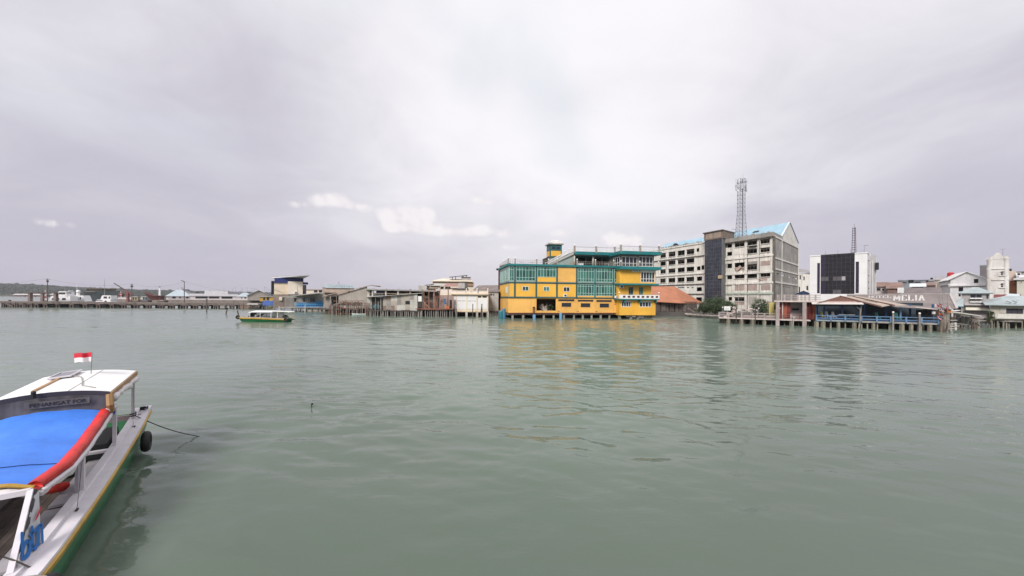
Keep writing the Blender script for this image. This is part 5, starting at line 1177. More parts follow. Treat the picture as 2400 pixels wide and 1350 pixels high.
def house(name, label, cat, fr, r, depth, wm, holes=(), roof=None, rm=None, over=.4, rise=1.2, pane=None, z0=.9, frame=None, back=True):
    """Plain house: walls with openings, panes, and a flat, gable or hip roof."""
    u0, u1, za, zc = fr.rect(*r); t = thing(name, label, cat, fr.P((u0 + u1) / 2, z0, -depth / 2))
    hs = [fr.rect(*h) for h in holes]; shell(t, fr, u0, u1, z0, zc, 0, depth, wm, hs)
    for h in hs:
        if frame: window(t, fr, *h, -.12, max(1, round((h[1] - h[0]) / .7)), [1], frame, pane or M_glassd, fw=.08)
        else: obj('window', fr.box(MB(), h[0] - .1, h[1] + .1, h[2] - .14, h[2], 0, .1), wm, t); ubox(t, fr, 'pane', pane or M_glassd, h[0], h[1], h[2], h[3], -.2, -.16)
    a, b, o = u0 - over, u1 + over, over
    if roof == 'flat': ubox(t, fr, 'roof', rm, a, b, zc, zc + .3, -depth - o, o)
    if roof == 'shed': obj('roof', MB().slab([fr.P(a, zc, o), fr.P(b, zc, o), fr.P(b, zc + rise, -depth - o), fr.P(a, zc + rise, -depth - o)], .12), rm, t)
    if roof == 'side':   # ridge across the view
        m_ = -depth / 2
        obj('roof', MB().slab([fr.P(a, zc, o), fr.P(b, zc, o), fr.P(b, zc + rise, m_), fr.P(a, zc + rise, m_)], .12), rm, t); obj('roof', MB().slab([fr.P(a, zc + rise, m_), fr.P(b, zc + rise, m_), fr.P(b, zc, -depth - o), fr.P(a, zc, -depth - o)], .12), rm, t)
    if roof == 'gable':  # ridge away from the viewer
        c = (u0 + u1) / 2; obj('gable', MB().prism([fr.P(u0, zc, 0), fr.P(u1, zc, 0), fr.P(c, zc + rise, 0)], -fr.n * .25), wm, t)
        obj('roof', MB().slab([fr.P(a, zc - rise * over / (c - u0), o), fr.P(c, zc + rise + .1, o), fr.P(c, zc + rise + .1, -depth), fr.P(a, zc - rise * over / (c - u0), -depth)], .14), rm, t); obj('roof', MB().slab([fr.P(c, zc + rise + .1, o), fr.P(b, zc - rise * over / (c - u0), o), fr.P(b, zc - rise * over / (c - u0), -depth), fr.P(c, zc + rise + .1, -depth)], .14), rm, t)
    if roof == 'hip':
        k = min(depth / 2, (u1 - u0) / 2); c0, c1 = u0 + k * .8, u1 - k * .8; m_ = -depth / 2; zt = zc + rise
        A, B, C, D = fr.P(a, zc, o), fr.P(b, zc, o), fr.P(b, zc, -depth - o), fr.P(a, zc, -depth - o); E, G = fr.P(c0, zt, m_), fr.P(c1, zt, m_)
        for q in ([A, B, G, E], [B, C, G], [C, D, E, G], [D, A, E]): obj('roof', MB().slab(q, .1), rm, t)
    return t
def rr(Z, *a): return [zr(Z, *q) for q in a]
def right_town():
    m_tile2 = mat('brown_tile_roof', (.24, .155, .13), .85, .2, .5); m_wh = mat('town_white', (.76, .745, .74), .75, .1, .5, streak=.25, scol=(.4, .36, .33)); m_pk = mat('town_pinkish', (.60, .52, .50), .8, .15, .5, streak=.3, scol=(.3, .25, .22)); m_bg = mat('grey_blue_wall', (.24, .26, .29), .8, .15, .5, streak=.4)
    house('small_pink_house', 'small pale house with a brown roof just right of the white hotel', 'house', Ff(2052, 128, 2082, 126), zr(ZR, 325, 550, 480, 690), 8, m_pk, rr(ZR, (328, 572, 385, 608), (402, 578, 435, 605)), 'side', m_tile2, rise=1.6)
    house('brown_house', 'low brown-roofed house between the small pale house and the painted roof', 'house', Ff(2078, 122, 2112, 120), zr(ZR, 480, 575, 670, 700), 8, mat('brown_wall', (.2, .13, .115), .9, .2), rr(ZR, (600, 570, 632, 600)), 'side', m_tile2, rise=2.0)
    f = Ff(2104, 150, 2192, 146); t = house('grey_blue_block', 'long grey-blue flat block on the skyline behind the painted roof', 'building', f, zr(ZR, 632, 465, 1140, 700), 10, m_bg, rr(ZR, (690, 485, 750, 500), (860, 480, 945, 498), (1020, 455, 1050, 510)), 'flat', m_bg, .2)
    for X0, X1, Y0, Y1, m in ((775, 850, 455, 490, M_dark), (1085, 1120, 425, 450, M_dark), (632, 685, 455, 470, m_bg), (1060, 1140, 445, 470, M_gwall)): pbox(t, f, 'roof_unit', m, zr(ZR, X0, Y0, X1, Y1), -2, .3)
    f = Ff(2133, 118, 2168, 117); house('white_canopy_house', 'house with a bright white flat roof above the dark-roofed hall', 'house', f, zr(ZR, 815, 548, 1000, 700), 6, M_gwall, rr(ZR, (830, 555, 980, 572)), 'shed', mat('bright_white_roof', (.74, .76, .77), .6, .05), rise=1.1)
    house('brown_block', 'brown flat-topped block between the white roof and the beige building', 'house', Ff(2168, 124, 2194, 123), zr(ZR, 1010, 530, 1160, 700), 7, mat('brown_wall2', (.22, .17, .15), .9, .2), (), 'shed', m_tile2, rise=1.2)
    f = Ff(2192, 112, 2235, 108); t = house('beige_building', 'beige building with a roof terrace left of the large white house', 'building', f, zr(ZR, 1155, 460, 1360, 700), 9, mat('beige_wall', (.44, .37, .31), .85, .15, streak=.4), rr(ZR, (1185, 500, 1195, 560), (1210, 500, 1218, 560)), 'flat', M_cpale, .3); u0, u1, za, zc = f.rect(*zr(ZR, 1155, 432, 1360, 460)); railing(t, f, u0, u1, za + .3, .8, .1, M_cpale, 1.2, 2, .1)
    p = f.P(f.U(2228), f.Z(2228, 648), -2); q = thing('red_water_tank', 'bright red water tank on a white stand on the skyline', 'tank', p)
    obj('tank', MB().path([p, p + V((0, 0, 1.05)), p + V((0, 0, 1.3))], [.72, .70, .35], 14), mat('tank_red', (.45, .03, .035), .45, .1), q); obj('stand', MB().tube(p - V((0, 0, 2.5)), p, .85, .85, 12), m_wh, q); obj('saddle', MB().tube(p - V((0, 0, .02)), p + V((0, 0, .1)), .95, .95, 14), mat('tank_dark_red', (.4, .04, .04), .5), q)
    # large white house with gable front
    f = Fr(2228, 98, 2312, 92); g = Fr(2204, 106, 2227.5, 98); f.b = -g.u; t = house('large_white_house', 'large white gabled house with square dark windows left of the tower', 'house', f, zr(ZR, 1365, 440, 1868, 700), 12, m_wh, rr(ZR, (1695, 442, 1760, 500), (1480, 560, 1546, 618), (1480, 650, 1512, 690)), 'gable', m_wh, .35, rise=1.75, frame=mat('dark_frame', (.05, .045, .05), .6))
    u0, u1, za, zc = f.rect(*zr(ZR, 1365, 526, 1868, 544)); ubox(t, f, 'string_course', m_wh, u0 - .2, u1 + .1, za, zc, 0, .3); ubox(t, f, 'string_course', mat('maroon_line', (.14, .07, .07), .8), u0, u1, za - .12, za - .004, 0, .15)
    L = g.L; hs = rr(ZR, (1265, 590, 1280, 650), (1283, 585, 1298, 640), (1302, 578, 1320, 635), (1328, 572, 1345, 628)); hs = [g.rect(*h) for h in hs]; zt = g.Z(2220, 668); obj('side_wall', g.wall(MB(), 0, L, 1, zt, hs, 0, .25), m_wh, t)
    for h in hs: ubox(t, g, 'pane', M_glassd, h[0], h[1], h[2], h[3], -.2, -.15)
    obj('side_roof', MB().slab([g.P(-.3, zt + .1, .4), g.P(L, zt + .1, .4), g.P(L, zt + 1.6, -4), g.P(-.3, zt + 1.6, -4)], .2), m_wh, t)
    p0 = zr(ZR, 1420, 425, 1580, 465); 
    # weathered tower
    f = Ff(2312, 90, 2365, 87.5); u0, u1, za, zc = f.rect(*zr(ZR, 1885, 165, 2180, 660)); t = thing('weathered_tower', 'weathered white tower house with arched windows and a small pediment', 'tower', f.P((u0 + u1) / 2, 1, -2)); m_t = mat('tower_plaster', (.68, .65, .62), .85, .12, .5, streak=.75, scol=(.28, .22, .18), patch=.5, pcol=(.45, .39, .35))
    hs = [f.rect(*zr(ZR, 2068, y0, 2150, y1)) for y0, y1 in ((348, 392), (515, 562))]; shell(t, f, u0, u1, 1, zc, 0, 4.2, m_t, hs)
    for h in hs:
        window(t, f, *h, -.1, 2, [1, 1], M_white, M_glassd, fw=.05); c = (h[0] + h[1]) / 2; rad = (h[1] - h[0]) / 2
        pts = [f.P(c + rad * math.cos(a), h[3] + rad * .8 * math.sin(a), .03) for a in [k * math.pi / 8 for k in range(9)]]; fan = obj('fanlight', MB().prism(pts, -f.n * .05), M_glassd, t); obj('arch_moulding', MB().path([p + f.n * .05 for p in pts], .07, 5), m_t, t); ubox(t, f, 'window_sill', m_t, h[0] - .2, h[1] + .2, h[2] - .15, h[2], 0, .2)
        for a in (.8, 1.57, 2.35): obj('fan_bar', MB().bar(f.P(c, h[3], .05), f.P(c + rad * math.cos(a), h[3] + rad * .8 * math.sin(a), .05), .06, .04), M_white, fan)
    for u, px in ((u0 + .3, 0), (u1 - .3, 1)): obj('corner_turret', MB().path([f.P(u, 1, -.25), f.P(u, zc - .6, -.25), f.P(u, zc + .2, -.25)], [.42, .42, .5], 14), m_t, t, smooth=False)
    for y in (300, 455): z = f.Z(2338, 580 + y / 6); ubox(t, f, 'string_course', m_t, u0 - .1, u1 + .1, z - .1, z + .1, 0, .16)
    c = (u0 + u1) / 2; obj('pediment', MB().prism([f.P(c - 1.9, zc, .05), f.P(c + 1.9, zc, .05), f.P(c + 1.3, zc + .55, .05), f.P(c + .7, zc + .7, .05), f.P(c + .15, zc + 1.5, .05), f.P(c - .2, zc + 1.5, .05), f.P(c - .8, zc + .7, .05), f.P(c - 1.4, zc + .5, .05)], -f.n * .3), m_t, t)
    p = f.P(c + .7, zc + .5, -1); obj('aerial', MB().bar(p, p + V((0, 0, 1.9)), .05).bar(p + V((-.7, 0, 1.8)), p + V((.7, 0, 1.9)), .05), M_steel, t)
    f = Ff(2296, 108, 2314, 104); house('dark_slab_house', 'dark grey slab-sided house behind the left of the weathered tower', 'house', f, zr(ZR, 1778, 262, 1880, 700), 6, mat('slate_wall', (.15, .135, .14), .85, .15), (), 'flat', m_bg, .05)
    f = Ff(2362, 97, 2392, 95); t = house('orange_house', 'orange-brown house with a cream top floor right of the tower', 'house', f, zr(ZR, 2185, 470, 2335, 700), 7, mat('orange_wall', (.42, .175, .085), .8, .12), rr(ZR, (2255, 520, 2285, 534)), 'flat', mat('cream_ledge', (.52, .41, .33), .8), .25)
    pbox(t, f, 'top_floor', mat('cream_wall', (.56, .44, .37), .8, .1), zr(ZR, 2190, 330, 2290, 455), -5, -.6); pbox(t, f, 'ledge', mat('orange_ledge', (.36, .14, .07), .8), zr(ZR, 2190, 482, 2330, 500), 0, .5); pbox(t, f, 'roof_vent', M_dark, zr(ZR, 2192, 300, 2228, 335), -2, -.9)
    f = Ff(2378, 92, 2440, 90); t = house('cream_corner_house', 'cream house with a white balcony at the right edge above the waterfront', 'house', f, zr(ZR, 2300, 450, 2700, 760), 8, mat('cream_green_wall', (.56, .54, .47), .8, .1, streak=.3), rr(ZR, (2350, 480, 2370, 490)), 'flat', m_wh, .5)
    pbox(t, f, 'upper_storey', m_wh, zr(ZR, 2330, 345, 2700, 420), -6, -1.2); pbox(t, f, 'roof', M_dark, zr(ZR, 2290, 335, 2700, 347), -6.5, -.6); aircon(t, f, *ZR(2322, 375), -.5, .8, .7)
    f = Ff(2330, 84, 2392, 83); house('maroon_roofed_house', 'low pale house with a curved maroon roof below the tower', 'house', f, zr(ZR, 2000, 715, 2330, 800), 4, m_wh, (), 'shed', mat('maroon_roof', (.17, .045, .045), .8, .2), .3, rise=.9)
right_town()

def right_water():
    m_gr = M_gwall
    # grey house with pale hip roof, ground floor with awnings
    f = Ff(2250, 77, 2320, 75.5); u0, u1, za, zc = f.rect(*zr(ZR, 1560, 640, 1915, 780))
    t = house('grey_stilt_house', 'small grey two-storey house with a pale blue hip roof on the waterfront', 'house', f, zr(ZR, 1520, 640, 1915, 1010), 6, m_gr, rr(ZR, (1640, 655, 1812, 745), (1865, 660, 1905, 725)), 'hip', M_ltroof, .5, rise=1.25, frame=mat('grey_frame', (.3, .29, .3), .6), z0=1.5)
    for Y0, Y1, X0, X1, n1, m in ((790, 815, 1560, 1910, .7, m_gr), (840, 885, 1580, 1912, 1.3, mat('cream_awning', (.66, .62, .52), .7, .1)), (710, 725, 1640, 1815, .5, M_white), (762, 775, 1640, 1815, .35, M_white)):
        u, v, a, b = f.rect(*zr(ZR, X0, Y0, X1, Y1), n1); obj('awning', MB().slab([f.P(u, a + .1, n1), f.P(v, a + .1, n1), f.P(v, b + .05, 0), f.P(u, b + .05, 0)], .09), m, t)
    for X0, X1, Y0, Y1, m in ((1610, 1880, 888, 930, mat('mauve_sheet', (.40, .35, .37), .8, .12)), (1690, 1890, 935, 1000, mat('pale_sheet', (.50, .45, .45), .8, .12)), (1890, 1925, 930, 1000, M_dark)): pbox(t, f, 'sheet_panel', m, zr(ZR, X0, Y0, X1, Y1), .02, .12)
    ubox(t, f, 'deck', M_woodg, -1, f.U(2395), 1.2, 1.45, -6, 1.2)
    piles(t, f, [2257, 2264, 2273, 2282, 2293, 2301, 2311, 2320, 2331, 2342, 2352, 2360], -.8, 1.25, .9, .11, M_woodg, .06)
    # right-edge waterfront house
    f = Fr(2318, 74, 2470, 71); f.b = radial(2318); t = thing('pale_waterfront_house', 'long low house with a sagging pale blue roof over the water at the right edge', 'house', f.P(5, 1.4, -3)); L = f.L
    r = f.rect(*zr(ZR, 1925, 815, 2800, 1010)); hw = f.rect(*zr(ZR, 2150, 860, 2385, 932)); zb = f.Z(2370, 747)
    shell(t, f, r[0], r[1], zb, r[3] + .3, 0, 6, mat('buff_wall', (.44, .40, .34), .85, .15, .6, streak=.4), [hw])
    window(t, f, *hw, -.1, 3, [1, .3], M_dark, gloss('dusk_glass', (.06, .055, .075), .2), fw=.1); pbox(t, f, 'wall_panel', M_cpale, zr(ZR, 2065, 850, 2150, 930), 0, .06); pbox(t, f, 'window', M_dark, zr(ZR, 2480, 860, 2650, 930), 0, .05)
    obj('roof', MB().slab([f.P(-1.2, r[3] + .15, 1.0), f.P(L * .35, r[3] + .05, 1.1), f.P(L + 3, r[3] + .2, 1.1), f.P(L + 3, r[3] + 1.7, -4), f.P(L * .3, r[3] + 1.9, -4.5), f.P(-1.2, r[3] + .9, -3)], .14), M_ltroof, t)
    obj('roof_hip', MB().slab([f.P(L * .12, r[3] + .9, -2.5), f.P(L * .55, r[3] + .85, -2.5), f.P(L * .5, r[3] + 2.2, -5.5), f.P(L * .33, r[3] + 2.3, -5.5)], .12), mat('paler_roof', (.46, .51, .53), .7, .12, .5), t)
    obj('tarpaulin', MB().path([f.P(L * .25, r[3] + .9, .3), f.P(L * .29, r[3] + .55, .8), f.P(L * .33, r[3] + .95, .5), f.P(L * .38, r[3] + .6, .8), f.P(L * .42, r[3] + .9, .4)], .14, 6), mat('grey_tarp', (.38, .42, .44), .7), t)
    lw = f.rect(*zr(ZR, 1995, 938, 2800, 1006), .9); ubox(t, f, 'low_wall', mat('whitewashed_wall', (.55, .53, .49), .85, .12, .8, streak=.5), lw[0], lw[1], lw[2], lw[3], .7, .9)
    ubox(t, f, 'deck', M_wooddk, -1, L + 3, zb - .25, zb - .003, -6, .85); ubox(t, f, 'rear_piles_screen', M_wooddk, 0, L + 3, -.8, zb - .3, -3.2, -3)
    piles(t, f, [2325, 2338, 2352, 2365, 2381, 2396, 2412, 2430], -.8, zb - .25, .5, .13, M_pile, .03)
    bush('mangrove_bush', 'yellow-green shrub between the grey stilt house and the right-edge house', 'bush', 2322, 752, 724, 12, 72, 600, 3, .22, seed=9, zb=1.2)
    # left return: blue tin lean-to with mast
    f = Ff(2228, 76, 2252, 76); t = thing('blue_lean_to', 'pale blue tin lean-to left of the grey stilt house', 'shed', f.P(1, 1, -1)); r = f.rect(2229, 706, 2253, 718)
    obj('roof', MB().slab([f.P(r[0], r[2], .8), f.P(r[1] + .3, r[2], .8), f.P(r[1] + .3, r[3] + .8, -3), f.P(r[0] + .8, r[3], -3)], .1), M_ltroof, t); ubox(t, f, 'wall', M_inside, r[0] + .3, r[1], 1.2, r[2] - .1, -3, 0)
    obj('edge_board', MB().bar(f.P(r[0], r[2] - .05, .84), f.P(r[1] + .3, r[2] - .05, .84), .06, .14), mat('teal_edge', (.05, .19, .27), .7), t)
    # ramp, jetty frame, steps
    f = Fr(2205, 63.5, 2300, 72); t = thing('timber_landing', 'ramshackle timber landing with a white ramp plank right of the blue pavilion', 'landing', f.P(4, 0, -1))
    a, b = at(2234, 732, 65), at(2291, 740.5, 70); obj('ramp_plank', MB().bar(a, b, 1.0, .18), mat('white_plank', (.62, .58, .53), .8, .15), t)
    obj('ramp_plank', MB().bar(at(2232, 729, 66), at(2247, 727, 67), .5, .08), M_white, t)
    rnd = random.Random(2)
    for X, y0 in ((480, 590), (640, 640), (775, 650), (870, 640), (970, 690), (1050, 650), (1120, 690), (1195, 720), (1245, 760)):
        p = at(2180 + X / 10.909, 680 + y0 / 10.909, 66 + X * .004); obj('post', MB().tube(V((p.x + rnd.uniform(-.2, .2), p.y, -.8)), p, .13, .11, 7), rnd.choice((M_woodg, M_wood)), t)
    for (X0, Y0, X1, Y1) in ((690, 860, 980, 880), (830, 690, 960, 730), (1080, 750, 1260, 730), (990, 700, 1090, 770), (1160, 820, 1260, 910), (700, 720, 790, 700), (850, 930, 980, 940), (1090, 790, 1420, 780), (960, 760, 1250, 790)):
        obj('beam', MB().bar(at(2180 + X0 / 10.909, 680 + Y0 / 10.909, 68), at(2180 + X1 / 10.909, 680 + Y1 / 10.909, 69), .16), rnd.choice((M_woodg, M_wood, M_wooddk)), t)
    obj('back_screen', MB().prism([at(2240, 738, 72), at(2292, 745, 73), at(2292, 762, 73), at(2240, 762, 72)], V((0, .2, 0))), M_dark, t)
    t = thing('timber_steps', 'pale timber steps going down to the water right of the bundled poles', 'steps', at(2232, 775, 62.5))
    for X in (478, 655): obj('stringer', MB().bar(at(2180 + X / 10.909, 680 + 1020 / 10.909, 61.5) , at(2180 + (X - 5) / 10.909, 680 + (590 if X < 500 else 840) / 10.909, 63.5), .22, .16), M_cpale if X > 500 else M_wood, t)
    for Y in (770, 860, 925, 980): obj('tread', MB().bar(at(2180 + 480 / 10.909, 680 + Y / 10.909, 63.2 - Y * .001), at(2180 + 665 / 10.909, 680 + Y / 10.909, 63.2 - Y * .001), .35, .09), M_cpale, t)
    t = thing('bundled_poles', 'thick bundle of upright timber poles at the right end of the blue pavilion', 'poles', at(2217, 778, 62))
    for k in range(13):
        px = 2207 + k * 1.25 + rnd.uniform(-.6, .6); top = 733 + rnd.uniform(-1, 6) + (6 if k < 3 else 0); b = at(px + rnd.uniform(-1, 1), 779, 62.3 + rnd.uniform(0, .9)); b.z = -.8; q = at(px, top, 62.6); obj('pole', MB().tube(b, q, .17, .13, 7), rnd.choice((M_woodg, M_wood)), t)
    # festival pennant poles
    t = thing('pennant_bundle', 'bundle of red, white, orange and blue cloth pennants on thin poles at the pavilion end', 'flags', at(2205, 770, 62)); cols = [mat('cloth_' + n, c, .8, .1, 2) for n, c in (('red', (.36, .04, .05)), ('white', (.74, .66, .67)), ('orange', (.50, .17, .04)), ('pink', (.62, .32, .35)), ('blue', (.06, .08, .3)))]
    for k, (x0, x1, y1) in enumerate(((2210, 2197, 688), (2212, 2201, 686), (2213, 2208, 690), (2222, 2220, 690))):
        obj('pole', MB().tube(at(x0, 745, 62.4 + k * .1), at(x1, y1, 62.6 + k * .1), .045, .03, 6), M_woodg, t)
    spots = [(2196, 716, 1), (2201, 717, 0), (2205, 712, 0), (2212, 717, 1), (2207, 720, 4), (2199, 730, 2), (2203, 733, 2), (2206, 728, 1), (2209, 726, 3), (2204, 740, 1), (2207, 743, 4), (2202, 744, 3), (2207, 736, 0), (2220, 721, 3), (2228, 720, 1), (2224, 729, 2), (2229, 728, 2), (2206, 749, 3), (2216, 722, 0), (2223, 716, 3)]
    for px, py, c in spots:
        p = at(px, py, 62.3 + rnd.uniform(-.3, .3)); s = rnd.uniform(.2, .36); mb = MB(); K = 5
        mb.loft([[p + V((-s + 2 * s * i / K, .1 * math.sin(i * 1.7 + px), s * .9 - .12 * i)) for i in range(K + 1)], [p + V((-s * .6 + 1.5 * s * i / K, .15 * math.sin(i * 1.3), -s * .9 + rnd.uniform(-.1, .2))) for i in range(K + 1)]]); obj('pennant', mb, cols[c], t, fix=False)
right_water()
# ================================================================== left-hand row of stilt houses
M_cream = mat('cream_render', (0.74, 0.62, 0.48), .8, .08, .5, streak=.25, scol=(.4, .32, .25)); M_creamw = mat('cream_white_render', (0.80, 0.71, 0.60), .8, .07, .5, streak=.2, scol=(.45, .37, .3))
M_navy = mat('navy_band', (.022, .035, .16), .6, .15); M_brickw = mat('grey_brown_brick', (.27, .21, .18), .9, .2, .8, streak=.4)
M_tin = mat('corrugated_tin', (.36, .32, .275), .7, .15, .5, streak=.55, scol=(.17, .13, .10), corr=((1, 0, 0), .22, .012)); M_tin2 = mat('dull_tin', (.27, .245, .225), .75, .2, .5, streak=.6, scol=(.12, .1, .09), corr=((1, 0, 0), .22, .012)); M_tin3 = mat('pale_tin', (.47, .45, .41), .7, .15, .6, streak=.4, scol=(.25, .2, .16), corr=((1, 0, 0), .22, .012))
M_plk = mat('weathered_plank_wall', (.34, .325, .30), .9, .2, .8, streak=.55, scol=(.15, .14, .12), corr=((0, 0, 1), .25, .008))
M_redw = mat('red_timber', (.22, .09, .06), .85, .3, 1.0, streak=.4); M_crate = mat('blue_crate', (.02, .20, .48), .5, .15, 2); M_crate2 = mat('pale_blue_crate', (.12, .36, .58), .5, .15, 2)
def cream_house():
    fr = Ff(642, 141, 711, 138); t = thing('cream_navy_house', 'cream house with a navy band and a tilted flat roof left of the stilt row', 'house', fr.P(5, 1, -4)); R_ = lambda *a: fr.rect(*zr(ZL, *a))
    w_ = R_(510, 255, 1320, 600); b_ = R_(480, 600, 1400, 790); nv = R_(520, 150, 1335, 262)
    shell(t, fr, w_[0], w_[1], w_[2], w_[3] - .003, 0, 3.2, M_cream, ()); shell(t, fr, b_[0], b_[1] + .5, .8, b_[3] - .003, .1, 3.2, M_brickw, ())
    k = R_(895, 240, 1310, 600); ubox(t, fr, 'projecting_bay', M_creamw, k[0], k[1], k[2], k[3], .0, .9); ubox(t, fr, 'side_strip', M_dark, w_[0] - .9, w_[0] - .02, w_[2], w_[3] + .3, -3, -.2)
    ubox(t, fr, 'navy_band', M_navy, nv[0], nv[1], w_[3], nv[3], -3, -.1); ubox(t, fr, 'navy_ledge', M_navy, nv[0] - .3, k[0] - .05, w_[3] - .35, w_[3] - .005, .0, .35)
    A, B, C, D = at(634.5, 649.5, 141.5), at(724.5, 645.3, 134.5), fr.P(nv[1] - .2, nv[3] + .3, -3.2), fr.P(nv[0] - .6, nv[3] + .02, -3.2)
    obj('roof', MB().slab([A, B, C, D], .22), mat('pale_soffit', (.46, .45, .46), .7, .08), t); obj('roof_edge', MB().bar(A + V((0, -.04, 0)), B + V((0, -.04, 0)), .08, .34), mat('steel_edge', (.33, .33, .34), .6), t)
    c = R_(1290, 258, 1510, 330); obj('blue_porch', MB().slab([fr.P(c[0] + .3, c[3], .1), fr.P(c[1] - .5, c[3] - .05, .1), fr.P(c[1] - .5, c[3] - .05, -2), fr.P(c[0] + .3, c[3], -2)], .75), M_navy, t)
    e = R_(1330, 330, 1415, 600); ubox(t, fr, 'dim_side_wall', mat('violet_grey', (.13, .115, .14), .8, .2), w_[1] + .01, e[1], .8, e[3], -1.5, -.1)
    aircon(t, fr, *ZL(1118, 545), .9, .9, .75); obj('cable', MB().path([fr.P(*fr.uz(*ZL(520, 470)), .05), fr.P(*fr.uz(*ZL(650, 510)), .05), fr.P(*fr.uz(*ZL(770, 580)), .05)], .05, 5), M_brickw, t); obj('cable', MB().path([fr.P(*fr.uz(*ZL(1165, 370)), .93), fr.P(*fr.uz(*ZL(1165, 520)), .93)], .04, 5), M_brickw, t)
    pbox(t, fr, 'meter_cupboard', M_creamw, zr(ZL, 650, 670, 735, 770), .1, .5)
cream_house()
def low_grey():
    fr = Ff(667, 131, 762, 131); R_ = lambda *a: fr.rect(*zr(ZL, *a)); t = thing('grey_plank_house', 'low grey plank house with three dark windows above the blue crates', 'house', fr.P(5, 1, -4))
    u0, u1 = fr.U(667.9), fr.U(758.5); zd = fr.Z(*ZL(1300, 965)); hs = [R_(1070, 700, 1142, 812), R_(1318, 700, 1390, 812), R_(1518, 700, 1662, 812)]
    za, zc = fr.Z(*ZL(820, 655)), fr.Z(*ZL(1890, 560)); zl = min(za, zc) - .1
    shell(t, fr, u0, u1, zd, zl, 0, 8, M_plk, hs); obj('gable', MB().prism([fr.P(u0, zl, 0), fr.P(u1, zl, 0), fr.P(u1, zc, 0), fr.P(u0, za, 0)], -fr.n * .2), M_plk, t)
    for h in hs: window(t, fr, *h, -.15, 1 if h[1] - h[0] < 1.2 else 2, [1], M_woodg, M_glassd, fw=.06); ubox(t, fr, 'window_hood', M_woodg, h[0] - .2, h[1] + .2, h[3], h[3] + .12, 0, .4)
    d = R_(845, 700, 1022, 930); ubox(t, fr, 'door', M_tin2, d[0], d[1], d[2], d[3], .0, .07); 
    for X in (835, 1050, 1165, 1410, 1475, 1700): u = fr.U(600 + X / 12); ubox(t, fr, 'wall_batten', M_woodg, u - .08, u + .08, zd, zl, 0, .09)
    A, B = at(*ZL(740, 668), 131.5), at(*ZL(1920, 545), 125); obj('roof', MB().slab([A, B, B + radial(760) * 8 + V((0, 0, .2)), A + radial(662) * 8 + V((0, 0, .2))], .16), M_woodg, t)
    ubox(t, fr, 'deck', M_conc, u0 - 1.5, u1 + 2, zd - .3, zd, -8, 2.2); f2 = fr
    piles(t, fr, [ZL(x, 0)[0] for x in (1000, 1065, 1195, 1290, 1375, 1455, 1560, 1650, 1700, 1800, 1880)], -.8, zd - .3, 1.9, .14, M_woodg, .04); piles(t, fr, [ZL(x, 0)[0] for x in (1030, 1130, 1250, 1420, 1600, 1750, 1850)], -.8, zd - .3, -2, .16, M_wooddk, .05)
    ubox(t, fr, 'crosswalk_rail', M_pinkw, fr.U(655), fr.U(769), zd + .08, zd + .2, 2.5, 2.65)
    for X, Y0 in ((650, 935), (1380, 905), (1915, 900)):
        u, z = fr.uz(*ZL(X, Y0), 2.8); q = thing('mooring_stake', {650: 'white stake beside the stern roof of the green boat', 1380: 'white stake in the water before the middle of the blue crates', 1915: 'white stake in the water at the right end of the blue crates'}[X], 'stake', fr.P(u, -.5, 2.8), 'white stakes before the blue crates'); obj('shaft', MB().tube(fr.P(u, -.5, 2.8), fr.P(u, z, 2.8), .10, .09, 8), M_white, q); obj('cap', MB().tube(fr.P(u, z, 2.8), fr.P(u, z + .06, 2.8), .12, .1, 8), M_white, q)
    # stacked fish crates, each a thing
    n0 = 0; cw = 65
    def crate(X, Y0, Y1, lab, m):
        u, v, a, b = fr.rect(*zr(ZL, X, Y0, X + cw - 3, Y1), 1.3); c = thing('fish_crate', lab, 'crate', fr.P((u + v) / 2, a, 1.0), 'blue fish crates stacked on the deck')
        obj('box', fr.wall(MB(), u, v, a, b, [(u + (v - u) * .25, u + (v - u) * .75, a + (b - a) * .6, a + (b - a) * .82)], 1.3, .6), m, c)
        mb = MB(); fr.box(mb, u - .02, v + .02, b - .09, b - .003, .68, 1.34); obj('rim', mb, M_crate, c)
        mb = MB(); fr.box(mb, u + .12, v - .12, a + (b - a) * .15, a + (b - a) * .5, 1.3, 1.33); obj('label_plate', mb, M_crate2, c)
    nums = ['first', 'second', 'third', 'fourth', 'fifth', 'sixth', 'seventh', 'eighth', 'ninth', 'tenth', 'eleventh', 'twelfth']
    for k in range(12): crate(1115 + k * 64, 902, 965, 'blue fish crate in the bottom row, %s from the left' % nums[k], M_crate)
    for k in range(12): crate(1115 + k * 64, 836, 899, 'blue fish crate in the upper row, %s from the left' % nums[k], M_crate if k % 4 else M_crate2)
    for k in range(3): crate(1690 + k * 64, 785, 833, 'blue fish crate on the short top row at the right, %s from the left' % nums[k], M_crate)
low_grey()
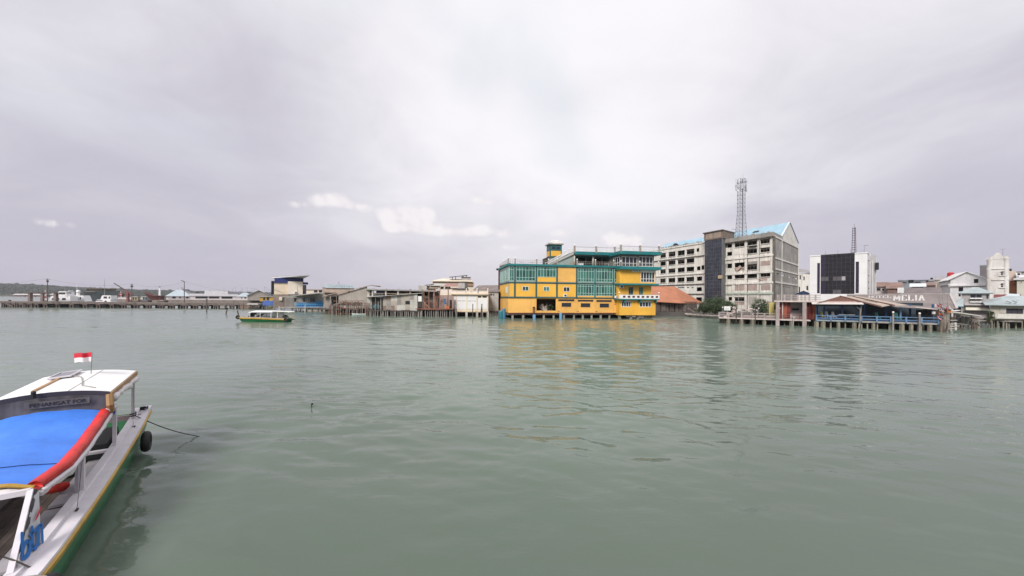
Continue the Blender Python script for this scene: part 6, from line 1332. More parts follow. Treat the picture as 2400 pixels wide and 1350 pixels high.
def behind_left():
    f = Ff(720, 165, 790, 160); house('pale_far_house', 'small white house with louvred windows behind the cream house', 'house', f, zr(ZL, 1400, 470, 1880, 700), 7, M_creamw, rr(ZL, (1630, 485, 1730, 545), (1765, 485, 1860, 545)), 'flat', M_pinkw, .3)
    f = Ff(760, 150, 832, 146); t = house('beige_parapet_house', 'beige house with a pale blue parapet behind the tin warehouse', 'house', f, zr(Z4, 1440, 372, 1930, 480), 9, mat('beige_brick', (.47, .37, .30), .85, .12, streak=.2), (), 'flat', M_conc, .1)
    r = f.rect(*zr(Z4, 1478, 312, 1932, 368), .4); ubox(t, f, 'parapet', mat('pale_blue_parapet', (.48, .58, .62), .8, .12, .8, streak=.4, scol=(.3, .34, .36)), r[0], r[1], r[2], r[3], -4, .4)
    mb = MB(); rnd = random.Random(9)
    for k in range(14): u = r[0] + (r[1] - r[0]) * (.12 + .06 * k) + rnd.uniform(-.1, .1); z = (r[2] + r[3]) / 2 + rnd.uniform(-.12, .12); f.box(mb, u, u + .22, z - .14, z + .14, .4, .42)
    obj('vent_holes', mb, M_conc, t); p = f.P(f.U(793.5), r[3], -2); obj('chimney_pipe', MB().tube(p, p + V((0, 0, 1.1)), .14), M_conc, t)
    u, v, a, b = f.rect(*zr(Z4, 1460, 425, 1640, 440), 2.0); ubox(t, f, 'porch_roof', M_tan, u, v, a, b, -1, 2)
behind_left()
def warehouse():
    fr = Fr(755, 112, 880, 108); R_ = lambda *a: fr.rect(*zr(Z4, *a)); t = thing('tin_warehouse', 'corrugated tin warehouse with one long roof slope down to the left', 'warehouse', fr.P(7, 1, -5))
    ul = fr.U(*[Z4(1690, 0)[0]]); ur = fr.U(Z4(2130, 0)[0]); zb = fr.Z(*Z4(1900, 690)); za, zk = fr.Z(*Z4(1690, 470)), fr.Z(*Z4(2130, 345))
    obj('gable_wall', MB().prism([fr.P(ul, zb, 0), fr.P(ur, zb, 0), fr.P(ur, zk, 0), fr.P(ul, za, 0)], -fr.n * .15), M_tin, t)
    p = lambda X, Y, n: fr.P(*fr.uz(*Z4(X, Y), n), n)
    A, B = p(1435, 492, 1.2), p(2195, 318, .4); obj('roof', MB().slab([A, B, B + radial(868) * 10 + V((0, 0, .2)), A + radial(756) * 12], .14), M_tan, t); C = p(2345, 330, .4); obj('roof', MB().slab([B, C, C + radial(888) * 10, B + radial(868) * 10 + V((0, 0, .2))], .14), M_tan, t)
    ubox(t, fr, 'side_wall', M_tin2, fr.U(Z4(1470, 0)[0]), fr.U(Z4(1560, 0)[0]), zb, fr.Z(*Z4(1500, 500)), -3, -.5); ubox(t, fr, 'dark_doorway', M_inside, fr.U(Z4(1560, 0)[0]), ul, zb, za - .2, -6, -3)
    obj('porch_post', MB().tube(p(1562, 700, .6), p(1562, 490, .6), .1), M_cpale, t); obj('porch_post', MB().tube(p(1660, 700, .2), p(1660, 480, .2), .1), M_woodg, t)
    for X, Y in ((1850, 425), (2030, 378)): pbox(t, fr, 'wall_bracket', M_wood, zr(Z4, X - 12, Y - 8, X + 12, Y + 8), 0, .25)
    ubox(t, fr, 'deck', M_wooddk, fr.U(756), fr.U(866), zb - .35, zb, -9, 1.2)
    piles(t, fr, [757, 763, 770, 776, 783, 790, 797, 803, 810, 818, 826, 833, 840, 848, 855, 862], -.8, zb - .3, .6, .13, M_wood, .12); piles(t, fr, range(757, 866, 5), -.8, zb - .3, -1.2, .17, M_wooddk, .1); ubox(t, fr, 'shade_screen', M_wooddk, fr.U(756), fr.U(868), -1, zb - .36, -4, -3.7)  # dark rear piles and added screen paint the shade under the warehouse
    # timber stakes and fish pen in front
    t2 = thing('timber_fish_pen', 'tangle of brown timber stakes and rails fencing the water before the tin warehouse', 'fish pen', fr.P(fr.U(815, 2.5), 0, 2.5)); rnd = random.Random(21); fm = [M_wood, M_woodg, M_redw]
    U = lambda X, n: fr.U(Z4(X, 0)[0], n); Zz = lambda X, Y, n: fr.Z(*Z4(X, Y), n)
    for X in list(range(1545, 1650, 11)) + list(range(1660, 2190, 34)) + [1690, 1730, 1810, 1820, 1905, 1915, 1990, 2060, 2110, 2115, 2150, 2165, 2185]:
        n = 2.5 + rnd.uniform(-.6, .6); top = 560 + rnd.uniform(0, 60) if X > 1640 else 590 + rnd.uniform(0, 70)
        a = fr.P(U(X, n) + rnd.uniform(-.25, .25), -.8, n); b = fr.P(U(X, n), Zz(X, top, n), n); obj('stake', MB().tube(a, b, rnd.uniform(.08, .15), .08, 6), rnd.choice(fm), t2)
    for X0, Y0, X1, Y1 in ((1610, 570, 2090, 565), (1680, 605, 2160, 610), (1720, 610, 2150, 645), (1700, 685, 2120, 680), (1650, 770, 1900, 768), (1700, 660, 1900, 700), (1900, 710, 2130, 660), (1560, 640, 1700, 650), (1990, 690, 2150, 690), (1610, 625, 1760, 600)):
        n = 2.4 + rnd.uniform(-.4, .5); obj('rail', MB().tube(fr.P(U(X0, n), Zz(X0, Y0, n), n), fr.P(U(X1, n), Zz(X1, Y1, n), n), .1, .08, 6), rnd.choice(fm), t2)
    n = 1.9
    for k in range(20):
        u = U(1650, n) + k * .42; ubox(t2, fr, 'fence_board', rnd.choice((M_wood, M_wood, mat('pen_board', (.16, .13, .11), .9, .3, 1.2, streak=.4))), u, u + .39, Zz(1900, 700 + rnd.uniform(-4, 16), n), Zz(1900, 575 + rnd.uniform(0, 25), n), n - .03, n + .03)
    obj('sagging_net', MB().loft([[fr.P(U(1690 + 70 * k, 2.2), Zz(1700, 640, 2.2), 2.2) for k in range(7)], [fr.P(U(1690 + 70 * k, 2.2), Zz(1700, 660 + 50 * math.sin(k / 6 * math.pi), 2.2), 2.3) for k in range(7)]]), M_woodg, t2)
    # little tender
    q = at(841, 737.5, 104); b = thing('rowing_boat', 'small pale green rowing boat tied below the timber fish pen', 'boat', V((q.x, q.y, 0))); L = 3.7; rings = []
    for i in range(9):
        s = -1 + 2 * i / 8; wv = .62 * (1 - abs(s) ** 2.6) + .05; zz = .42 + .14 * s * s; x = q.x + s * L / 2
        rings.append([(x, q.y - wv, zz), (x, q.y - wv * .7, -.1), (x, q.y, -.2), (x, q.y + wv * .7, -.1), (x, q.y + wv, zz)])
    obj('hull', MB().loft(rings), mat('seafoam_paint', (.45, .58, .53), .6, .12, streak=.3), b, smooth=True, fix=False); obj('gunwale', MB().path([r[0] for r in rings], .05, 5).path([r[4] for r in rings], .05, 5), M_white, b)
    for s in (-.4, .4): obj('thwart', MB().box(q.x + s - .12, q.x + s + .12, q.y - .5, q.y + .5, .3, .34), M_wood, b)
warehouse()
def open_frame():
    fr = Fr(858, 106, 1015, 103); p = lambda X, Y, n=0: fr.P(*fr.uz(*Z5(X, Y), n), n); U = lambda X, n=0: fr.U(Z5(X, 0)[0], n); Zz = lambda X, Y, n=0: fr.Z(*Z5(X, Y), n)
    t = thing('open_frame_building', 'unfinished concrete frame building with a flat roof beside the tin warehouse', 'building', fr.P(8, 1, -5)); zr_ = Zz(1000, 318); zb = Zz(900, 560)
    obj('roof', MB().slab([p(535, 308, .6), p(1440, 332, .6), p(1440, 332, .6) + radial(1024) * 9, p(535, 308, .6) + radial(858) * 9], .35), M_conc, t)
    for X in (620, 790, 945, 1100, 1250, 1405): u = U(X); ubox(t, fr, 'column', M_cpale if X < 1000 else M_woodg, u - .18, u + .18, zb, Zz(X, 305 + (X - 535) * .027) + .1, -.2, .2)
    m_in = mat('brick_inside', (.09, .065, .06), .9, .3); ubox(t, fr, 'back_wall', m_in, U(600), U(1420), zb, zr_ - .3, -7.2, -7); ubox(t, fr, 'inner_partition', m_in, U(1000), U(1030), zb, zr_ - .3, -7, -1); ubox(t, fr, 'lintel_beam', M_wood, U(600), U(1100), Zz(800, 372) - .1, Zz(800, 372) + .15, -.15, .1)
    ubox(t, fr, 'blue_tarpaulin', mat('dark_blue_tarp', (.02, .04, .09), .7), U(640), U(770), Zz(700, 385), Zz(700, 325), -1.1, -1.0)
    ubox(t, fr, 'side_wall', M_cpale, U(540), U(612), zb, Zz(580, 320), -.4, -.2); pbox(t, fr, 'window', M_inside, zr(Z5, 578, 325, 605, 400), -.2, -.15)
    # lower tin-roofed front room with patchwork wall
    t2 = thing('patchwork_tin_shed', 'shed clad in a patchwork of pale and rusty tin sheets over the water', 'shed', fr.P(9, 1, 1)); n = 1.6
    A, B = p(545, 412, 3.0), p(1245, 362, 2.0); obj('roof', MB().slab([A, B, B + radial(985) * 4, A + radial(860) * 4], .12), M_cpale, t2)
    za, zc = Zz(755, 410, n), Zz(1190, 372, n); u0, u1 = U(752, n), U(1190, n); z0 = Zz(900, 580, n)
    rnd = random.Random(31); ms = [M_tin, M_tin2, M_tin3, M_tin, M_cpale, mat('rust_tin', (.23, .16, .125), .8, .3, .8, streak=.5)]
    cols = [752, 795, 850, 905, 930, 985, 1035, 1100, 1145, 1190]
    for k, (a, b) in enumerate(zip(cols, cols[1:])):
        ua, ub = U(a, n), U(b, n); zt = za + (zc - za) * (k + .3) / 9; cuts = sorted([z0 + rnd.uniform(-.1, .1), z0 + (zt - z0) * rnd.uniform(.3, .42), z0 + (zt - z0) * rnd.uniform(.58, .72), zt])
        for j, (c, d) in enumerate(zip(cuts, cuts[1:])):
            if k == 6 and j == 1:
                h = ubox(t2, fr, 'window', M_woodg, ua, ub, c, d, n - .1, n); ubox(h, fr, 'pane', M_dark, ua + .1, ub - .1, c + .1, d - .1, n, n + .02); continue
            m = M_tin3 if (k in (4, 5) and j == 0) or (k in (7, 8) and j < 2) else rnd.choice(ms); ubox(t2, fr, 'tin_sheet', m, ua - .04, ub + .04, c - .05, d + .05, n - .02 + .015 * (k % 2) + .02 * (j % 2), n + .02 + .015 * (k % 2) + .02 * (j % 2))
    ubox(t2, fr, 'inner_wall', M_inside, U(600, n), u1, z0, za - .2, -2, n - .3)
    pbox(t2, fr, 'hung_sheet', M_white, zr(Z5, 1200, 405, 1245, 472), n + .1, n + .14); pbox(t2, fr, 'dark_board', M_inside, zr(Z5, 1195, 475, 1250, 550), n, n + .08)
    ubox(t2, fr, 'deck', M_wooddk, U(560, n), U(1245, n), z0 - .35, z0 - .1, -4, n + .6)
    for X in (590, 655, 725): obj('porch_post', MB().tube(p(X, 590, 2.2), p(X, 415, 2.2), .08), M_woodg, t2)
    for X, Y in ((650, 500), (690, 470), (610, 520), (720, 450)): obj('leaning_board', MB().bar(p(X, 575, 1.9), p(X + rnd.uniform(-25, 25), Y, 1.9), .18, .06), rnd.choice((M_wood, M_woodg, M_redw)), t2)
    q = p(680, 545, 1.2); obj('tarp_heap', MB().ball(q, 1.0, 10, 7, (1.3, .5, .8)), mat('teal_tarp', (.06, .14, .17), .7), t2, smooth=True)
    pts = [580, 600, 625, 648, 690, 720, 745, 762, 790, 815, 850, 880, 900, 915, 945, 970, 1000, 1035, 1050, 1075, 1105, 1130, 1150, 1175, 1200, 1230, 1245]
    piles(t2, fr, [Z5(x, 0)[0] for x in pts], -.8, z0 - .1, 2.0, .13, M_woodg, .14); piles(t2, fr, [Z5(x, 0)[0] for x in pts], -.8, z0 - .1, .2, .16, M_wooddk, .12); piles(t2, fr, [Z5(x, 0)[0] for x in pts[::2]], -.8, z0 - .1, -1.5, .2, M_wooddk, .12); ubox(t2, fr, 'shade_screen', M_wooddk, U(540, n), U(1260, n), -1, z0 - .36, -3.8, -3.5)  # rear rows and added screen coloured dark as shade under the shed
    # reddish timber staging
    U2 = lambda X: fr.U(ZW(X, 0)[0], 2.2); Z2_ = lambda X, Y: fr.Z(*ZW(X, Y), 2.2); P2 = lambda X, Y, n=2.2: fr.P(fr.U(ZW(X, 0)[0], n), fr.Z(*ZW(X, Y), n), n)
    t3 = thing('red_timber_staging', 'reddish timber scaffold staging between the tin shed and the white garages', 'scaffold', P2(500, 1140)); m3 = [M_redw, M_wood, mat('pale_red_timber', (.33, .17, .12), .85, .25)]
    zdk = Z2_(500, 955); ubox(t3, fr, 'deck', M_redw, U2(-60), U2(945), zdk - .18, zdk, -3, 2.6); ubox(t3, fr, 'deck_edge', m3[2], U2(100), U2(740), zdk - .32, zdk - .18, 2.3, 2.5)
    for X, Y0 in ((125, 440), (155, 510), (205, 620), (285, 440), (430, 440), (470, 640), (520, 650), (585, 440), (620, 690), (800, 370), (440, 700), (265, 660), (795, 640)):
        obj('upright', MB().tube(P2(X + rnd.uniform(-14, 14), 960), P2(X, Y0), .1, .085, 6), rnd.choice(m3), t3)
    for X0, Y0, X1, Y1 in ((110, 625, 290, 620), (200, 745, 440, 745), (200, 660, 300, 655), (400, 625, 600, 620), (130, 740, 330, 950), (180, 830, 300, 940), (130, 945, 330, 945), (560, 780, 690, 930), (460, 660, 620, 655), (480, 760, 520, 960), (210, 780, 470, 770), (590, 605, 930, 600)):
        obj('brace', MB().tube(P2(X0, Y0), P2(X1, Y1), .085, .08, 6), rnd.choice(m3), t3)
    for k in range(6): obj('ladder_rung', MB().bar(P2(140, 930 - k * 30), P2(240 - k * 6, 930 - k * 30), .09), m3[2], t3)
    obj('hung_blue_cloth', MB().prism([P2(690, 690, 2.0), P2(735, 680, 2.0), P2(760, 830, 2.1), P2(685, 835, 2.1)], fr.n * .04), mat('denim_cloth', (.08, .13, .24), .85), t3)
    for X in (760, 815): obj('orange_bin', MB().path([P2(X, 955), P2(X, 880)], [.28, .32], 10), mat('orange_bin', (.5, .15, .05), .6), t3)
    piles(t3, fr, [ZW(x, 0)[0] for x in (20, 80, 105, 190, 260, 320, 365, 420, 470, 490, 540, 605, 670, 720, 770, 860, 920)], -.8, zdk - .15, 2.0, .12, M_woodg, .1); piles(t3, fr, [ZW(x, 0)[0] for x in range(0, 940, 55)], -.8, zdk - .2, 0, .17, M_wooddk, .1); ubox(t3, fr, 'shade_screen', M_wooddk, U2(-60), U2(960), -1, zdk - .2, -2.6, -2.3)  # dark rear row and added screen stand in for shade beneath the staging
    ubox(t3, fr, 'rear_wall', mat('dim_timber_wall', (.12, .085, .075), .9, .3), U2(100), U2(430), zdk, Z2_(300, 460), -2, -1.8); ubox(t3, fr, 'rear_wall', mat('pink_board', (.36, .26, .23), .85, .2), U2(520), U2(905), zdk, Z2_(700, 610), .6, .8)
    pbox(t3, fr, 'doorway', M_brown, zr(ZW, 845, 725, 905, 945), .8, .86)
open_frame()
def garages():
    fr = Fr(1060, 103, 1146, 101); fr.b = radial(1146); U = lambda X, n=0: fr.U(ZW(X, 0)[0], n); Zz = lambda X, Y, n=0: fr.Z(*ZW(X, Y), n); R_ = lambda *a: fr.rect(*zr(ZW, *a)); m_w = mat('garage_cream', (.72, .63, .50), .8, .08, .6, streak=.2, scol=(.45, .36, .26)); m_d = mat('garage_white', (.70, .685, .68), .7, .05)
    t = thing('white_garage_building', 'cream building with white roller doors and a balustraded roof terrace on piles', 'building', fr.P(5, 1, -5)); u0, u1 = U(905), U(1875); zb, zt = Zz(1400, 1010), Zz(1400, 575)
    hs = [R_(1605, 615, 1690, 660), R_(1725, 615, 1840, 660)]; shell(t, fr, u0, u1, zb, zt, 0, 6.5, m_w, hs)
    for h in hs: ubox(t, fr, 'pane', M_glassd, h[0], h[1], h[2], h[3], -.2, -.15)
    for X0, X1, Y0 in ((910, 1010, 600), (1040, 1285, 595), (1320, 1565, 595), (1605, 1850, 680)):
        r = R_(X0, Y0, X1, 965); d = ubox(t, fr, 'roller_door', m_d, r[0], r[1], r[2], r[3], 0, .06)
        for k in range(7): z = r[2] + (r[3] - r[2]) * (k + .5) / 7; ubox(d, fr, 'slat', m_d, r[0] + .03, r[1] - .03, z - .2, z + .2, .06, .075)
        if X0 < 1600:
            for a, b in ((.04, .45), (.53, .93)): ubox(d, fr, 'vent_slot', M_conc, r[0] + (r[1] - r[0]) * a, r[0] + (r[1] - r[0]) * b, Zz(1200, 752), Zz(1200, 738), .06, .085)
    for X in (1025, 1300, 1583, 1868): u = U(X); ubox(t, fr, 'pier', m_w, u - .12, u + .12, zb, zt, 0, .14); ubox(t, fr, 'pile', M_cpale, u - .3, u + .3, -1, zb, -.5, .05)
    for X in (1100, 1200, 1400, 1500, 1700, 1800): u = U(X, -4); ubox(t, fr, 'pile', M_pile, u - .2, u + .2, -1, zb, -4.4, -4)
    ubox(t, fr, 'rear_pile_screen', M_wooddk, u0, u1, -1, zb, -6.2, -6)
    ubox(t, fr, 'cornice', mat('cream_cornice', (.72, .58, .43), .8, .08), u0 - .1, u1 + .25, zt, zt + .35, -6.5, .7); ubox(t, fr, 'base_beam', mat('cream_base', (.6, .48, .34), .8, .12), u0, u1, zb - .003 - .35, zb - .003, -6.4, .1)
    zc = zt + .35; zp = Zz(1400, 480); mp = mat('terrace_pink', (.70, .60, .53), .8, .08)
    for a, b in ((920, 1050), (1055, 1280), (1300, 1440), (1455, 1590), (1640, 1870)): ubox(t, fr, 'parapet_panel', mp, U(a), U(b), zc, zp, .3, .45); ubox(t, fr, 'parapet_cap', mp, U(a) - .1, U(b) + .1, zp, zp + .12, .22, .53)
    for X in (1295, 1580, 1868): u, z = fr.uz(*ZW(X, 425), .37); ubox(t, fr, 'newel_post', mp, u - .15, u + .15, zc, z - .15, .22, .52); globe(t, fr.P(u, z, .37), .17, M_globe)
    # lower left terrace
    f2 = Fr(1020, 105, 1062, 104); r = f2.rect(*zr(ZW, 480, 540, 910, 598)); ubox(t, f2, 'side_terrace', m_w, r[0], r[1], r[2], r[3], -5, 0)
    r2 = f2.rect(*zr(ZW, 480, 440, 910, 530)); ubox(t, f2, 'parapet_panel', mp, r2[0], r2[1], r[3] + .003, r2[3], -.15, .02); ubox(t, f2, 'parapet_cap', mp, r2[0] - .1, r2[1] + .1, r2[3], r2[3] + .12, -.22, .1)
    for X in (560, 700): u, z = f2.uz(*ZW(X, 428), -.1); globe(t, f2.P(u, z, -.1), .17, M_globe, mp, .3)
    p = f2.P(f2.U(ZW(800, 0)[0], .3), f2.Z(*ZW(800, 960), .3), .3); obj('flag_pole', MB().tube(p, f2.P(f2.U(ZW(800, 0)[0], .3), f2.Z(*ZW(800, 360), .3), .3), .05), M_sage, t)
    # stakes in the water in front
    for X, Y0, lean, lab in ((990, 840, .5, 'leaning grey stake in the water at the left of the white roller doors'), (1465, 830, 0, 'upright dark stake in the water before the second roller door'), (1712, 825, 0, 'pair of crossed dark stakes in the water before the third roller door')):
        n = 2.2; u, z = fr.uz(*ZW(X, Y0), n); q = thing('water_stake', lab, 'stake', fr.P(u, -.8, n), 'stakes before the white garage building')
        obj('shaft', MB().tube(fr.P(u + lean, -.8, n), fr.P(u, z, n), .15, .11, 7), M_woodg if lean else M_wooddk, q)
        if X == 1712: obj('brace', MB().tube(fr.P(u - .45, -.8, n), fr.P(u - .02, z - .1, n + .2), .13, .1, 7), M_wooddk, q); obj('brace', MB().tube(fr.P(u + .3, -.8, n), fr.P(u + .05, z - .3, n + .2), .12, .1, 7), M_woodg, q)
        else: obj('cap', MB().tube(fr.P(u, z, n), fr.P(u, z + .05, n), .12, .08, 7), M_wooddk, q)
    # houses above and behind
    f = Ff(1010, 135, 1115, 131); r = zr(ZW, 400, 300, 1490, 470); t = house('cream_roofed_house', 'broad cream house with flat tiered roofs and a pergola above the garages', 'house', f, zr(ZW, 400, 250, 1480, 470), 9, m_w, (), 'flat', m_w, .4)
    q = f.rect(*zr(ZW, 400, 190, 1300, 235), 1); obj('tier_roof', MB().slab([f.P(q[0] - .5, q[2] + .3, 1.2), f.P(q[1] + 2, q[2] + .3, 1.2), f.P(q[1] + 1.5, q[3] + .9, -6), f.P(q[0] + 3, q[3] + .9, -6)], .2), m_w, t)
    pr = f.rect(*zr(ZW, 830, 50, 1320, 110), -2); obj('pergola_roof', MB().slab([f.P(pr[0], pr[2], -1), f.P(pr[1], pr[3], -1), f.P(pr[1], pr[3] + .1, -4), f.P(pr[0], pr[2] + .1, -4)], .2), M_band, t)
    for X in (915, 1000, 1180, 1205, 1290): u = f.U(ZW(X, 0)[0], -1.2); ubox(t, f, 'pergola_post', M_band, u - .14, u + .14, q[3] - .5, pr[2] + (pr[3] - pr[2]) * (X - 830) / 490 - .18, -1.4, -1.1)
    k = f.rect(*zr(ZW, 1170, 120, 1400, 210), -1); ubox(t, f, 'roof_cabin', M_gwall, k[0], k[1], k[2], k[3], -4, -1); ubox(t, f, 'cabin_lid', M_band, k[0] - .2, k[1] + .2, k[3], k[3] + .2, -4.3, -.7)
    ubox(t, f, 'ledge', mat('orange_ledge2', (.5, .3, .18), .8), *f.rect(*zr(ZW, 1250, 300, 1500, 335), .5), 0, .5)
    f = Fr(998, 120, 1078, 118); t = house('rust_roofed_house', 'house with rusty pink and grey tin roofs behind the side terrace', 'house', f, zr(ZW, 230, 400, 1060, 560), 6, mat('tan_wall', (.42, .35, .29), .85, .15), rr(ZW, (600, 360, 680, 430), (720, 365, 860, 430)), None, None)
    p = lambda X, Y, n: f.P(*f.uz(*ZW(X, Y), n), n)
    obj('roof', MB().slab([p(310, 325, 1), p(690, 335, 1), p(690, 335, 1) + V((.3, 5, .8)), p(330, 325, 1) + V((.3, 5, .8))], .14), M_cpale, t); obj('roof', MB().slab([p(680, 350, 1.2), p(1075, 345, 1.2), p(1040, 285, 1.2) + V((0, 5, .3)), p(690, 280, 1.2) + V((0, 5, .3))], .14), mat('rusty_pink_tin', (.38, .21, .18), .75, .2, streak=.4, corr=((1, 0, 0), .3, .01)), t)
    obj('arched_gable', MB().prism([p(230, 415, .5), p(300, 340, .5), p(450, 320, .5), p(590, 350, .5), p(600, 415, .5)], V((0, .2, 0))), mat('tan_gable', (.38, .31, .25), .85, .15), t); obj('roof', MB().slab([p(225, 415, .8), p(300, 330, .8), p(300, 330, .8) + V((0, 5, .2)), p(225, 415, .8) + V((0, 5, .2))], .12), M_band, t); obj('roof', MB().slab([p(170, 320, .5), p(380, 290, .5), p(380, 290, .5) + V((0, 4, .2)), p(170, 320, .5) + V((0, 4, .2))], .15), M_band, t)
    w = f.rect(*zr(ZW, 0, 335, 240, 430), -2); ubox(t, f, 'white_tin_wing', M_tin3, w[0], w[1], 2, w[3], -6, -2)
    f = Fr(1070, 112, 1094, 111); b = f.rect(*zr(ZW, 1070, 245, 1250, 410)); t = thing('brick_chimney_house', 'small grey rooftop cabin with flat lid above the terrace balustrade', 'cabin', f.P(b[0] + .8, b[2], -1)); ubox(t, f, 'cabin', M_gwall, b[0], b[1], b[2], b[3], -2, 0); ubox(t, f, 'lid', M_band, b[0] - .2, b[1] + .15, b[3], b[3] + .2, -2.3, .3); pbox(t, f, 'louvre', M_cpale, zr(ZW, 1110, 275, 1150, 370), 0, .05); ubox(t, f, 'base', M_wooddk, b[0] - .2, b[1] + .3, b[2] - 1.2, b[2], -2, .3)
    f = Fr(1108, 122, 1172, 119); t = house('brown_slate_roof_house', 'low house with a long brown roof between the garages and the yellow building', 'house', f, zr(ZW, 1500, 450, 2160, 560), 8, M_gwall, (), 'side', mat('brown_slate', (.22, .175, .16), .8, .25, .5, streak=.3), .3, rise=1.6)
    # grey house and dark red tall flank next to the yellow building
    f = Fr(1144, 106, 1172, 106); t = house('grey_board_house', 'narrow grey board house on stilts left of the yellow building', 'house', f, zr(ZW, 1885, 500, 2150, 1010), 6, mat('grey_board', (.40, .385, .38), .85, .15, .8, streak=.5, scol=(.2, .16, .14), corr=((1, 0, 0), .3, .008)), rr(ZW, (1925, 555, 1985, 605), (2000, 560, 2045, 605)), 'shed', M_zinc, .3, rise=.9, z0=1.6, frame=M_woodg)
    piles(t, f, [ZW(x, 0)[0] for x in (1900, 1980, 2040, 2110, 2150)], -.8, 1.65, -.2, .13, M_pile, .04); ubox(t, f, 'deck', M_woodg, -.3, f.L + .3, 1.4, 1.6, -5, .5)
    f = Fr(1167, 112, 1196, 111); t = house('dark_red_tall_house', 'tall narrow dark red flank with a tiered roof behind the yellow building', 'house', f, zr(Z6, 100, 520, 250, 1000), 8, mat('dark_red_sheet', (.075, .022, .02), .8, .3, .6, streak=.3), (), None, None)
    p = lambda X, Y, n: f.P(*f.uz(*Z6(X, Y), n), n)
    obj('roof', MB().slab([p(70, 503, .6), p(260, 470, .6), p(260, 470, .6) + V((0, 6, 0)), p(70, 503, .6) + V((0, 6, 0))], .15), M_band, t); obj('roof', MB().slab([p(115, 468, .4), p(260, 425, .4), p(260, 425, .4) + V((0, 6, 0)), p(115, 468, .4) + V((0, 6, 0))], .15), M_band, t)
    pbox(t, f, 'white_frieze', M_white, zr(Z6, 100, 508, 180, 522), 0, .1); pbox(t, f, 'red_awning', mat('red_awning', (.2, .03, .035), .7), zr(Z6, 95, 880, 185, 945), 0, 1.0)
garages()
# ================================================================== far left: jetty, yachts, quay
M_jet = mat('jetty_concrete', (.155, .125, .115), .9, .25, .5, streak=.5, scol=(.07, .055, .05)); M_jetp = mat('jetty_pile', (.10, .075, .07), .9, .3); M_yw = mat('yacht_white', (.78, .77, .78), .35, .04); M_yg = gloss('yacht_glass', (.05, .045, .055), .12)
FJ = Fr(-60, 158, 606, 156)
def jetty():
    fr = FJ; L = fr.L; zd = fr.Z(300, 709); t = thing('long_jetty', 'long dark concrete jetty on paired piles across the left of the harbour', 'jetty', fr.P(L / 2, 0, -3)); U = lambda px: fr.U(px)
    ubox(t, fr, 'deck', M_jet, 0, L, zd - .75, zd, -5, 0); ubox(t, fr, 'deck_kerb', mat('jetty_kerb', (.26, .21, .19), .9, .2), 0, L, zd, zd + .18, -.3, .05); ubox(t, fr, 'deck_kerb', M_jet, 0, L, zd, zd + .15, -5, -4.7)
    cen = [14, 30, 48, 66, 84, 105, 134, 166.5, 198, 229, 261, 288, 318, 347, 377, 401.5, 432, 456.5, 481, 507.5, 541.5, 572, 598]
    for c in cen:
        u = U(c); ubox(t, fr, 'pile_cap', M_jetp, u - .95, u + .95, zd - 1.25, zd - .753, -4.9, -.05)
        for d in (-.6, .6):
            for n_ in (-.5, -4.3): ubox(t, fr, 'pile', M_jetp, u + d - .27, u + d + .27, -1.5, zd - 1.253, n_ - .3, n_ + .3)
        if c > 270:
            for s in (-1, 1): obj('haunch', MB().prism([fr.P(u + s * .95, zd - .753, -.1), fr.P(u + s * 2.0, zd - .753, -.1), fr.P(u + s * .95, zd - 1.2, -.1)], -fr.n * 4.6), M_jet, t)
    ubox(t, fr, 'fender_wall', M_jetp, U(20), U(82), -.6, zd - .76, -.9, -.6)
    for c in (5, 9, 24, 36, 41, 56, 60, 75): u = U(c); ubox(t, fr, 'fender_pile', M_jetp, u - .22, u + .22, -1, zd - .5, -.3, .2)
    obj('stair_string', MB().bar(fr.P(U(13), zd - .4, .3), fr.P(U(33), .1, .3), .35, .3), M_jet, t)
    for c in (16, 103): ubox(t, fr, 'bollard', M_jetp, U(c) - .3, U(c) + .3, zd, zd + .7, -1.2, -.6)
    # portal of three pillars
    p = thing('concrete_portal', 'three brown concrete pillars joined by a thin beam on the jetty', 'portal', fr.P(U(83), zd, -2.5)); zp = fr.Z(80, 687)
    for c in (53, 83, 114): ubox(p, fr, 'pillar', mat('portal_brown', (.20, .155, .145), .9, .2), U(c) - .5, U(c) + .5, zd, zp, -3, -2)
    ubox(p, fr, 'beam', M_jetp, U(47), U(146), zp, zp + .32, -3.2, -1.8)
    for a, b, y in ((36, 50, 701.5), (57, 80, 702)): ubox(p, fr, 'handrail', mat('handrail_grey', (.28, .27, .28), .7), U(a), U(b), fr.Z(50, y), fr.Z(50, y) + .1, -2.3, -2.2)
    return zd
jz = jetty()
def pole(px, py0, py1, Y, label, arms, lamp=False, z=None):
    a, b = at(px, py1, Y), at(px, py0, Y); t = thing('utility_pole', label, 'pole', a, 'utility poles along the jetty')
    obj('shaft', MB().tube(a, b, .16, .11, 7), M_jetp, t)
    for dz, w_ in arms: obj('cross_arm', MB().bar(b + V((-w_, 0, -dz)), b + V((w_, 0, -dz)), .14), M_jetp, t)
    if lamp: obj('solar_panel', MB().bar(b + V((-1.2, 0, .5)), b + V((.1, 0, -.1)), .7, .08), M_glassd, t)
    else: obj('transformer', MB().tube(b + V((0, 0, -1.4)), b + V((0, 0, -.7)), .34, n=8), M_jetp, t)
    return b
w1 = pole(111.5, 653, 706, 156, 'tall utility pole with a transformer near the left end of the jetty', ((.3, .8),)); w2 = pole(309, 665, 708, 156, 'shorter utility pole with two cross arms behind the crane boom', ((.4, .55), (1.2, .8))); w3 = pole(432, 660, 709, 155, 'utility pole with a slanted solar panel in the middle of the jetty', (), True)
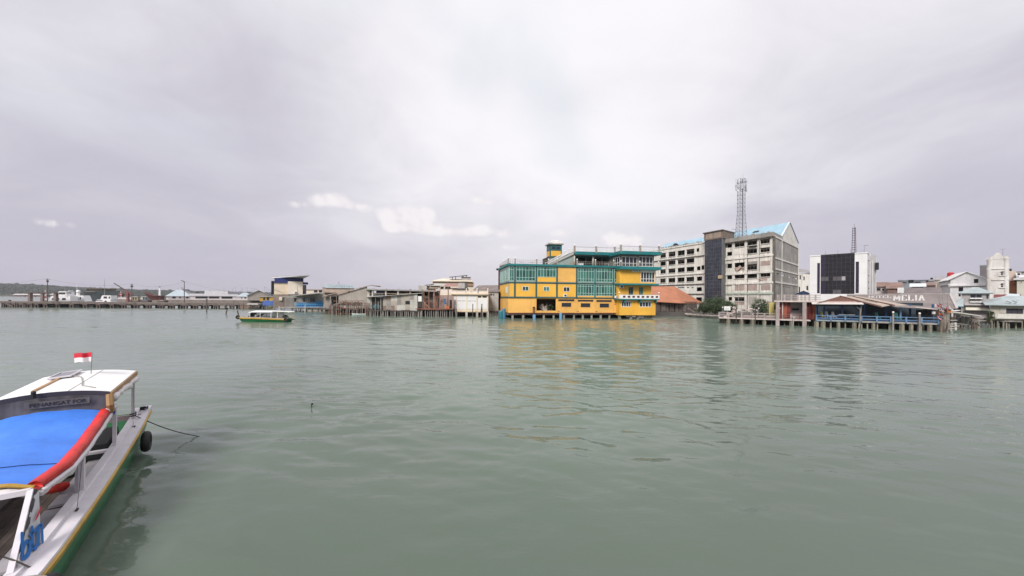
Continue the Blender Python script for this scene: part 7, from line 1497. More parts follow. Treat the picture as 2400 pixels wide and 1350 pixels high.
for a, b, lab in ((w1 + V((-60, 0, -3)), w1, 'sagging overhead wire left of the first jetty pole'), (w1, w2, 'sagging overhead wire between the first and second jetty poles'), (w2, w3, 'sagging overhead wire between the second and third jetty poles'), (w3, at(640, 692, 200), 'sagging overhead wire from the solar-panel pole to the shore')):
    pts = [a.lerp(b, k / 12) + V((0, 0, -1.6 * 4 * (k / 12) * (1 - k / 12))) for k in range(13)]; obj('overhead_wire', MB().path(pts, .022, 4), M_jetp, label=lab, cat='wire', group='overhead wires above the jetty')
def yacht(px0, px1, Y, zd, label, cabin, hullh, seed):
    """Motor yacht seen from the side, bow to the left: lofted hull, raked superstructure prisms, windows."""
    L = (px1 - px0) / F * Y; x0 = ux(px0, Y); y = Y; t = thing('motor_yacht', label, 'yacht', V((x0 + L / 2, y, 0)), 'white motor yachts moored behind the jetty'); rings = []; B = L * .17
    for i in range(11):
        s = i / 10; wv = B * min(1, (s * 2.6) ** .6 + .02); sh = hullh * (1.18 - .25 * s); x = x0 + L * (s if i else -.02); rings.append([(x, y - wv, sh), (x + .1, y - wv * .75, .1), (x + .2, y, -.4), (x + .1, y + wv * .75, .1), (x, y + wv, sh), ])
    obj('hull', MB().loft(rings, closed=True, cap=True), mat('yacht_hull_dark', (.05, .045, .05), .4), t)
    obj('sheer_band', MB().loft([[V(r[0]) + V((0, -.05, -.45)), V(r[0]) + V((0, -.08, 0)), V(r[4]) + V((0, .08, 0)), V(r[4]) + V((0, .05, -.45))] for r in rings], closed=True, cap=True), M_yw, t)
    for (a0, a1, b0, b1, z0, z1, wins) in cabin:
        w_ = B * .8; P = lambda s, z, d: V((x0 + L * s, y + d, z)); c = obj('deckhouse', MB().prism([P(a0, z0, -w_), P(b1, z0, -w_), P(b0, z1, -w_), P(a1, z1, -w_)], V((0, 2 * w_, 0))), M_yw, t)
        for (s0, s1, f0, f1) in wins:
            za, zb = z0 + (z1 - z0) * f0, z0 + (z1 - z0) * f1; sk = (a1 - a0) * .5; obj('window', MB().prism([P(s0, za, -w_ - .02), P(s1, za, -w_ - .02), P(s1, zb, -w_ - .02), P(s0 + min(.02, sk * .3), zb, -w_ - .02)], V((0, .04, 0))), M_yg, c)
    return t, x0, L
jt = jz
t, x0, L = yacht(118, 176, 166, jz, 'large white motor yacht with a flybridge, leftmost behind the jetty', [(.05, .22, .95, .97, 2.4, 4.6, [(.22, .32, .25, .6), (.38, .52, .25, .6), (.62, .78, .2, .62)]), (.38, .50, .80, .84, 4.6, 6.6, [(.50, .76, .35, .8)])], 2.5, 1)
obj('radar_arch', MB().path([(x0 + L * .82, 164, 4.6), (x0 + L * .86, 165, 6.9), (x0 + L * .80, 167, 6.9)], .18, 6), M_yw, t); obj('mast', MB().tube((x0 + L * .58, 166, 6.6), (x0 + L * .58, 166, 8.2), .06), M_steel, t)
t, x0, L = yacht(158, 214, 172, jz, 'long white motor yacht with five dark side windows and a round radome', [(.08, .20, .80, .90, 2.3, 4.9, [(.16, .26, .3, .75), (.29, .38, .3, .75), (.41, .50, .3, .75), (.53, .62, .3, .75), (.65, .72, .3, .75)])], 2.4, 2)
obj('radome', MB().ball((x0 + L * .56, 171, 6.6), .75, 10, 8), M_yw, t, smooth=True); obj('radome_stand', MB().tube((x0 + L * .56, 171, 4.9), (x0 + L * .56, 171, 6.2), .5, .4, 8), M_yw, t); obj('mast', MB().tube((x0 + L * .37, 172, 4.9), (x0 + L * .42, 172, 10.6), .1, .05), M_yw, t)
t, x0, L = yacht(229, 282, 166, jz, 'smaller white motor yacht with a low cabin, rightmost behind the jetty', [(.02, .12, .70, .72, 2.0, 3.2, [(.08, .36, .55, .8), (.44, .54, .2, .6)]), (.26, .34, .72, .74, 3.2, 5.0, [(.40, .56, .25, .75), (.62, .70, .25, .75)])], 2.1, 3)
obj('mast', MB().tube((x0 + L * .30, 166, 3.2), (x0 + L * .30, 166, 12.0), .09, .05), M_steel, t)
def ship():
    fr = Ff(198, 215, 276, 213); t = thing('grey_ferry', 'grey-green two-deck ferry moored beyond the yachts', 'ship', fr.P(8, 0, -3)); r = fr.rect(199, 682, 272, 699); r2 = fr.rect(203, 677, 272, 683); m = mat('ferry_grey', (.075, .09, .095), .7, .15, .3)
    obj('hull', MB().prism([fr.P(r[0], .2, 0), fr.P(r[1], .2, 0), fr.P(r[1] + 1.5, r[3], 0), fr.P(r[0] - .5, r[3], 0)], -fr.n * 7), m, t); ubox(t, fr, 'upper_deck', mat('ferry_tan', (.20, .16, .14), .8, .2), r2[0], r2[1], r[3], r2[3], -6, -.5); ubox(t, fr, 'roof', mat('ferry_roof', (.27, .24, .22), .8), r2[0] - 1, r2[1] + .3, r2[3], r2[3] + .4, -6.5, .2)
    for px in (211, 217, 223, 229, 236): u = fr.U(px); ubox(t, fr, 'window', mat('ferry_window', (.42, .33, .25), .6), u - .35, u + .35, r[3] + .4, r2[3] - .4, -.5, -.45)
    for px in (212, 237): u = fr.U(px); ubox(t, fr, 'porthole', M_dark, u - .5, u + .5, fr.Z(212, 692), fr.Z(212, 690), 0, .04)
    ubox(t, fr, 'white_ledge', M_cpale, r[0], fr.U(223), r[3] - .6, r[3] - .35, 0, .3)
    # crane
    b = at(300, 700, 205); b.z = 1.5; t = thing('dock_crane', 'thin red dock crane with its boom raised to the left', 'crane', b); tip, root = at(267, 663.5, 205), at(292, 679, 205)
    mr = mat('crane_red', (.20, .06, .055), .7, .2); obj('boom', MB().bar(root, tip, .35), M_jetp, t); obj('jib', MB().bar(root, at(312, 692, 205), .5), mr, t); obj('tower', MB().bar(b, at(300, 684, 205), .9), mr, t); obj('cab', MB().ball(at(285, 691, 204), 1.2, 8, 6), mr, t)
    # wooden ship bow
    fr = Fr(332, 190, 392, 192); t = thing('wooden_ship', 'dark red wooden trading ship with a high raked bow beyond the jetty', 'ship', fr.P(6, 0, -2)); P = lambda px, py, n: fr.P(*fr.uz(px, py), n); mw = mat('ship_red_brown', (.10, .032, .03), .8, .2, streak=.3)
    prof = [(335, 683), (341, 687), (352, 691.5), (363, 693.5), (374, 693)]; low = [(350, 703), (353, 703), (360, 703), (368, 703), (374, 703)]
    rings = [[P(*a, 0) + fr.n * (-.1), P(*b, 0) + fr.n * (-.8), P(*b, 0) - fr.n * 3, P(*a, 0) - fr.n * (3.8 if i else .4)] for i, (a, b) in enumerate(zip(prof, low))]; obj('hull', MB().loft(rings, closed=True, cap=True), mw, t)
    obj('bulwark', MB().path([P(*a, .05) for a in prof], .16, 5), mat('ship_rail', (.16, .07, .06), .8), t); a = P(369.5, 694, -1.5); obj('funnel', MB().tube(a, P(369.5, 675, -1.5), .5, .35, 9), M_yw, t); obj('mast_top', MB().tube(P(369.5, 675, -1.5), P(369.5, 670, -1.5), .12), M_jetp, t)
    # flags
    for px, py0, py1, lab in ((107, 675, 704, 'drooping red and white banner on a pole at the jetty portal'), (284, 680, 698, 'red and white bunting hanging beside the dock crane')):
        Y = 154 if px < 200 else 186; a, b = at(px, py1, Y), at(px - 1, py0, Y); t = thing('hanging_banner', lab, 'banner', a); obj('pole', MB().tube(a, b + V((0, 0, .4)), .06), M_steel, t); K = 6
        for k in range(K):
            p = b.lerp(a, k / K); q = b.lerp(a, (k + 1) / K); s = .35 + .55 * (k / K) ; mb = MB().loft([[p + V((-.05 - s * .5, 0, 0)), p + V((s * .5, -.1, 0))], [q + V((-.05 - s * .6, .1, 0)), q + V((s * .6, 0, 0))]]); obj('cloth_fold', mb, mat('bunting_red', (.30, .04, .045), .8) if k % 2 == 0 else mat('bunting_white', (.6, .52, .53), .8), t, fix=False)
ship()
def quay():
    zq = at(450, 702.5, 250).z; mb = MB(); A, B, C, D = at(286, 702, 250), at(660, 703, 240), at(690, 700, 420), at(200, 700, 420)
    pts = [V((p.x, p.y, zq)) for p in (A, B, C, D)]; mb.slab(pts, zq + 1); obj('quay', mb, mat('quay_stone', (.20, .165, .15), .9, .25, .3, streak=.4), kind='structure')
    obj('quay_road', MB().slab([V((p.x, p.y + 1, zq + .05)) for p in pts], .04), mat('quay_paving', (.44, .38, .35), .9, .15, .2), kind='structure')
    rnd = random.Random(17)
    # quayside houses and sheds
    m_bl = mat('light_blue_tin', (.42, .48, .52), .6, .1); m_wl = mat('quay_white', (.62, .60, .60), .8, .1); m_gr = mat('quay_grey_roof', (.40, .39, .40), .7, .12); m_dk = mat('quay_dark_roof', (.13, .13, .15), .8, .15)
    def q(name, lab, px0, px1, ye, yb, Y, wm, rm, kind, rise, holes=(), over=.6, depth=12): f = Ff(px0, Y, px1, Y); return f, house(name, lab, 'building', f, (px0, ye, px1, yb), depth, wm, holes, kind, rm, over, rise, z0=zq)
    q('blue_roofed_office', 'white quayside office with a pale blue hip roof left of the solar-panel pole', 392, 446, 694, 701, 262, m_wl, m_bl, 'hip', 4.6, [(404, 695, 412, 699.5), (420, 695, 424, 699), (436, 695.5, 442, 699)], 1.0, 14)
    q('long_shopfront', 'long low quayside shed with dark red shutters', 446, 515, 693.5, 701, 268, m_wl, m_gr, 'side', 1.6, [(458, 695, 487, 699.5), (489, 695, 514, 699.5)])
    q('green_shuttered_shed', 'quayside shed with a green shutter in the middle of its front', 515, 556, 694, 701, 266, m_wl, m_gr, 'side', 1.3, [(519, 695, 545, 700)])
    q('small_white_hut', 'small white hut with three dark windows on the quay', 556, 592, 695, 702, 256, m_wl, m_bl, 'hip', 2.6, [(565, 697, 568, 699.5), (573, 697, 577, 700), (583, 697, 588, 700)], .5, 8)
    q('gabled_warehouse', 'gabled grey warehouse with one bright white roof slope beside the cream house', 580, 632, 691.5, 703, 235, mat('ware_tan', (.36, .31, .28), .85, .12), mat('ware_white_roof', (.72, .72, .74), .6, .05), 'gable', 3.0, (), .8, 18)
    q('grey_roof_hall', 'broad pale-roofed hall behind the quayside sheds', 482, 532, 692, 699, 310, m_wl, m_gr, 'side', 3.6, (), .8, 14)
    q('dark_roof_hall', 'dark-roofed hall on the quay left of the gabled warehouse', 527, 572, 690.5, 699, 318, m_dk, m_dk, 'side', 2.4, (), .8, 14)
    q('steep_white_shed', 'shed with a white sloping roof right behind the solar-panel pole', 444, 482, 693, 699, 300, m_dk, mat('shed_white', (.66, .66, .68), .6, .05), 'gable', 3.8, (), .8, 12)
    q('yellow_kiosk_house', 'small yellow house with red doors on the quay next to the brown brick base', 609, 642, 696, 705, 190, mat('ochre_yellow', (.55, .33, .07), .8, .12), m_gr, 'flat', .3, [(617, 697.5, 622, 703), (625, 697, 631, 703)], .4, 7)
    f = Fr(412, 300, 446, 300); t = thing('grey_patrol_ship', 'grey patrol ship superstructure with masts behind the blue-roofed office', 'ship', f.P(4, zq, -3)); m = mat('navy_grey', (.17, .18, .20), .6, .12)
    for a, b, y0, y1 in ((414, 446, 683, 692), (418, 440, 680.5, 683), (425, 434, 678, 680.5)): pbox(t, f, 'deckhouse', m, (a, y0, b, y1), -4, 0)
    for px, y in ((417, 676), (426, 672), (430, 675)): u, z = f.uz(px, y, -1); obj('mast', MB().tube(f.P(u, f.Z(px, 681), -1), f.P(u, z, -1), .2, .1), m, t); obj('yard', MB().bar(f.P(u - 1, z - .8, -1), f.P(u + 1, z - .8, -1), .15), m, t)
    # aerials on the far roofs
    for k, (px, y) in enumerate(((525, 675), (545, 676), (552, 673), (567, 676), (580, 674), (590, 676), (596, 675), (602, 677), (620, 672), (624, 673.5), (630, 679), (634, 680))):
        Y = 300; a, b = at(px, 695, Y), at(px, y, Y); a.z = zq; t = thing('roof_aerial', 'thin television aerial on a pole above the quayside roofs, %s from the left' % ['first', 'second', 'third', 'fourth', 'fifth', 'sixth', 'seventh', 'eighth', 'ninth', 'tenth', 'eleventh', 'twelfth'][k], 'aerial', a, 'aerials above the quayside roofs'); obj('pole', MB().tube(a, b, .09, .07, 5), M_steel, t); obj('elements', MB().bar(b + V((-1, 0, -.1)), b + V((1, 0, .1)), .12).bar(b + V((-.5, 0, -.9)), b + V((.6, 0, -.9)), .1), M_steel, t)
    # parked boats / clutter on the quay edge, low shore settlement by the hills
    for k, (px, w_, m, lab) in enumerate(((215, 10, m_wl, 'small white hut by the water left of the yachts'), (315, 16, mat('ochre_cabin', (.42, .33, .22), .8), 'ochre cabin roof between the crane and the wooden ship'), (338, 14, mat('grey_lorry', (.26, .29, .30), .7), 'grey-blue launch cabin left of the wooden ship bow'), (378, 12, M_cpale, 'pale low cabin right of the wooden ship'))):
        if k == 0: continue
        f = Fr(px - w_ / 2, 215, px + w_ / 2, 215); r = f.rect(px - w_ / 2, 694.5, px + w_ / 2, 703); t = thing('moored_launch', lab, 'launch', f.P(1, 0, -1)); obj('hull', MB().prism([f.P(r[0] - 1, 2.2, 0), f.P(r[0], .1, 0), f.P(r[1], .1, 0), f.P(r[1] + .6, 2.4, 0)], -f.n * 2.4), M_jetp, t); ubox(t, f, 'cabin', m, r[0] + .4, r[1] - .4, 2.2, r[3] - .3, -2, -.3); ubox(t, f, 'cabin_roof', M_cpale, r[0], r[1], r[3] - .3, r[3], -2.3, 0)
        for j in range(2): ubox(t, f, 'window', M_yg, r[0] + .7 + j * 1.3, r[0] + 1.6 + j * 1.3, 2.6, r[3] - .6, -.3, -.27)
    for k, (px0, px1, y0, y1) in enumerate(((32, 58, 688.5, 694), (60, 82, 688.8, 694), (84, 104, 689, 694), (118, 140, 688, 694))):
        f = Fr(px0, 900, px1, 900); house('shore_shed', ('leftmost pale-roofed shed on the far shore left of the first pillar', 'pale-roofed shed on the far shore between the first two pillars', 'pale-roofed shed on the far shore between the second and third pillars', 'pale-roofed shed on the far shore right of the third pillar')[k], 'shed', f, (px0, y0 + 2.5, px1, y1), 12, mat('far_wall', (.2, .16, .16), .9, .2), (), 'side', mat('far_roof', (.55, .50, .48), .8, .15), 2, rise=2.5, z0=.3)
quay()
def near_shore_left():
    fr = Fr(556, 150, 672, 146); P = lambda X, Y, n=0: fr.P(*fr.uz(*ZL(X, Y), n), n)
    # blue tarpaulin stall on piles
    t = thing('blue_tarp_stall', 'stall under a sagging deep blue tarpaulin on piles below the cream house', 'stall', P(300, 1010)); m = mat('deep_blue_tarp', (.02, .07, .25), .6, .2, .8); K = 8
    top = [P(190 + 290 * k / K, 775 + 14 * math.sin(k * 1.3), -1.5) for k in range(K + 1)]; mid = [P(180 + 310 * k / K, 800 + 8 * math.sin(k * 2), .4) for k in range(K + 1)]; low = [P(195 + 290 * k / K, 915 + 10 * math.sin(k * 1.9), .7) for k in range(K + 1)]; obj('tarpaulin', MB().loft([top, mid, low]), m, t, smooth=True, fix=False)
    obj('tarpaulin', MB().loft([[P(480 + 330 * k / 6, 800 + 12 * math.sin(k), -1) for k in range(7)], [P(480 + 330 * k / 6, 850 + 10 * math.sin(2 * k), .5) for k in range(7)], [P(520 + 290 * k / 6, 950 + 8 * math.sin(k * 3), .6) for k in range(7)]]), mat('darker_blue_tarp', (.012, .03, .11), .7, .2), t, smooth=True, fix=False)
    for X in (200, 270, 330, 380, 450, 520, 560, 640, 720, 790): a = P(X, 1015, -.2); a.z = -.8; obj('pile', MB().tube(a, P(X, 930, -.2), .13, n=6), M_navy if X % 3 else M_wooddk, t)
    obj('floor', MB().slab([P(180, 950, .2), P(800, 965, .2), P(800, 965, .2) + V((0, 4, 0)), P(180, 950, .2) + V((0, 4, 0))], .2), M_wooddk, t); obj('goods_heap', MB().ball(P(430, 960, .1), .9, 8, 6, (1.4, .7, .6)), mat('olive_goods', (.13, .12, .06), .8), t)
    # slatted brown panel and stakes at the jetty root
    r = fr.rect(562, 713, 588, 724); t = thing('brown_board_fence', 'low brown board fence in the water at the end of the jetty', 'fence', fr.P(r[0] + 2, 0, 0))
    for k in range(6): z = .15 + k * .31; ubox(t, fr, 'board', M_wood if k % 2 else mat('brown_board', (.16, .10, .08), .9, .3), r[0], r[1], z, z + .27, -.05 + .02 * (k % 2), .05)
    for px in (548, 560, 571, 588): obj('stake', MB().tube(fr.P(fr.U(px), -.6, .2), fr.P(fr.U(px), fr.Z(px, 706), .2), .09, n=6), M_wood, t)
    b = P(-55, 1000); t = thing('moored_dinghy', 'small dark dinghy with a white canopy under the end of the jetty', 'boat', V((b.x, b.y, 0))); rings = []
    for i in range(7): s = -1 + i / 3; wv = .7 * (1 - abs(s) ** 3) + .05; rings.append([(b.x + s * 2.2, b.y - wv, .7 + .2 * s * s), (b.x + s * 2.0, b.y - wv * .6, -.1), (b.x + s * 2.0, b.y + wv * .6, -.1), (b.x + s * 2.2, b.y + wv, .7 + .2 * s * s)])
    obj('hull', MB().loft(rings, closed=True, cap=True), M_wooddk, t); obj('canopy', MB().slab([V((b.x + x, b.y + y, 2.2)) for x, y in ((-2.2, -.8), (2, -.8), (2, .8), (-2.2, .8))], .25), M_white, t)
    for x in (-1.8, 1.7): obj('post', MB().tube((b.x + x, b.y, .5), (b.x + x, b.y, 2.1), .05), M_steel, t)
    # posts and a small raft in open water
    for px, y0, y1, lean, lab in ((484.5, 703, 734, 0, 'tall dark post standing in the open water before the jetty'), (528.5, 724, 739, .45, 'short dark post leaning in the open water left of the green boat')):
        Y = 4500 / (y1 - 2 - hor(px)); a = at(px, y1, Y); a.z = -.5; z = at(px, y0, Y).z; t = thing('channel_post', lab, 'post', a); obj('shaft', MB().tube(a, V((a.x + lean, a.y, z)), .15, .13, 8), M_wooddk, t); obj('cap', MB().tube((a.x + lean, a.y, z), (a.x + lean, a.y, z + .3), .19, .15, 8), M_dark, t)
    p = at(526, 723, 148); t = thing('floating_hut', 'tiny floating raft hut under the jetty left of the leaning post', 'raft', V((p.x, p.y, 0))); obj('raft', MB().box(p.x - 1, p.x + .8, p.y - 1, p.y + 1, -.1, .4), M_wooddk, t); obj('cabin', MB().box(p.x - .8, p.x + .5, p.y - .6, p.y + .6, .4, 1.3), M_conc, t); obj('roof', MB().slab([(p.x - 1, p.y - .8, 1.4), (p.x + .9, p.y - .8, 1.6), (p.x + .9, p.y + .8, 1.6), (p.x - 1, p.y + .8, 1.4)], .1), M_cpale, t)
near_shore_left()
# ================================================================== boats
M_hullg = mat('hull_green', (.018, .185, .065), .30, .15, 1.2, streak=.2, scol=(.02, .06, .03)); M_rubr = mat('rub_rail_yellow', (.46, .28, .045), .5, .2, 2.0, streak=.3, scol=(.25, .13, .03)); M_gunw = mat('gunwale_white', (.66, .625, .66), .6, .08, 1.5, streak=.3, scol=(.38, .33, .34)); M_tyre = mat('tyre_rubber', (.012, .012, .013), .65, .2, 4); M_inwood = mat('boat_floor', (.10, .075, .065), .8, .3, 2.5)
def green_boat():
    Y = 76.0; xa, xb = ux(557, Y), ux(692, Y); L = xb - xa; t = thing('green_water_taxi', 'long green and yellow water taxi with a white roof crossing the harbour', 'boat', V(((xa + xb) / 2, Y, 0)))
    X = lambda px: ux(px, Y); Zf = lambda py, px=620: at(px, py, Y).z
    st = [(557, 742.5, .12), (561, 743.5, .3), (568, 744.5, .55), (580, 745, .85), (600, 745, 1.0), (630, 746, 1.05), (655, 747, 1.0), (672, 748, .9), (680, 747.5, .7)]
    rings = []; sheer = []
    for i, (px, py, wv) in enumerate(st):
        zt = Zf(py, px) + .12; x = X(px); kx = X(px + (11 - i * 2.2 if i < 5 else 0)); zb = -.35 if i > 1 else .0
        if i == 0: zb = zt - .25; kx = X(559)
        if i == 1: zb = .15; kx = X(566)
        rings.append([(x, Y - wv, zt), (x + (kx - x) * .35, Y - wv * .97, zt - .16), (kx, Y - wv * .72, max(zb, -.1) + .05), (kx, Y, zb), (kx, Y + wv * .72, max(zb, -.1) + .05), (x + (kx - x) * .35, Y + wv * .97, zt - .16), (x, Y + wv, zt)]); sheer.append((x, Y, zt, wv))
    obj('hull', MB().loft(rings, cap=True), M_hullg, t, smooth=True, fix=False)
    obj('rub_rail', MB().loft([[(x, Y - w_ - .03, z - .30), (x, Y - w_ - .07, z - .26), (x, Y - w_ - .07, z - .10), (x, Y - w_ - .02, z - .08)] for x, _, z, w_ in sheer], closed=True), M_rubr, t, fix=False); obj('rub_rail', MB().loft([[(x, Y + w_ + .03, z - .26), (x, Y + w_ + .07, z - .22), (x, Y + w_ + .07, z - .06), (x, Y + w_ + .02, z - .04)] for x, _, z, w_ in sheer], closed=True), M_rubr, t, fix=False)
    obj('gunwale', MB().path([(x, Y - w_, z) for x, _, z, w_ in sheer], .08, 5).path([(x, Y + w_, z) for x, _, z, w_ in sheer], .08, 5), mat('gunwale_tan', (.5, .41, .33), .7), t)
    obj('deck', MB().loft([[(x, Y - w_ * .95, z - .35), (x, Y + w_ * .95, z - .35)] for x, _, z, w_ in sheer]), M_inwood, t, fix=False)
    obj('stem_post', MB().bar((X(561), Y, Zf(744) - .1), (X(556.5), Y, Zf(729)), .16), M_wooddk, t); 
    obj('bow_coaming', MB().loft([[(X(565), Y - .35, Zf(743)), (X(565), Y + .35, Zf(743))], [(X(578), Y - .8, Zf(741.5)), (X(578), Y + .8, Zf(741.5))], [(X(592), Y - .95, Zf(742.5)), (X(592), Y + .95, Zf(742.5))]]), M_cpale, t, fix=False)
    zr0, zr1 = Zf(731.8), Zf(729.2); obj('roof', MB().loft([[(X(px), Y - 1.15, zr0 + dz), (X(px), Y - 1.15, zr0 + .14 + dz), (X(px), Y, zr1 + .12 + dz), (X(px), Y + 1.15, zr0 + .14 + dz), (X(px), Y + 1.15, zr0 + dz)] for px, dz in ((592, -.12), (600, 0), (640, .02), (647.5, .02))], closed=True, cap=True), mat('taxi_roof', (.78, .77, .76), .5, .05), t)
    obj('stern_roof', MB().loft([[(X(px), Y - 1.1, zr0 + dz), (X(px), Y - 1.1, zr0 + .12 + dz), (X(px), Y + 1.1, zr0 + .12 + dz), (X(px), Y + 1.1, zr0 + dz)] for px, dz in ((645, .2), (681, .12), (684, 0))], closed=True, cap=True), MATS['taxi_roof'], t)
    for px in (594, 618, 643, 658):
        for s in (-1, 1): obj('roof_post', MB().bar((X(px), Y + s * 1.0, Zf(745)), (X(px), Y + s * 1.0, zr0 + .05), .10), M_gunw, t)
    for a, b in ((595, 617), (619, 642), (644, 657)): obj('side_curtain', MB().prism([(X(a), Y + 1.02, Zf(743)), (X(b), Y + 1.02, Zf(743)), (X(b), Y + 1.02, zr0), (X(a), Y + 1.02, zr0)], (0, .02, 0)), mat('clear_curtain', (.42, .44, .46), .3, .1, alpha=.35), t)
    obj('windscreen', MB().prism([(X(588), Y - .9, Zf(742.5)), (X(597), Y - .9, zr0), (X(597), Y + .9, zr0), (X(588), Y + .9, Zf(742.5))], (.05, 0, 0)), gloss('taxi_glass', (.12, .13, .14), .15), t)
    obj('bench', MB().box(X(605), X(640), Y - .8, Y + .8, Zf(746), Zf(742.5)), M_wooddk, t); obj('seat_back', MB().prism([(X(604), Y - .8, Zf(743)), (X(615), Y - .8, Zf(735)), (X(615), Y + .8, Zf(735)), (X(604), Y + .8, Zf(743))], (.1, 0, 0)), M_conc, t)
    e = obj('outboard_engine', MB().hexa([(X(664), Y - .3, Zf(744)), (X(676), Y - .3, Zf(744)), (X(676), Y + .3, Zf(744)), (X(664), Y + .3, Zf(744)), (X(667), Y - .3, Zf(737.5)), (X(671), Y - .3, Zf(738)), (X(671), Y + .3, Zf(738)), (X(667), Y + .3, Zf(737.5))]), M_tyre, t); obj('tiller', MB().bar((X(660), Y, Zf(741)), (X(668), Y, Zf(740)), .1), M_tyre, e)
    obj('stern_platform', MB().hexa([(X(676), Y - .6, Zf(753)), (X(684), Y - .25, Zf(750)), (X(684), Y + .25, Zf(750)), (X(676), Y + .6, Zf(753)), (X(675), Y - .75, Zf(746.5)), (X(694), Y - .3, Zf(748)), (X(694), Y + .3, Zf(748)), (X(675), Y + .75, Zf(746.5))]), mat('stern_dark_green', (.012, .05, .025), .4), t)
    def ring(c, R0, r, axis):
        mb = MB(); e1 = V((0, 0, 1)); e2 = axis.cross(e1).normalized(); K, J = 30, 12; rings = []
        for k in range(K + 1):
            a = 2 * math.pi * k / K; d = e1 * math.cos(a) + e2 * math.sin(a); rings.append([c + d * (R0 + r * math.cos(b)) + axis * (r * 1.05 * math.sin(b)) for b in [2 * math.pi * j / J for j in range(J)]])
        return mb.loft(rings, closed=True)
    for px, R0, lab in ((561.5, .30, 'black tyre fender hung on the bow of the green water taxi'), (677, .28, 'black tyre fender hung at the stern of the green water taxi')):
        c = V((X(px), Y - (.45 if px < 600 else .95), Zf(743.5 if px < 600 else 748.5))); q = thing('tyre_fender', lab, 'tyre', c, 'tyre fenders on the boats'); obj('tyre', ring(c, R0, .13, V((0, -1, 0))), M_tyre, q, smooth=True); obj('rope', MB().path([c + V((0, 0, R0)), c + V((.1, .3, R0 + .25))], .025, 5), M_woodg, q)
    return ring
ring_mesh = green_boat()

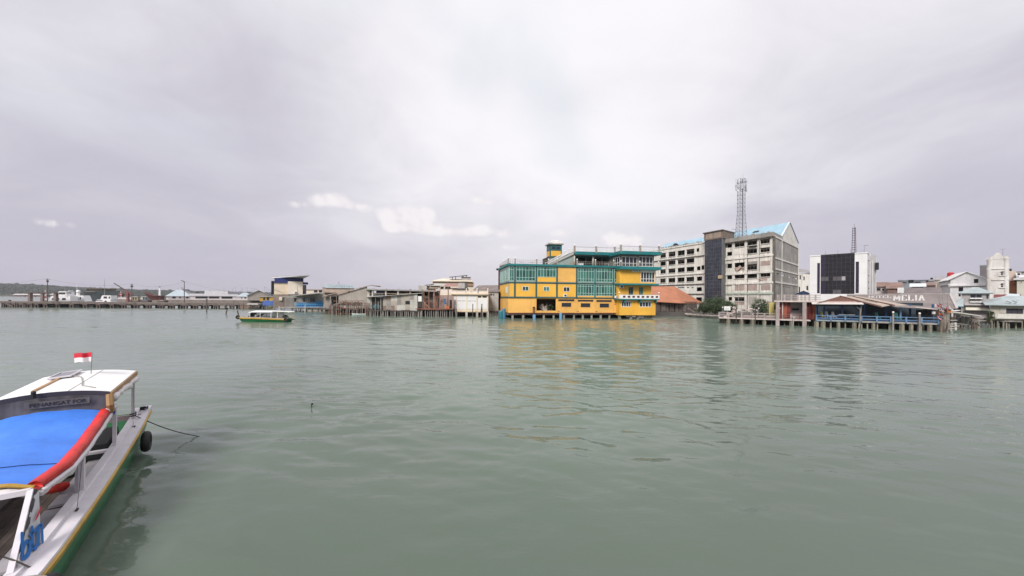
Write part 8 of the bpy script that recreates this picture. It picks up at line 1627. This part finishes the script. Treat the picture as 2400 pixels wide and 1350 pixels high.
# the moored water taxi in the foreground: s runs along the boat away from the bow, p across it to port, z up
BO = V((-7.9, 6.96, 0)); BD = V((-.586, .81, 0)).normalized(); BN = V((-.81, -.586, 0)).normalized()
def B(s, p, z): return BO + BD * s + BN * p + V((0, 0, z))
def near_boat():
    t = thing('moored_water_taxi', 'moored green and white water taxi with a blue canopy in the foreground', 'boat', B(1, 1.2, 0)); W = 2.45
    def zg(s): return .80 + .006 * (s - 1) ** 2 + (.02 * (s - 6) ** 2 if s > 6 else 0)
    def inset(s): return 0.0 if s > -.8 else .055 * (-.8 - s) ** 2
    S = [-5.2, -4.4, -3.6, -2.8, -2.0, -1.4, -.8, 0, 1, 2, 3, 4, 5, 6, 6.8, 7.75]
    hull = []; rail = []; deckR = []; deckL = []; inR = []; inL = []
    for s in S:
        i = min(inset(s), W / 2 - .05); z = zg(s); f = .13 + .03 * max(0, s - 5); k = 0 if s < 7 else .25
        hull.append([B(s, i + .02, z - .12), B(s - k * .2, i + f * .45, z * .45), B(s - k, i + f, 0), B(s - k, min(i + .75, W / 2), -.35), B(s - k, W / 2, -.42), B(s - k, max(W - i - .75, W / 2), -.35), B(s - k, W - i - f, 0), B(s - k * .2, W - i - f * .45, z * .45), B(s, W - i - .02, z - .12)])
        rail.append([B(s, i - .035, z - .15), B(s, i - .05, z - .06), B(s, i - .01, z - .035), B(s, i + .03, z - .15)])
        g = min(.22, W / 2 - i - .01); h = min(.38, W / 2 - i)
        deckR.append([B(s, i - .015, z - .035), B(s, i - .005, z), B(s, i + g, z + .005), B(s, i + g + .01, z + .055), B(s, i + h, z + .055), B(s, i + h, z - .12)])
        deckL.append([B(s, W - i + .015, z - .035), B(s, W - i + .005, z), B(s, W - i - g, z + .005), B(s, W - i - g - .01, z + .055), B(s, W - i - h, z + .055), B(s, W - i - h, z - .12)])
        inR.append([B(s, i + h - .01, z - .1), B(s, min(i + h + .1, W / 2), .05)]); inL.append([B(s, W - i - h + .01, z - .1), B(s, max(W - i - h - .1, W / 2), .05)])
    obj('hull', MB().loft(hull, cap=True), M_hullg, t, smooth=True, fix=False)
    obj('rub_rail', MB().loft(rail, closed=True, cap=True), M_rubr, t, fix=False); obj('side_deck', MB().loft(deckR), M_gunw, t, fix=False); obj('side_deck', MB().loft(deckL), M_gunw, t, fix=False)
    M_in = mat('inner_planking', (.25, .23, .24), .75, .2, 2.0); obj('inner_lining', MB().loft(inR), M_in, t, fix=False); obj('inner_lining', MB().loft(inL), M_in, t, fix=False)
    for k in range(11):  # floor planks
        p0 = .42 + k * .148; obj('floor_plank', MB().slab([B(-1.6, p0, .10), B(6.4, p0, .10), B(6.4, p0 + .14, .10), B(-1.6, p0 + .14, .10)], .03), M_inwood if k % 3 else mat('floor_grey', (.15, .12, .105), .8, .3, 2), t)
    for s0, s1 in ((2.1, 4.9), (-.4, 1.9)):
        b = obj('bench', MB().slab([B(s0, .40, .50), B(s1, .40, .50), B(s1, .86, .50), B(s0, .86, .50)], .05), mat('bench_grey', (.40, .38, .41), .7, .12, 1.5), t); obj('bench_front', MB().prism([B(s0, .84, .12), B(s1, .84, .12), B(s1, .84, .45), B(s0, .84, .45)], BN * .03), mat('bench_side', (.20, .175, .185), .8, .15), b)
    obj('engine_box', MB().hexa([B(5.0, .5, .1), B(6.5, .5, .1), B(6.5, 1.95, .1), B(5.0, 1.95, .1), B(5.1, .55, .85), B(6.4, .55, .98), B(6.4, 1.9, .98), B(5.1, 1.9, .85)]), M_dark, t); obj('thwart', MB().bar(B(4.75, .25, .75), B(4.75, 2.2, .75), .16, .06), M_gunw, t)
    obj('stern_beam', MB().bar(B(7.2, .15, 1.02), B(7.2, 2.3, 1.02), .10, .16), mat('beam_mauve', (.36, .29, .30), .7, .15), t); obj('stern_post', MB().bar(B(7.25, .12, .95), B(7.75, .03, 1.18), .16, .10), M_gunw, t)
    # raised white roof at the stern
    def rz(p, s): return 2.50 + .13 * (1 - ((p - 1.25) / 1.05) ** 2) + .012 * (s - 3.9)
    P = [.26 + 1.98 * k / 8 for k in range(9)]; top = []
    for s in (3.85, 4.9, 6.0, 7.05): top.append([B(s, p, rz(p, s)) for p in P] + [B(s, p, rz(p, s) - .05) for p in reversed(P)])
    obj('roof', MB().loft(top, closed=True, cap=True), mat('roof_white', (.82, .81, .80), .45, .03, 1.0), t)
    obj('roof_seam', MB().path([B(3.9, 1.0, rz(1, 3.9) + .004), B(7.0, 1.0, rz(1, 7) + .004)], .008, 4), M_cpale, t)
    obj('roof_trim', MB().bar(B(3.83, .25, 2.43), B(7.08, .25, 2.47), .05, .13), mat('varnished_trim', (.36, .20, .08), .5, .2, 3), t); obj('roof_trim', MB().loft([[B(3.83, p, rz(p, 3.8) - .11) for p in P], [B(3.82, p, rz(p, 3.8) + .015) for p in P]]), mat('dark_trim', (.06, .05, .06), .5), t, fix=False)
    # rolled clear side curtains under the roof edge
    rnd = random.Random(41); M_pl = mat('milky_plastic', (.66, .62, .62), .35, .12, 5.0)
    pts = [B(3.9 + 3.0 * k / 12, .22 + rnd.uniform(-.03, .03), 2.33 + rnd.uniform(-.035, .03)) for k in range(13)]; obj('rolled_curtain', MB().path(pts, [.05 + rnd.uniform(0, .05) for _ in pts], 8), M_pl, t, smooth=True)
    # smoked plastic fascia between the roofs, with lettering
    fs, fz0, fz1 = 3.80, 2.06, 2.42
    def cz(p): return .19 * (1 - ((p - 1.3) / 1.08) ** 2)
    fas = MB().loft([[B(fs - .05, p, fz0 + cz(p) * .55) for p in P], [B(fs, p, (fz0 + fz1) / 2 + .12 * cz(p) + .05) for p in P], [B(fs + .02, p, rz(p, 3.85) - .1) for p in P]])
    obj('fascia', fas, mat('smoked_plastic', (.075, .07, .085), .22, .35, 3.0, streak=.5, scol=(.22, .2, .2)), t, smooth=True, fix=False)
    ft = obj('name_strip', MB().prism([B(fs - .078, .60, fz0 + .245), B(fs - .078, 1.66, fz0 + .245), B(fs - .078, 1.66, fz0 + .40), B(fs - .078, .60, fz0 + .40)], BD * .004), mat('dim_name_strip', (.13, .11, .105), .5, .3, 4, streak=.6, scol=(.08, .07, .07)), t)
    cu = bpy.data.curves.new('name_text', 'FONT'); cu.body = 'PENANGAT FOR'; cu.size = .125; cu.extrude = .004; cu.align_x = 'CENTER'
    to = bpy.data.objects.new('name_text_tmp', cu); COL.objects.link(to); dg = bpy.context.evaluated_depsgraph_get(); me = bpy.data.meshes.new_from_object(to.evaluated_get(dg)); bpy.data.objects.remove(to)
    ex, ey = -BN, V((0, 0, 1)); o0 = B(fs - .085, 1.12, fz0 + .28); mb = MB(); mb.v = [o0 + ex * v.co.x * 1.0 + ey * v.co.y - BD * (v.co.z + .0) for v in me.vertices]; mb.f = [tuple(p.vertices) for p in me.polygons]; obj('lettering', mb, mat('letter_black', (.03, .026, .025), .6), ft, fix=False)
    obj('roof_bracket', MB().bar(B(3.74, 1.52, 2.55), B(3.74, 1.52, 2.66), .06).ball(B(3.74, 1.52, 2.68), .045), M_tyre, t)
    obj('varnished_corner', MB().path([B(3.82, .27, 2.45), B(3.72, .24, 2.2), B(3.82, .24, 1.98)], .075, 7), MATS['varnished_trim'], t)
    # blue canopy forward of it
    E0 = [(.15, 1.60), (.9, 1.66), (1.8, 1.73), (2.8, 1.85), (3.78, 2.02)]; PP = [.36 + 1.9 * k / 18 for k in range(19)]; rows = []; E = []
    for (sa, za), (sb, zb) in zip(E0, E0[1:]):
        for k in range(7): E.append((sa + (sb - sa) * k / 7, za + (zb - za) * k / 7))
    E.append(E0[-1])
    for s, z in E:
        sh = .22 * max(0, 1 - s / .9) - .03; row = []
        for k, p in enumerate(PP):
            f = max(0.0, 1 - k / 5); sag = -.030 * abs(math.sin(math.pi * (s - .15) / .91)) * min(1, k / 3); cre = .020 * noise.noise(V((s * 1.1 + p * 1.4, p * 3.2 - s * .6, 2))) + .010 * noise.noise(V((s * 5.5, p * 2.0, 7)))
            row.append(B(s, p + sh * f, z + cz(p) + sag + cre))
        rows.append(row)
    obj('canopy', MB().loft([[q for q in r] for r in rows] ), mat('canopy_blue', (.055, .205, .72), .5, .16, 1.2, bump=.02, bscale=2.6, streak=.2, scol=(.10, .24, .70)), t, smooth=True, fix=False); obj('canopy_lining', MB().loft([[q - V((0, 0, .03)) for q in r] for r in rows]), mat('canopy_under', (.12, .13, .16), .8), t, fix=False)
    obj('canopy_seam', MB().path([q + V((0, 0, .008)) for q in rows[7]], .008, 4), mat('seam_navy', (.01, .03, .15), .7), t)
    edge = [r[0] for r in rows]; sm = []
    for a, b in zip(edge, edge[1:]):
        sm.append(a)
    sm.append(edge[-1]); red = []
    for k, q in enumerate(sm):
        f = .010 * math.sin(k * 1.7) + .012 * math.sin(k * .6); red.append([q - BN * .10 + V((0, 0, -.06 + f)), q - BN * .075 + V((0, 0, .035 + f)), q - BN * .0 + V((0, 0, .075)), q + BN * .09 + V((0, 0, .035 + cz(.45) * .1)), q + BN * .02 + V((0, 0, -.03))])
    obj('rolled_red_valance', MB().loft(red, closed=True, cap=True), mat('valance_red', (.66, .035, .03), .5, .2, 3.0, bump=.012, bscale=9.0), t, smooth=True, fix=False)
    obj('valance_tail', MB().ball(B(3.85, .28, 1.98), .12, 8, 6, (1.2, .8, .9)), mat('tail_blue', (.03, .06, .28), .6), t, smooth=True); obj('valance_tail', MB().path([B(3.7, .30, 2.05), B(4.15, .20, 2.08)], [.07, .05], 7), M_pl, t, smooth=True)
    obj('canopy_pole', MB().path([q - BN * .10 + V((0, 0, -.11)) for q in edge], .045, 7), M_gunw, t, smooth=True); obj('rolled_plastic', MB().path([q - BN * .06 + V((0, 0, -.17 + .02 * math.sin(7 * k))) for k, q in enumerate(edge)], [.055 + .012 * math.sin(k * 1.9) for k in range(len(edge))], 7), M_pl, t, smooth=True)
    fe = [q for q in rows[0]]; obj('front_trim', MB().path([q + V((0, 0, -.02)) - BD * .03 for q in fe], .035, 6), MATS['rub_rail_yellow'], t); obj('front_roll', MB().path([q + V((0, 0, -.13)) - BD * .05 for q in fe], .06, 7), M_pl, t, smooth=True)
    # posts
    for s, z in ((1.75, 1.70), (4.5, 2.0), (6.85, 2.45)):
        for p in (.29, 2.18): obj('roof_post', MB().bar(B(s, p, zg(s) + .03), B(s, p, z), .075, .10, up=BD), M_gunw, t)
    obj('roof_post', MB().bar(B(1.62, .33, zg(1.6) + .03), B(1.62, .33, 1.66), .05, .12, up=BD), mat('post_grey', (.40, .37, .41), .6), t)
    # slanting windscreen frame and side banner
    a, b = B(.0, .52, 1.60), B(-1.35, .34, zg(-1.3) + .02); obj('windscreen_post', MB().bar(a, b, .07, .10), M_gunw, t); obj('windscreen_post', MB().bar(B(0, 1.93, 1.60), B(-1.35, 2.1, zg(-1.3)), .09, .13), M_gunw, t); obj('windscreen_rail', MB().bar(a, B(0, 1.93, 1.60), .09), M_gunw, t)
    c, d = B(.06, .44, 1.56), B(-.52, .26, zg(-.5) + .05); K = 8; e0 = [a.lerp(b, k / K) + V((0, 0, -.03)) - BN * .05 for k in range(K + 1)]; e1 = [c.lerp(d, k / K) for k in range(K + 1)]
    mbn = MB().loft([[x.lerp(y, j / 4) for j in range(5)] for x, y in zip(e0, e1)]); bo = obj('side_banner', mbn, mat('banner_grey', (.50, .51, .53), .6, .08, 2.0), t, smooth=True, fix=False)
    obj('torn_lining', MB().path([a.lerp(b, k / 9) - BN * .02 + BD * (.06 + .03 * math.sin(k * 2.3)) + V((0, 0, -.02)) for k in range(8)], [.05, .035, .05, .03, .045, .025, .03, .015], 6), mat('torn_dark', (.06, .055, .06), .8), bo)
    # lettering "btn" with the swoosh on the banner
    nb = ((d - b).cross(c - b)).normalized()
    if nb.dot(EYE - b) < 0: nb = -nb
    def bp(x, y): return d + (d - b) * (x * 1.12 - .01) + (c - d) * (y * 1.22 - .05) + nb * .035     # x to the left is negative, y up the sheet
    mlogo = mat('logo_blue', (.012, .13, .42), .6, .05); mred = mat('logo_red', (.55, .02, .05), .6, .05)
    def st(pts, w_, name, m):
        mb = MB()
        for q, r in zip(pts, pts[1:]): mb.bar(bp(*q), bp(*r), w_, .004, up=nb)
        for q in pts: mb.tube(bp(*q) - nb * .002, bp(*q) + nb * .0025, w_ / 2, n=8)
        obj(name, mb, m, bo)
    arc = lambda cx, cy, rx, ry, a0, a1, n=9: [(cx + rx * math.cos(math.radians(a0 + (a1 - a0) * k / n)), cy + ry * math.sin(math.radians(a0 + (a1 - a0) * k / n))) for k in range(n + 1)]
    st([(-.63, .46), (-.63, .12)], .066, 'letter_b', mlogo); st(arc(-.515, .19, .115, .10, -175, 175, 16), .066, 'letter_b', mlogo)
    st([(-.335, .42), (-.335, .15)] + arc(-.265, .15, .07, .07, 180, 320, 6), .06, 'letter_t', mlogo); st([(-.40, .335), (-.03, .335)], .045, 'letter_t', mlogo)
    st([(-.165, .34), (-.165, .09)], .058, 'letter_n', mlogo); st(arc(-.10, .26, .065, .08, 180, 0, 8) + [(-.035, .07)], .058, 'letter_n', mlogo)
    mb = MB(); sw = [(-.25, .47, .004), (-.20, .50, .03), (-.13, .54, .045), (-.06, .585, .04), (-.01, .62, .006)]; mb.loft([[bp(x, y - h), bp(x, y + h * .5)] for x, y, h in sw]); obj('red_swoosh', mb, mred, bo, fix=False)
    # rigging strings
    for q, r in ((B(1.6, .25, 1.62), B(.75, .14, zg(.7) + .02)), (B(6.4, .22, 2.38), B(6.75, .25, zg(6.7) + .06)), (B(6.75, .28, 1.2), B(6.1, .17, zg(6) + .03))): obj('stay_line', MB().tube(q, r, .0045, n=5), M_wooddk, t)
    for s in (.75, 6.1): obj('cleat', MB().bar(B(s - .05, .14, zg(s) + .02), B(s + .05, .14, zg(s) + .02), .035, .03), M_wooddk, t)
    obj('rope_coil', MB().path([B(7.45 + .1 * math.cos(k * .7), .12 + .1 * math.sin(k * .7), zg(7.4) + .08 + .004 * k) for k in range(26)], .014, 5), M_dark, t)
    obj('lashing', MB().path([B(6.85 + .08 * math.cos(k), .29 + .08 * math.sin(k), zg(6.85) + .10 + .01 * k) for k in range(14)], .016, 5), M_tyre, t)
    # mooring lines
    k0, k1 = B(6.85, .25, zg(6.85) + .12), at(471, 1026, 12.3); k1.z = -.1
    q1 = at(473, 1024, 12.1); q1 = EYE + (q1 - EYE) * (5.0 / (5.0 - q1.z)) if q1.z < 4.9 else q1
    pts = [k0.lerp(q1, k / 10) + V((0, 0, -.10 * math.sin(math.pi * k / 10))) for k in range(11)]; obj('mooring_line', MB().path(pts, .016, 6), M_wooddk, label='dark mooring line from the stern of the moored taxi into the water', cat='rope')
    pts = [at(-30, 1298, 5.6), at(2, 1303, 5.75), at(40, 1316, 5.8), at(80, 1334, 5.9)]; obj('mooring_line', MB().path(pts, .011, 6), M_wooddk, label='brown rope across the side deck at the lower left corner', cat='rope')
    # tyres
    ax = (BN * -1).normalized()
    for s, z, lean, lab in ((6.05, .47, 0, 'black tyre fender hung outside the far end of the moored taxi'), (-1.62, .52, 0, 'black tyre fender at the lower left corner of the picture')):
        c = B(s, inset(s) - .13, z); q = thing('tyre_fender', lab, 'tyre', c, 'tyre fenders on the boats'); obj('tyre', ring_mesh(c, .21, .105, ax), M_tyre, q, smooth=True); obj('rope', MB().path([c + V((0, 0, .30)), c + V((0, 0, .36)) + BN * .12, B(s + .1, .2, zg(s) + .02)], .014, 5), M_woodg, q)
    # life vest, roof gear, flag
    c = B(2.9, 1.05, .52); q = thing('life_vest', 'red life vest lying on the bench under the blue canopy', 'life vest', c); mv = mat('vest_red', (.58, .03, .02), .7, .15, 4); rngs = []
    for k in range(9):
        f = k / 8; w_ = .15 + .06 * math.sin(f * math.pi) + .02 * math.sin(k * 2.2); cc = B(2.9, 1.05, .64 + .02 * math.sin(k)) + V(((f - .5) * .66, 0, 0)); rngs.append([cc + V((0, w_ * math.cos(a), 0)) + V((0, 0, .095 * math.sin(a))) for a in [2 * math.pi * j / 10 for j in range(10)]])
    obj('float_panel', MB().loft(rngs, closed=True, cap=True), mv, q, smooth=True); obj('strap', MB().path([c + V((.05, -.2, .1)), c + V((.05, 0, .22)), c + V((.05, .2, .1))], .02, 5), M_dark, q); obj('strap', MB().path([B(2.0, .5, 1.62), B(2.4, .8, 1.1), c + V((-.2, 0, .2))], .014, 5), M_white, q)
    zc = rz(1.4, 5.6); sp = thing('solar_panel', 'small framed solar panel lying on the white boat roof', 'solar panel', B(5.7, 1.7, zc)); z1 = lambda s, p: rz(p, s) + .06
    qd = [B(5.9, 1.42, z1(5.9, 1.42)), B(6.85, 1.42, z1(6.8, 1.42)), B(6.85, 1.86, z1(6.8, 1.86)), B(5.9, 1.86, z1(5.9, 1.86))]; obj('panel', MB().slab(qd, .03), gloss('solar_cells', (.20, .20, .24), .2), sp)
    for k in range(4): obj('frame', MB().bar(qd[k] + V((0, 0, .005)), qd[(k + 1) % 4] + V((0, 0, .005)), .03, .04), M_gunw, sp)
    obj('batten', MB().bar(B(4.2, 1.66, rz(1.66, 4.2) + .02), B(6.95, 1.66, rz(1.66, 6.9) + .02), .06, .035), mat('pine_batten', (.45, .28, .15), .7), sp); obj('cable', MB().path([B(6.0, 1.45, z1(6, 1.4)), B(5.8, 1.2, rz(1.2, 5.8) + .02), B(5.0, 1.0, rz(1, 5) + .015), B(4.5, .9, rz(.9, 4.5) + .015), B(4.2, .6, rz(.6, 4.2) + .015)], .012, 5), M_conc, sp)
    pb = at(213.5, 872, 11.2); pt = at(215.5, 826, 11.2); fl = thing('roof_flag', 'small red and white flag on a thin stick above the boat roof', 'flag', pb); obj('stick', MB().tube(pb - V((0, 0, .05)), pt, .011, n=6), M_steel, fl); K = 10
    fx = lambda k, f: at(215.5 - (42.5 * k / K) + (1.5 * f if k == K else 0) , 826 + f * 21.5 + 2.2 * k / K, 11.2 + .07 * math.sin(k * .75 + f * .6)) + V((0, 0, .008 * math.sin(k * 1.1)))
    for nm, f0, f1, m in (('red_half', 0, .5, mat('flag_red', (.60, .025, .05), .75, .05)), ('white_half', .5, 1, mat('flag_white', (.76, .72, .74), .75, .03))): obj(nm, MB().loft([[fx(k, f0) for k in range(K + 1)], [fx(k, (f0 + f1) / 2) for k in range(K + 1)], [fx(k, f1) for k in range(K + 1)]]), m, fl, smooth=True, fix=False)
near_boat()
def floats():
    for px, py, h, lab in ((730, 955, .22, 'short dark stick floating upright in the open water'),):
        Y = 5 * F / (py - hor(px)); p = at(px, py, Y); p.z = 0; t = thing('floating_stick', lab, 'stick', p); obj('stick', MB().tube(p - V((0, 0, .1)), p + V((0, 0, h * .6)), .03, .025, 6), M_wooddk, t); obj('tip', MB().ball(p + V((.03, 0, h * .7)), .05, 7, 5), M_dark, t)
    m = mat('foam_white', (.7, .69, .66), .7)
    for px, py, lab in ((1848, 792, 'white scrap floating on the water below the blue railing'), (1808, 781, 'tiny white scrap floating before the concrete deck'), (2215, 804, 'white scrap floating before the timber steps'), (1317, 771, 'white scrap in the reflection of the yellow building')):
        Y = 5 * F / (py - hor(px)); p = at(px, py, Y); p.z = 0; mb = MB().ball(p, .09, 7, 5, (1.6, .7, .35)); obj('floating_scrap', mb, m, label=lab, cat='litter', group='litter floating on the water')
floats()
# ================================================================== damp tropical air
hz = bpy.data.materials.new('haze_air'); hz.use_nodes = True; T = NT(hz.node_tree); T.n.clear(); o_ = T.new('ShaderNodeOutputMaterial'); pv = T.new('ShaderNodeVolumePrincipled')
pv.inputs['Color'].default_value = (.80, .80, .86, 1); pv.inputs['Density'].default_value = .00011; pv.inputs['Anisotropy'].default_value = .1; T.l.new(pv.outputs[0], o_.inputs['Volume'])
hb = obj('haze', MB().box(-7000, 7000, -400, 9500, -2.0, 62.0), hz, kind='stuff', label='thin damp haze over the harbour')
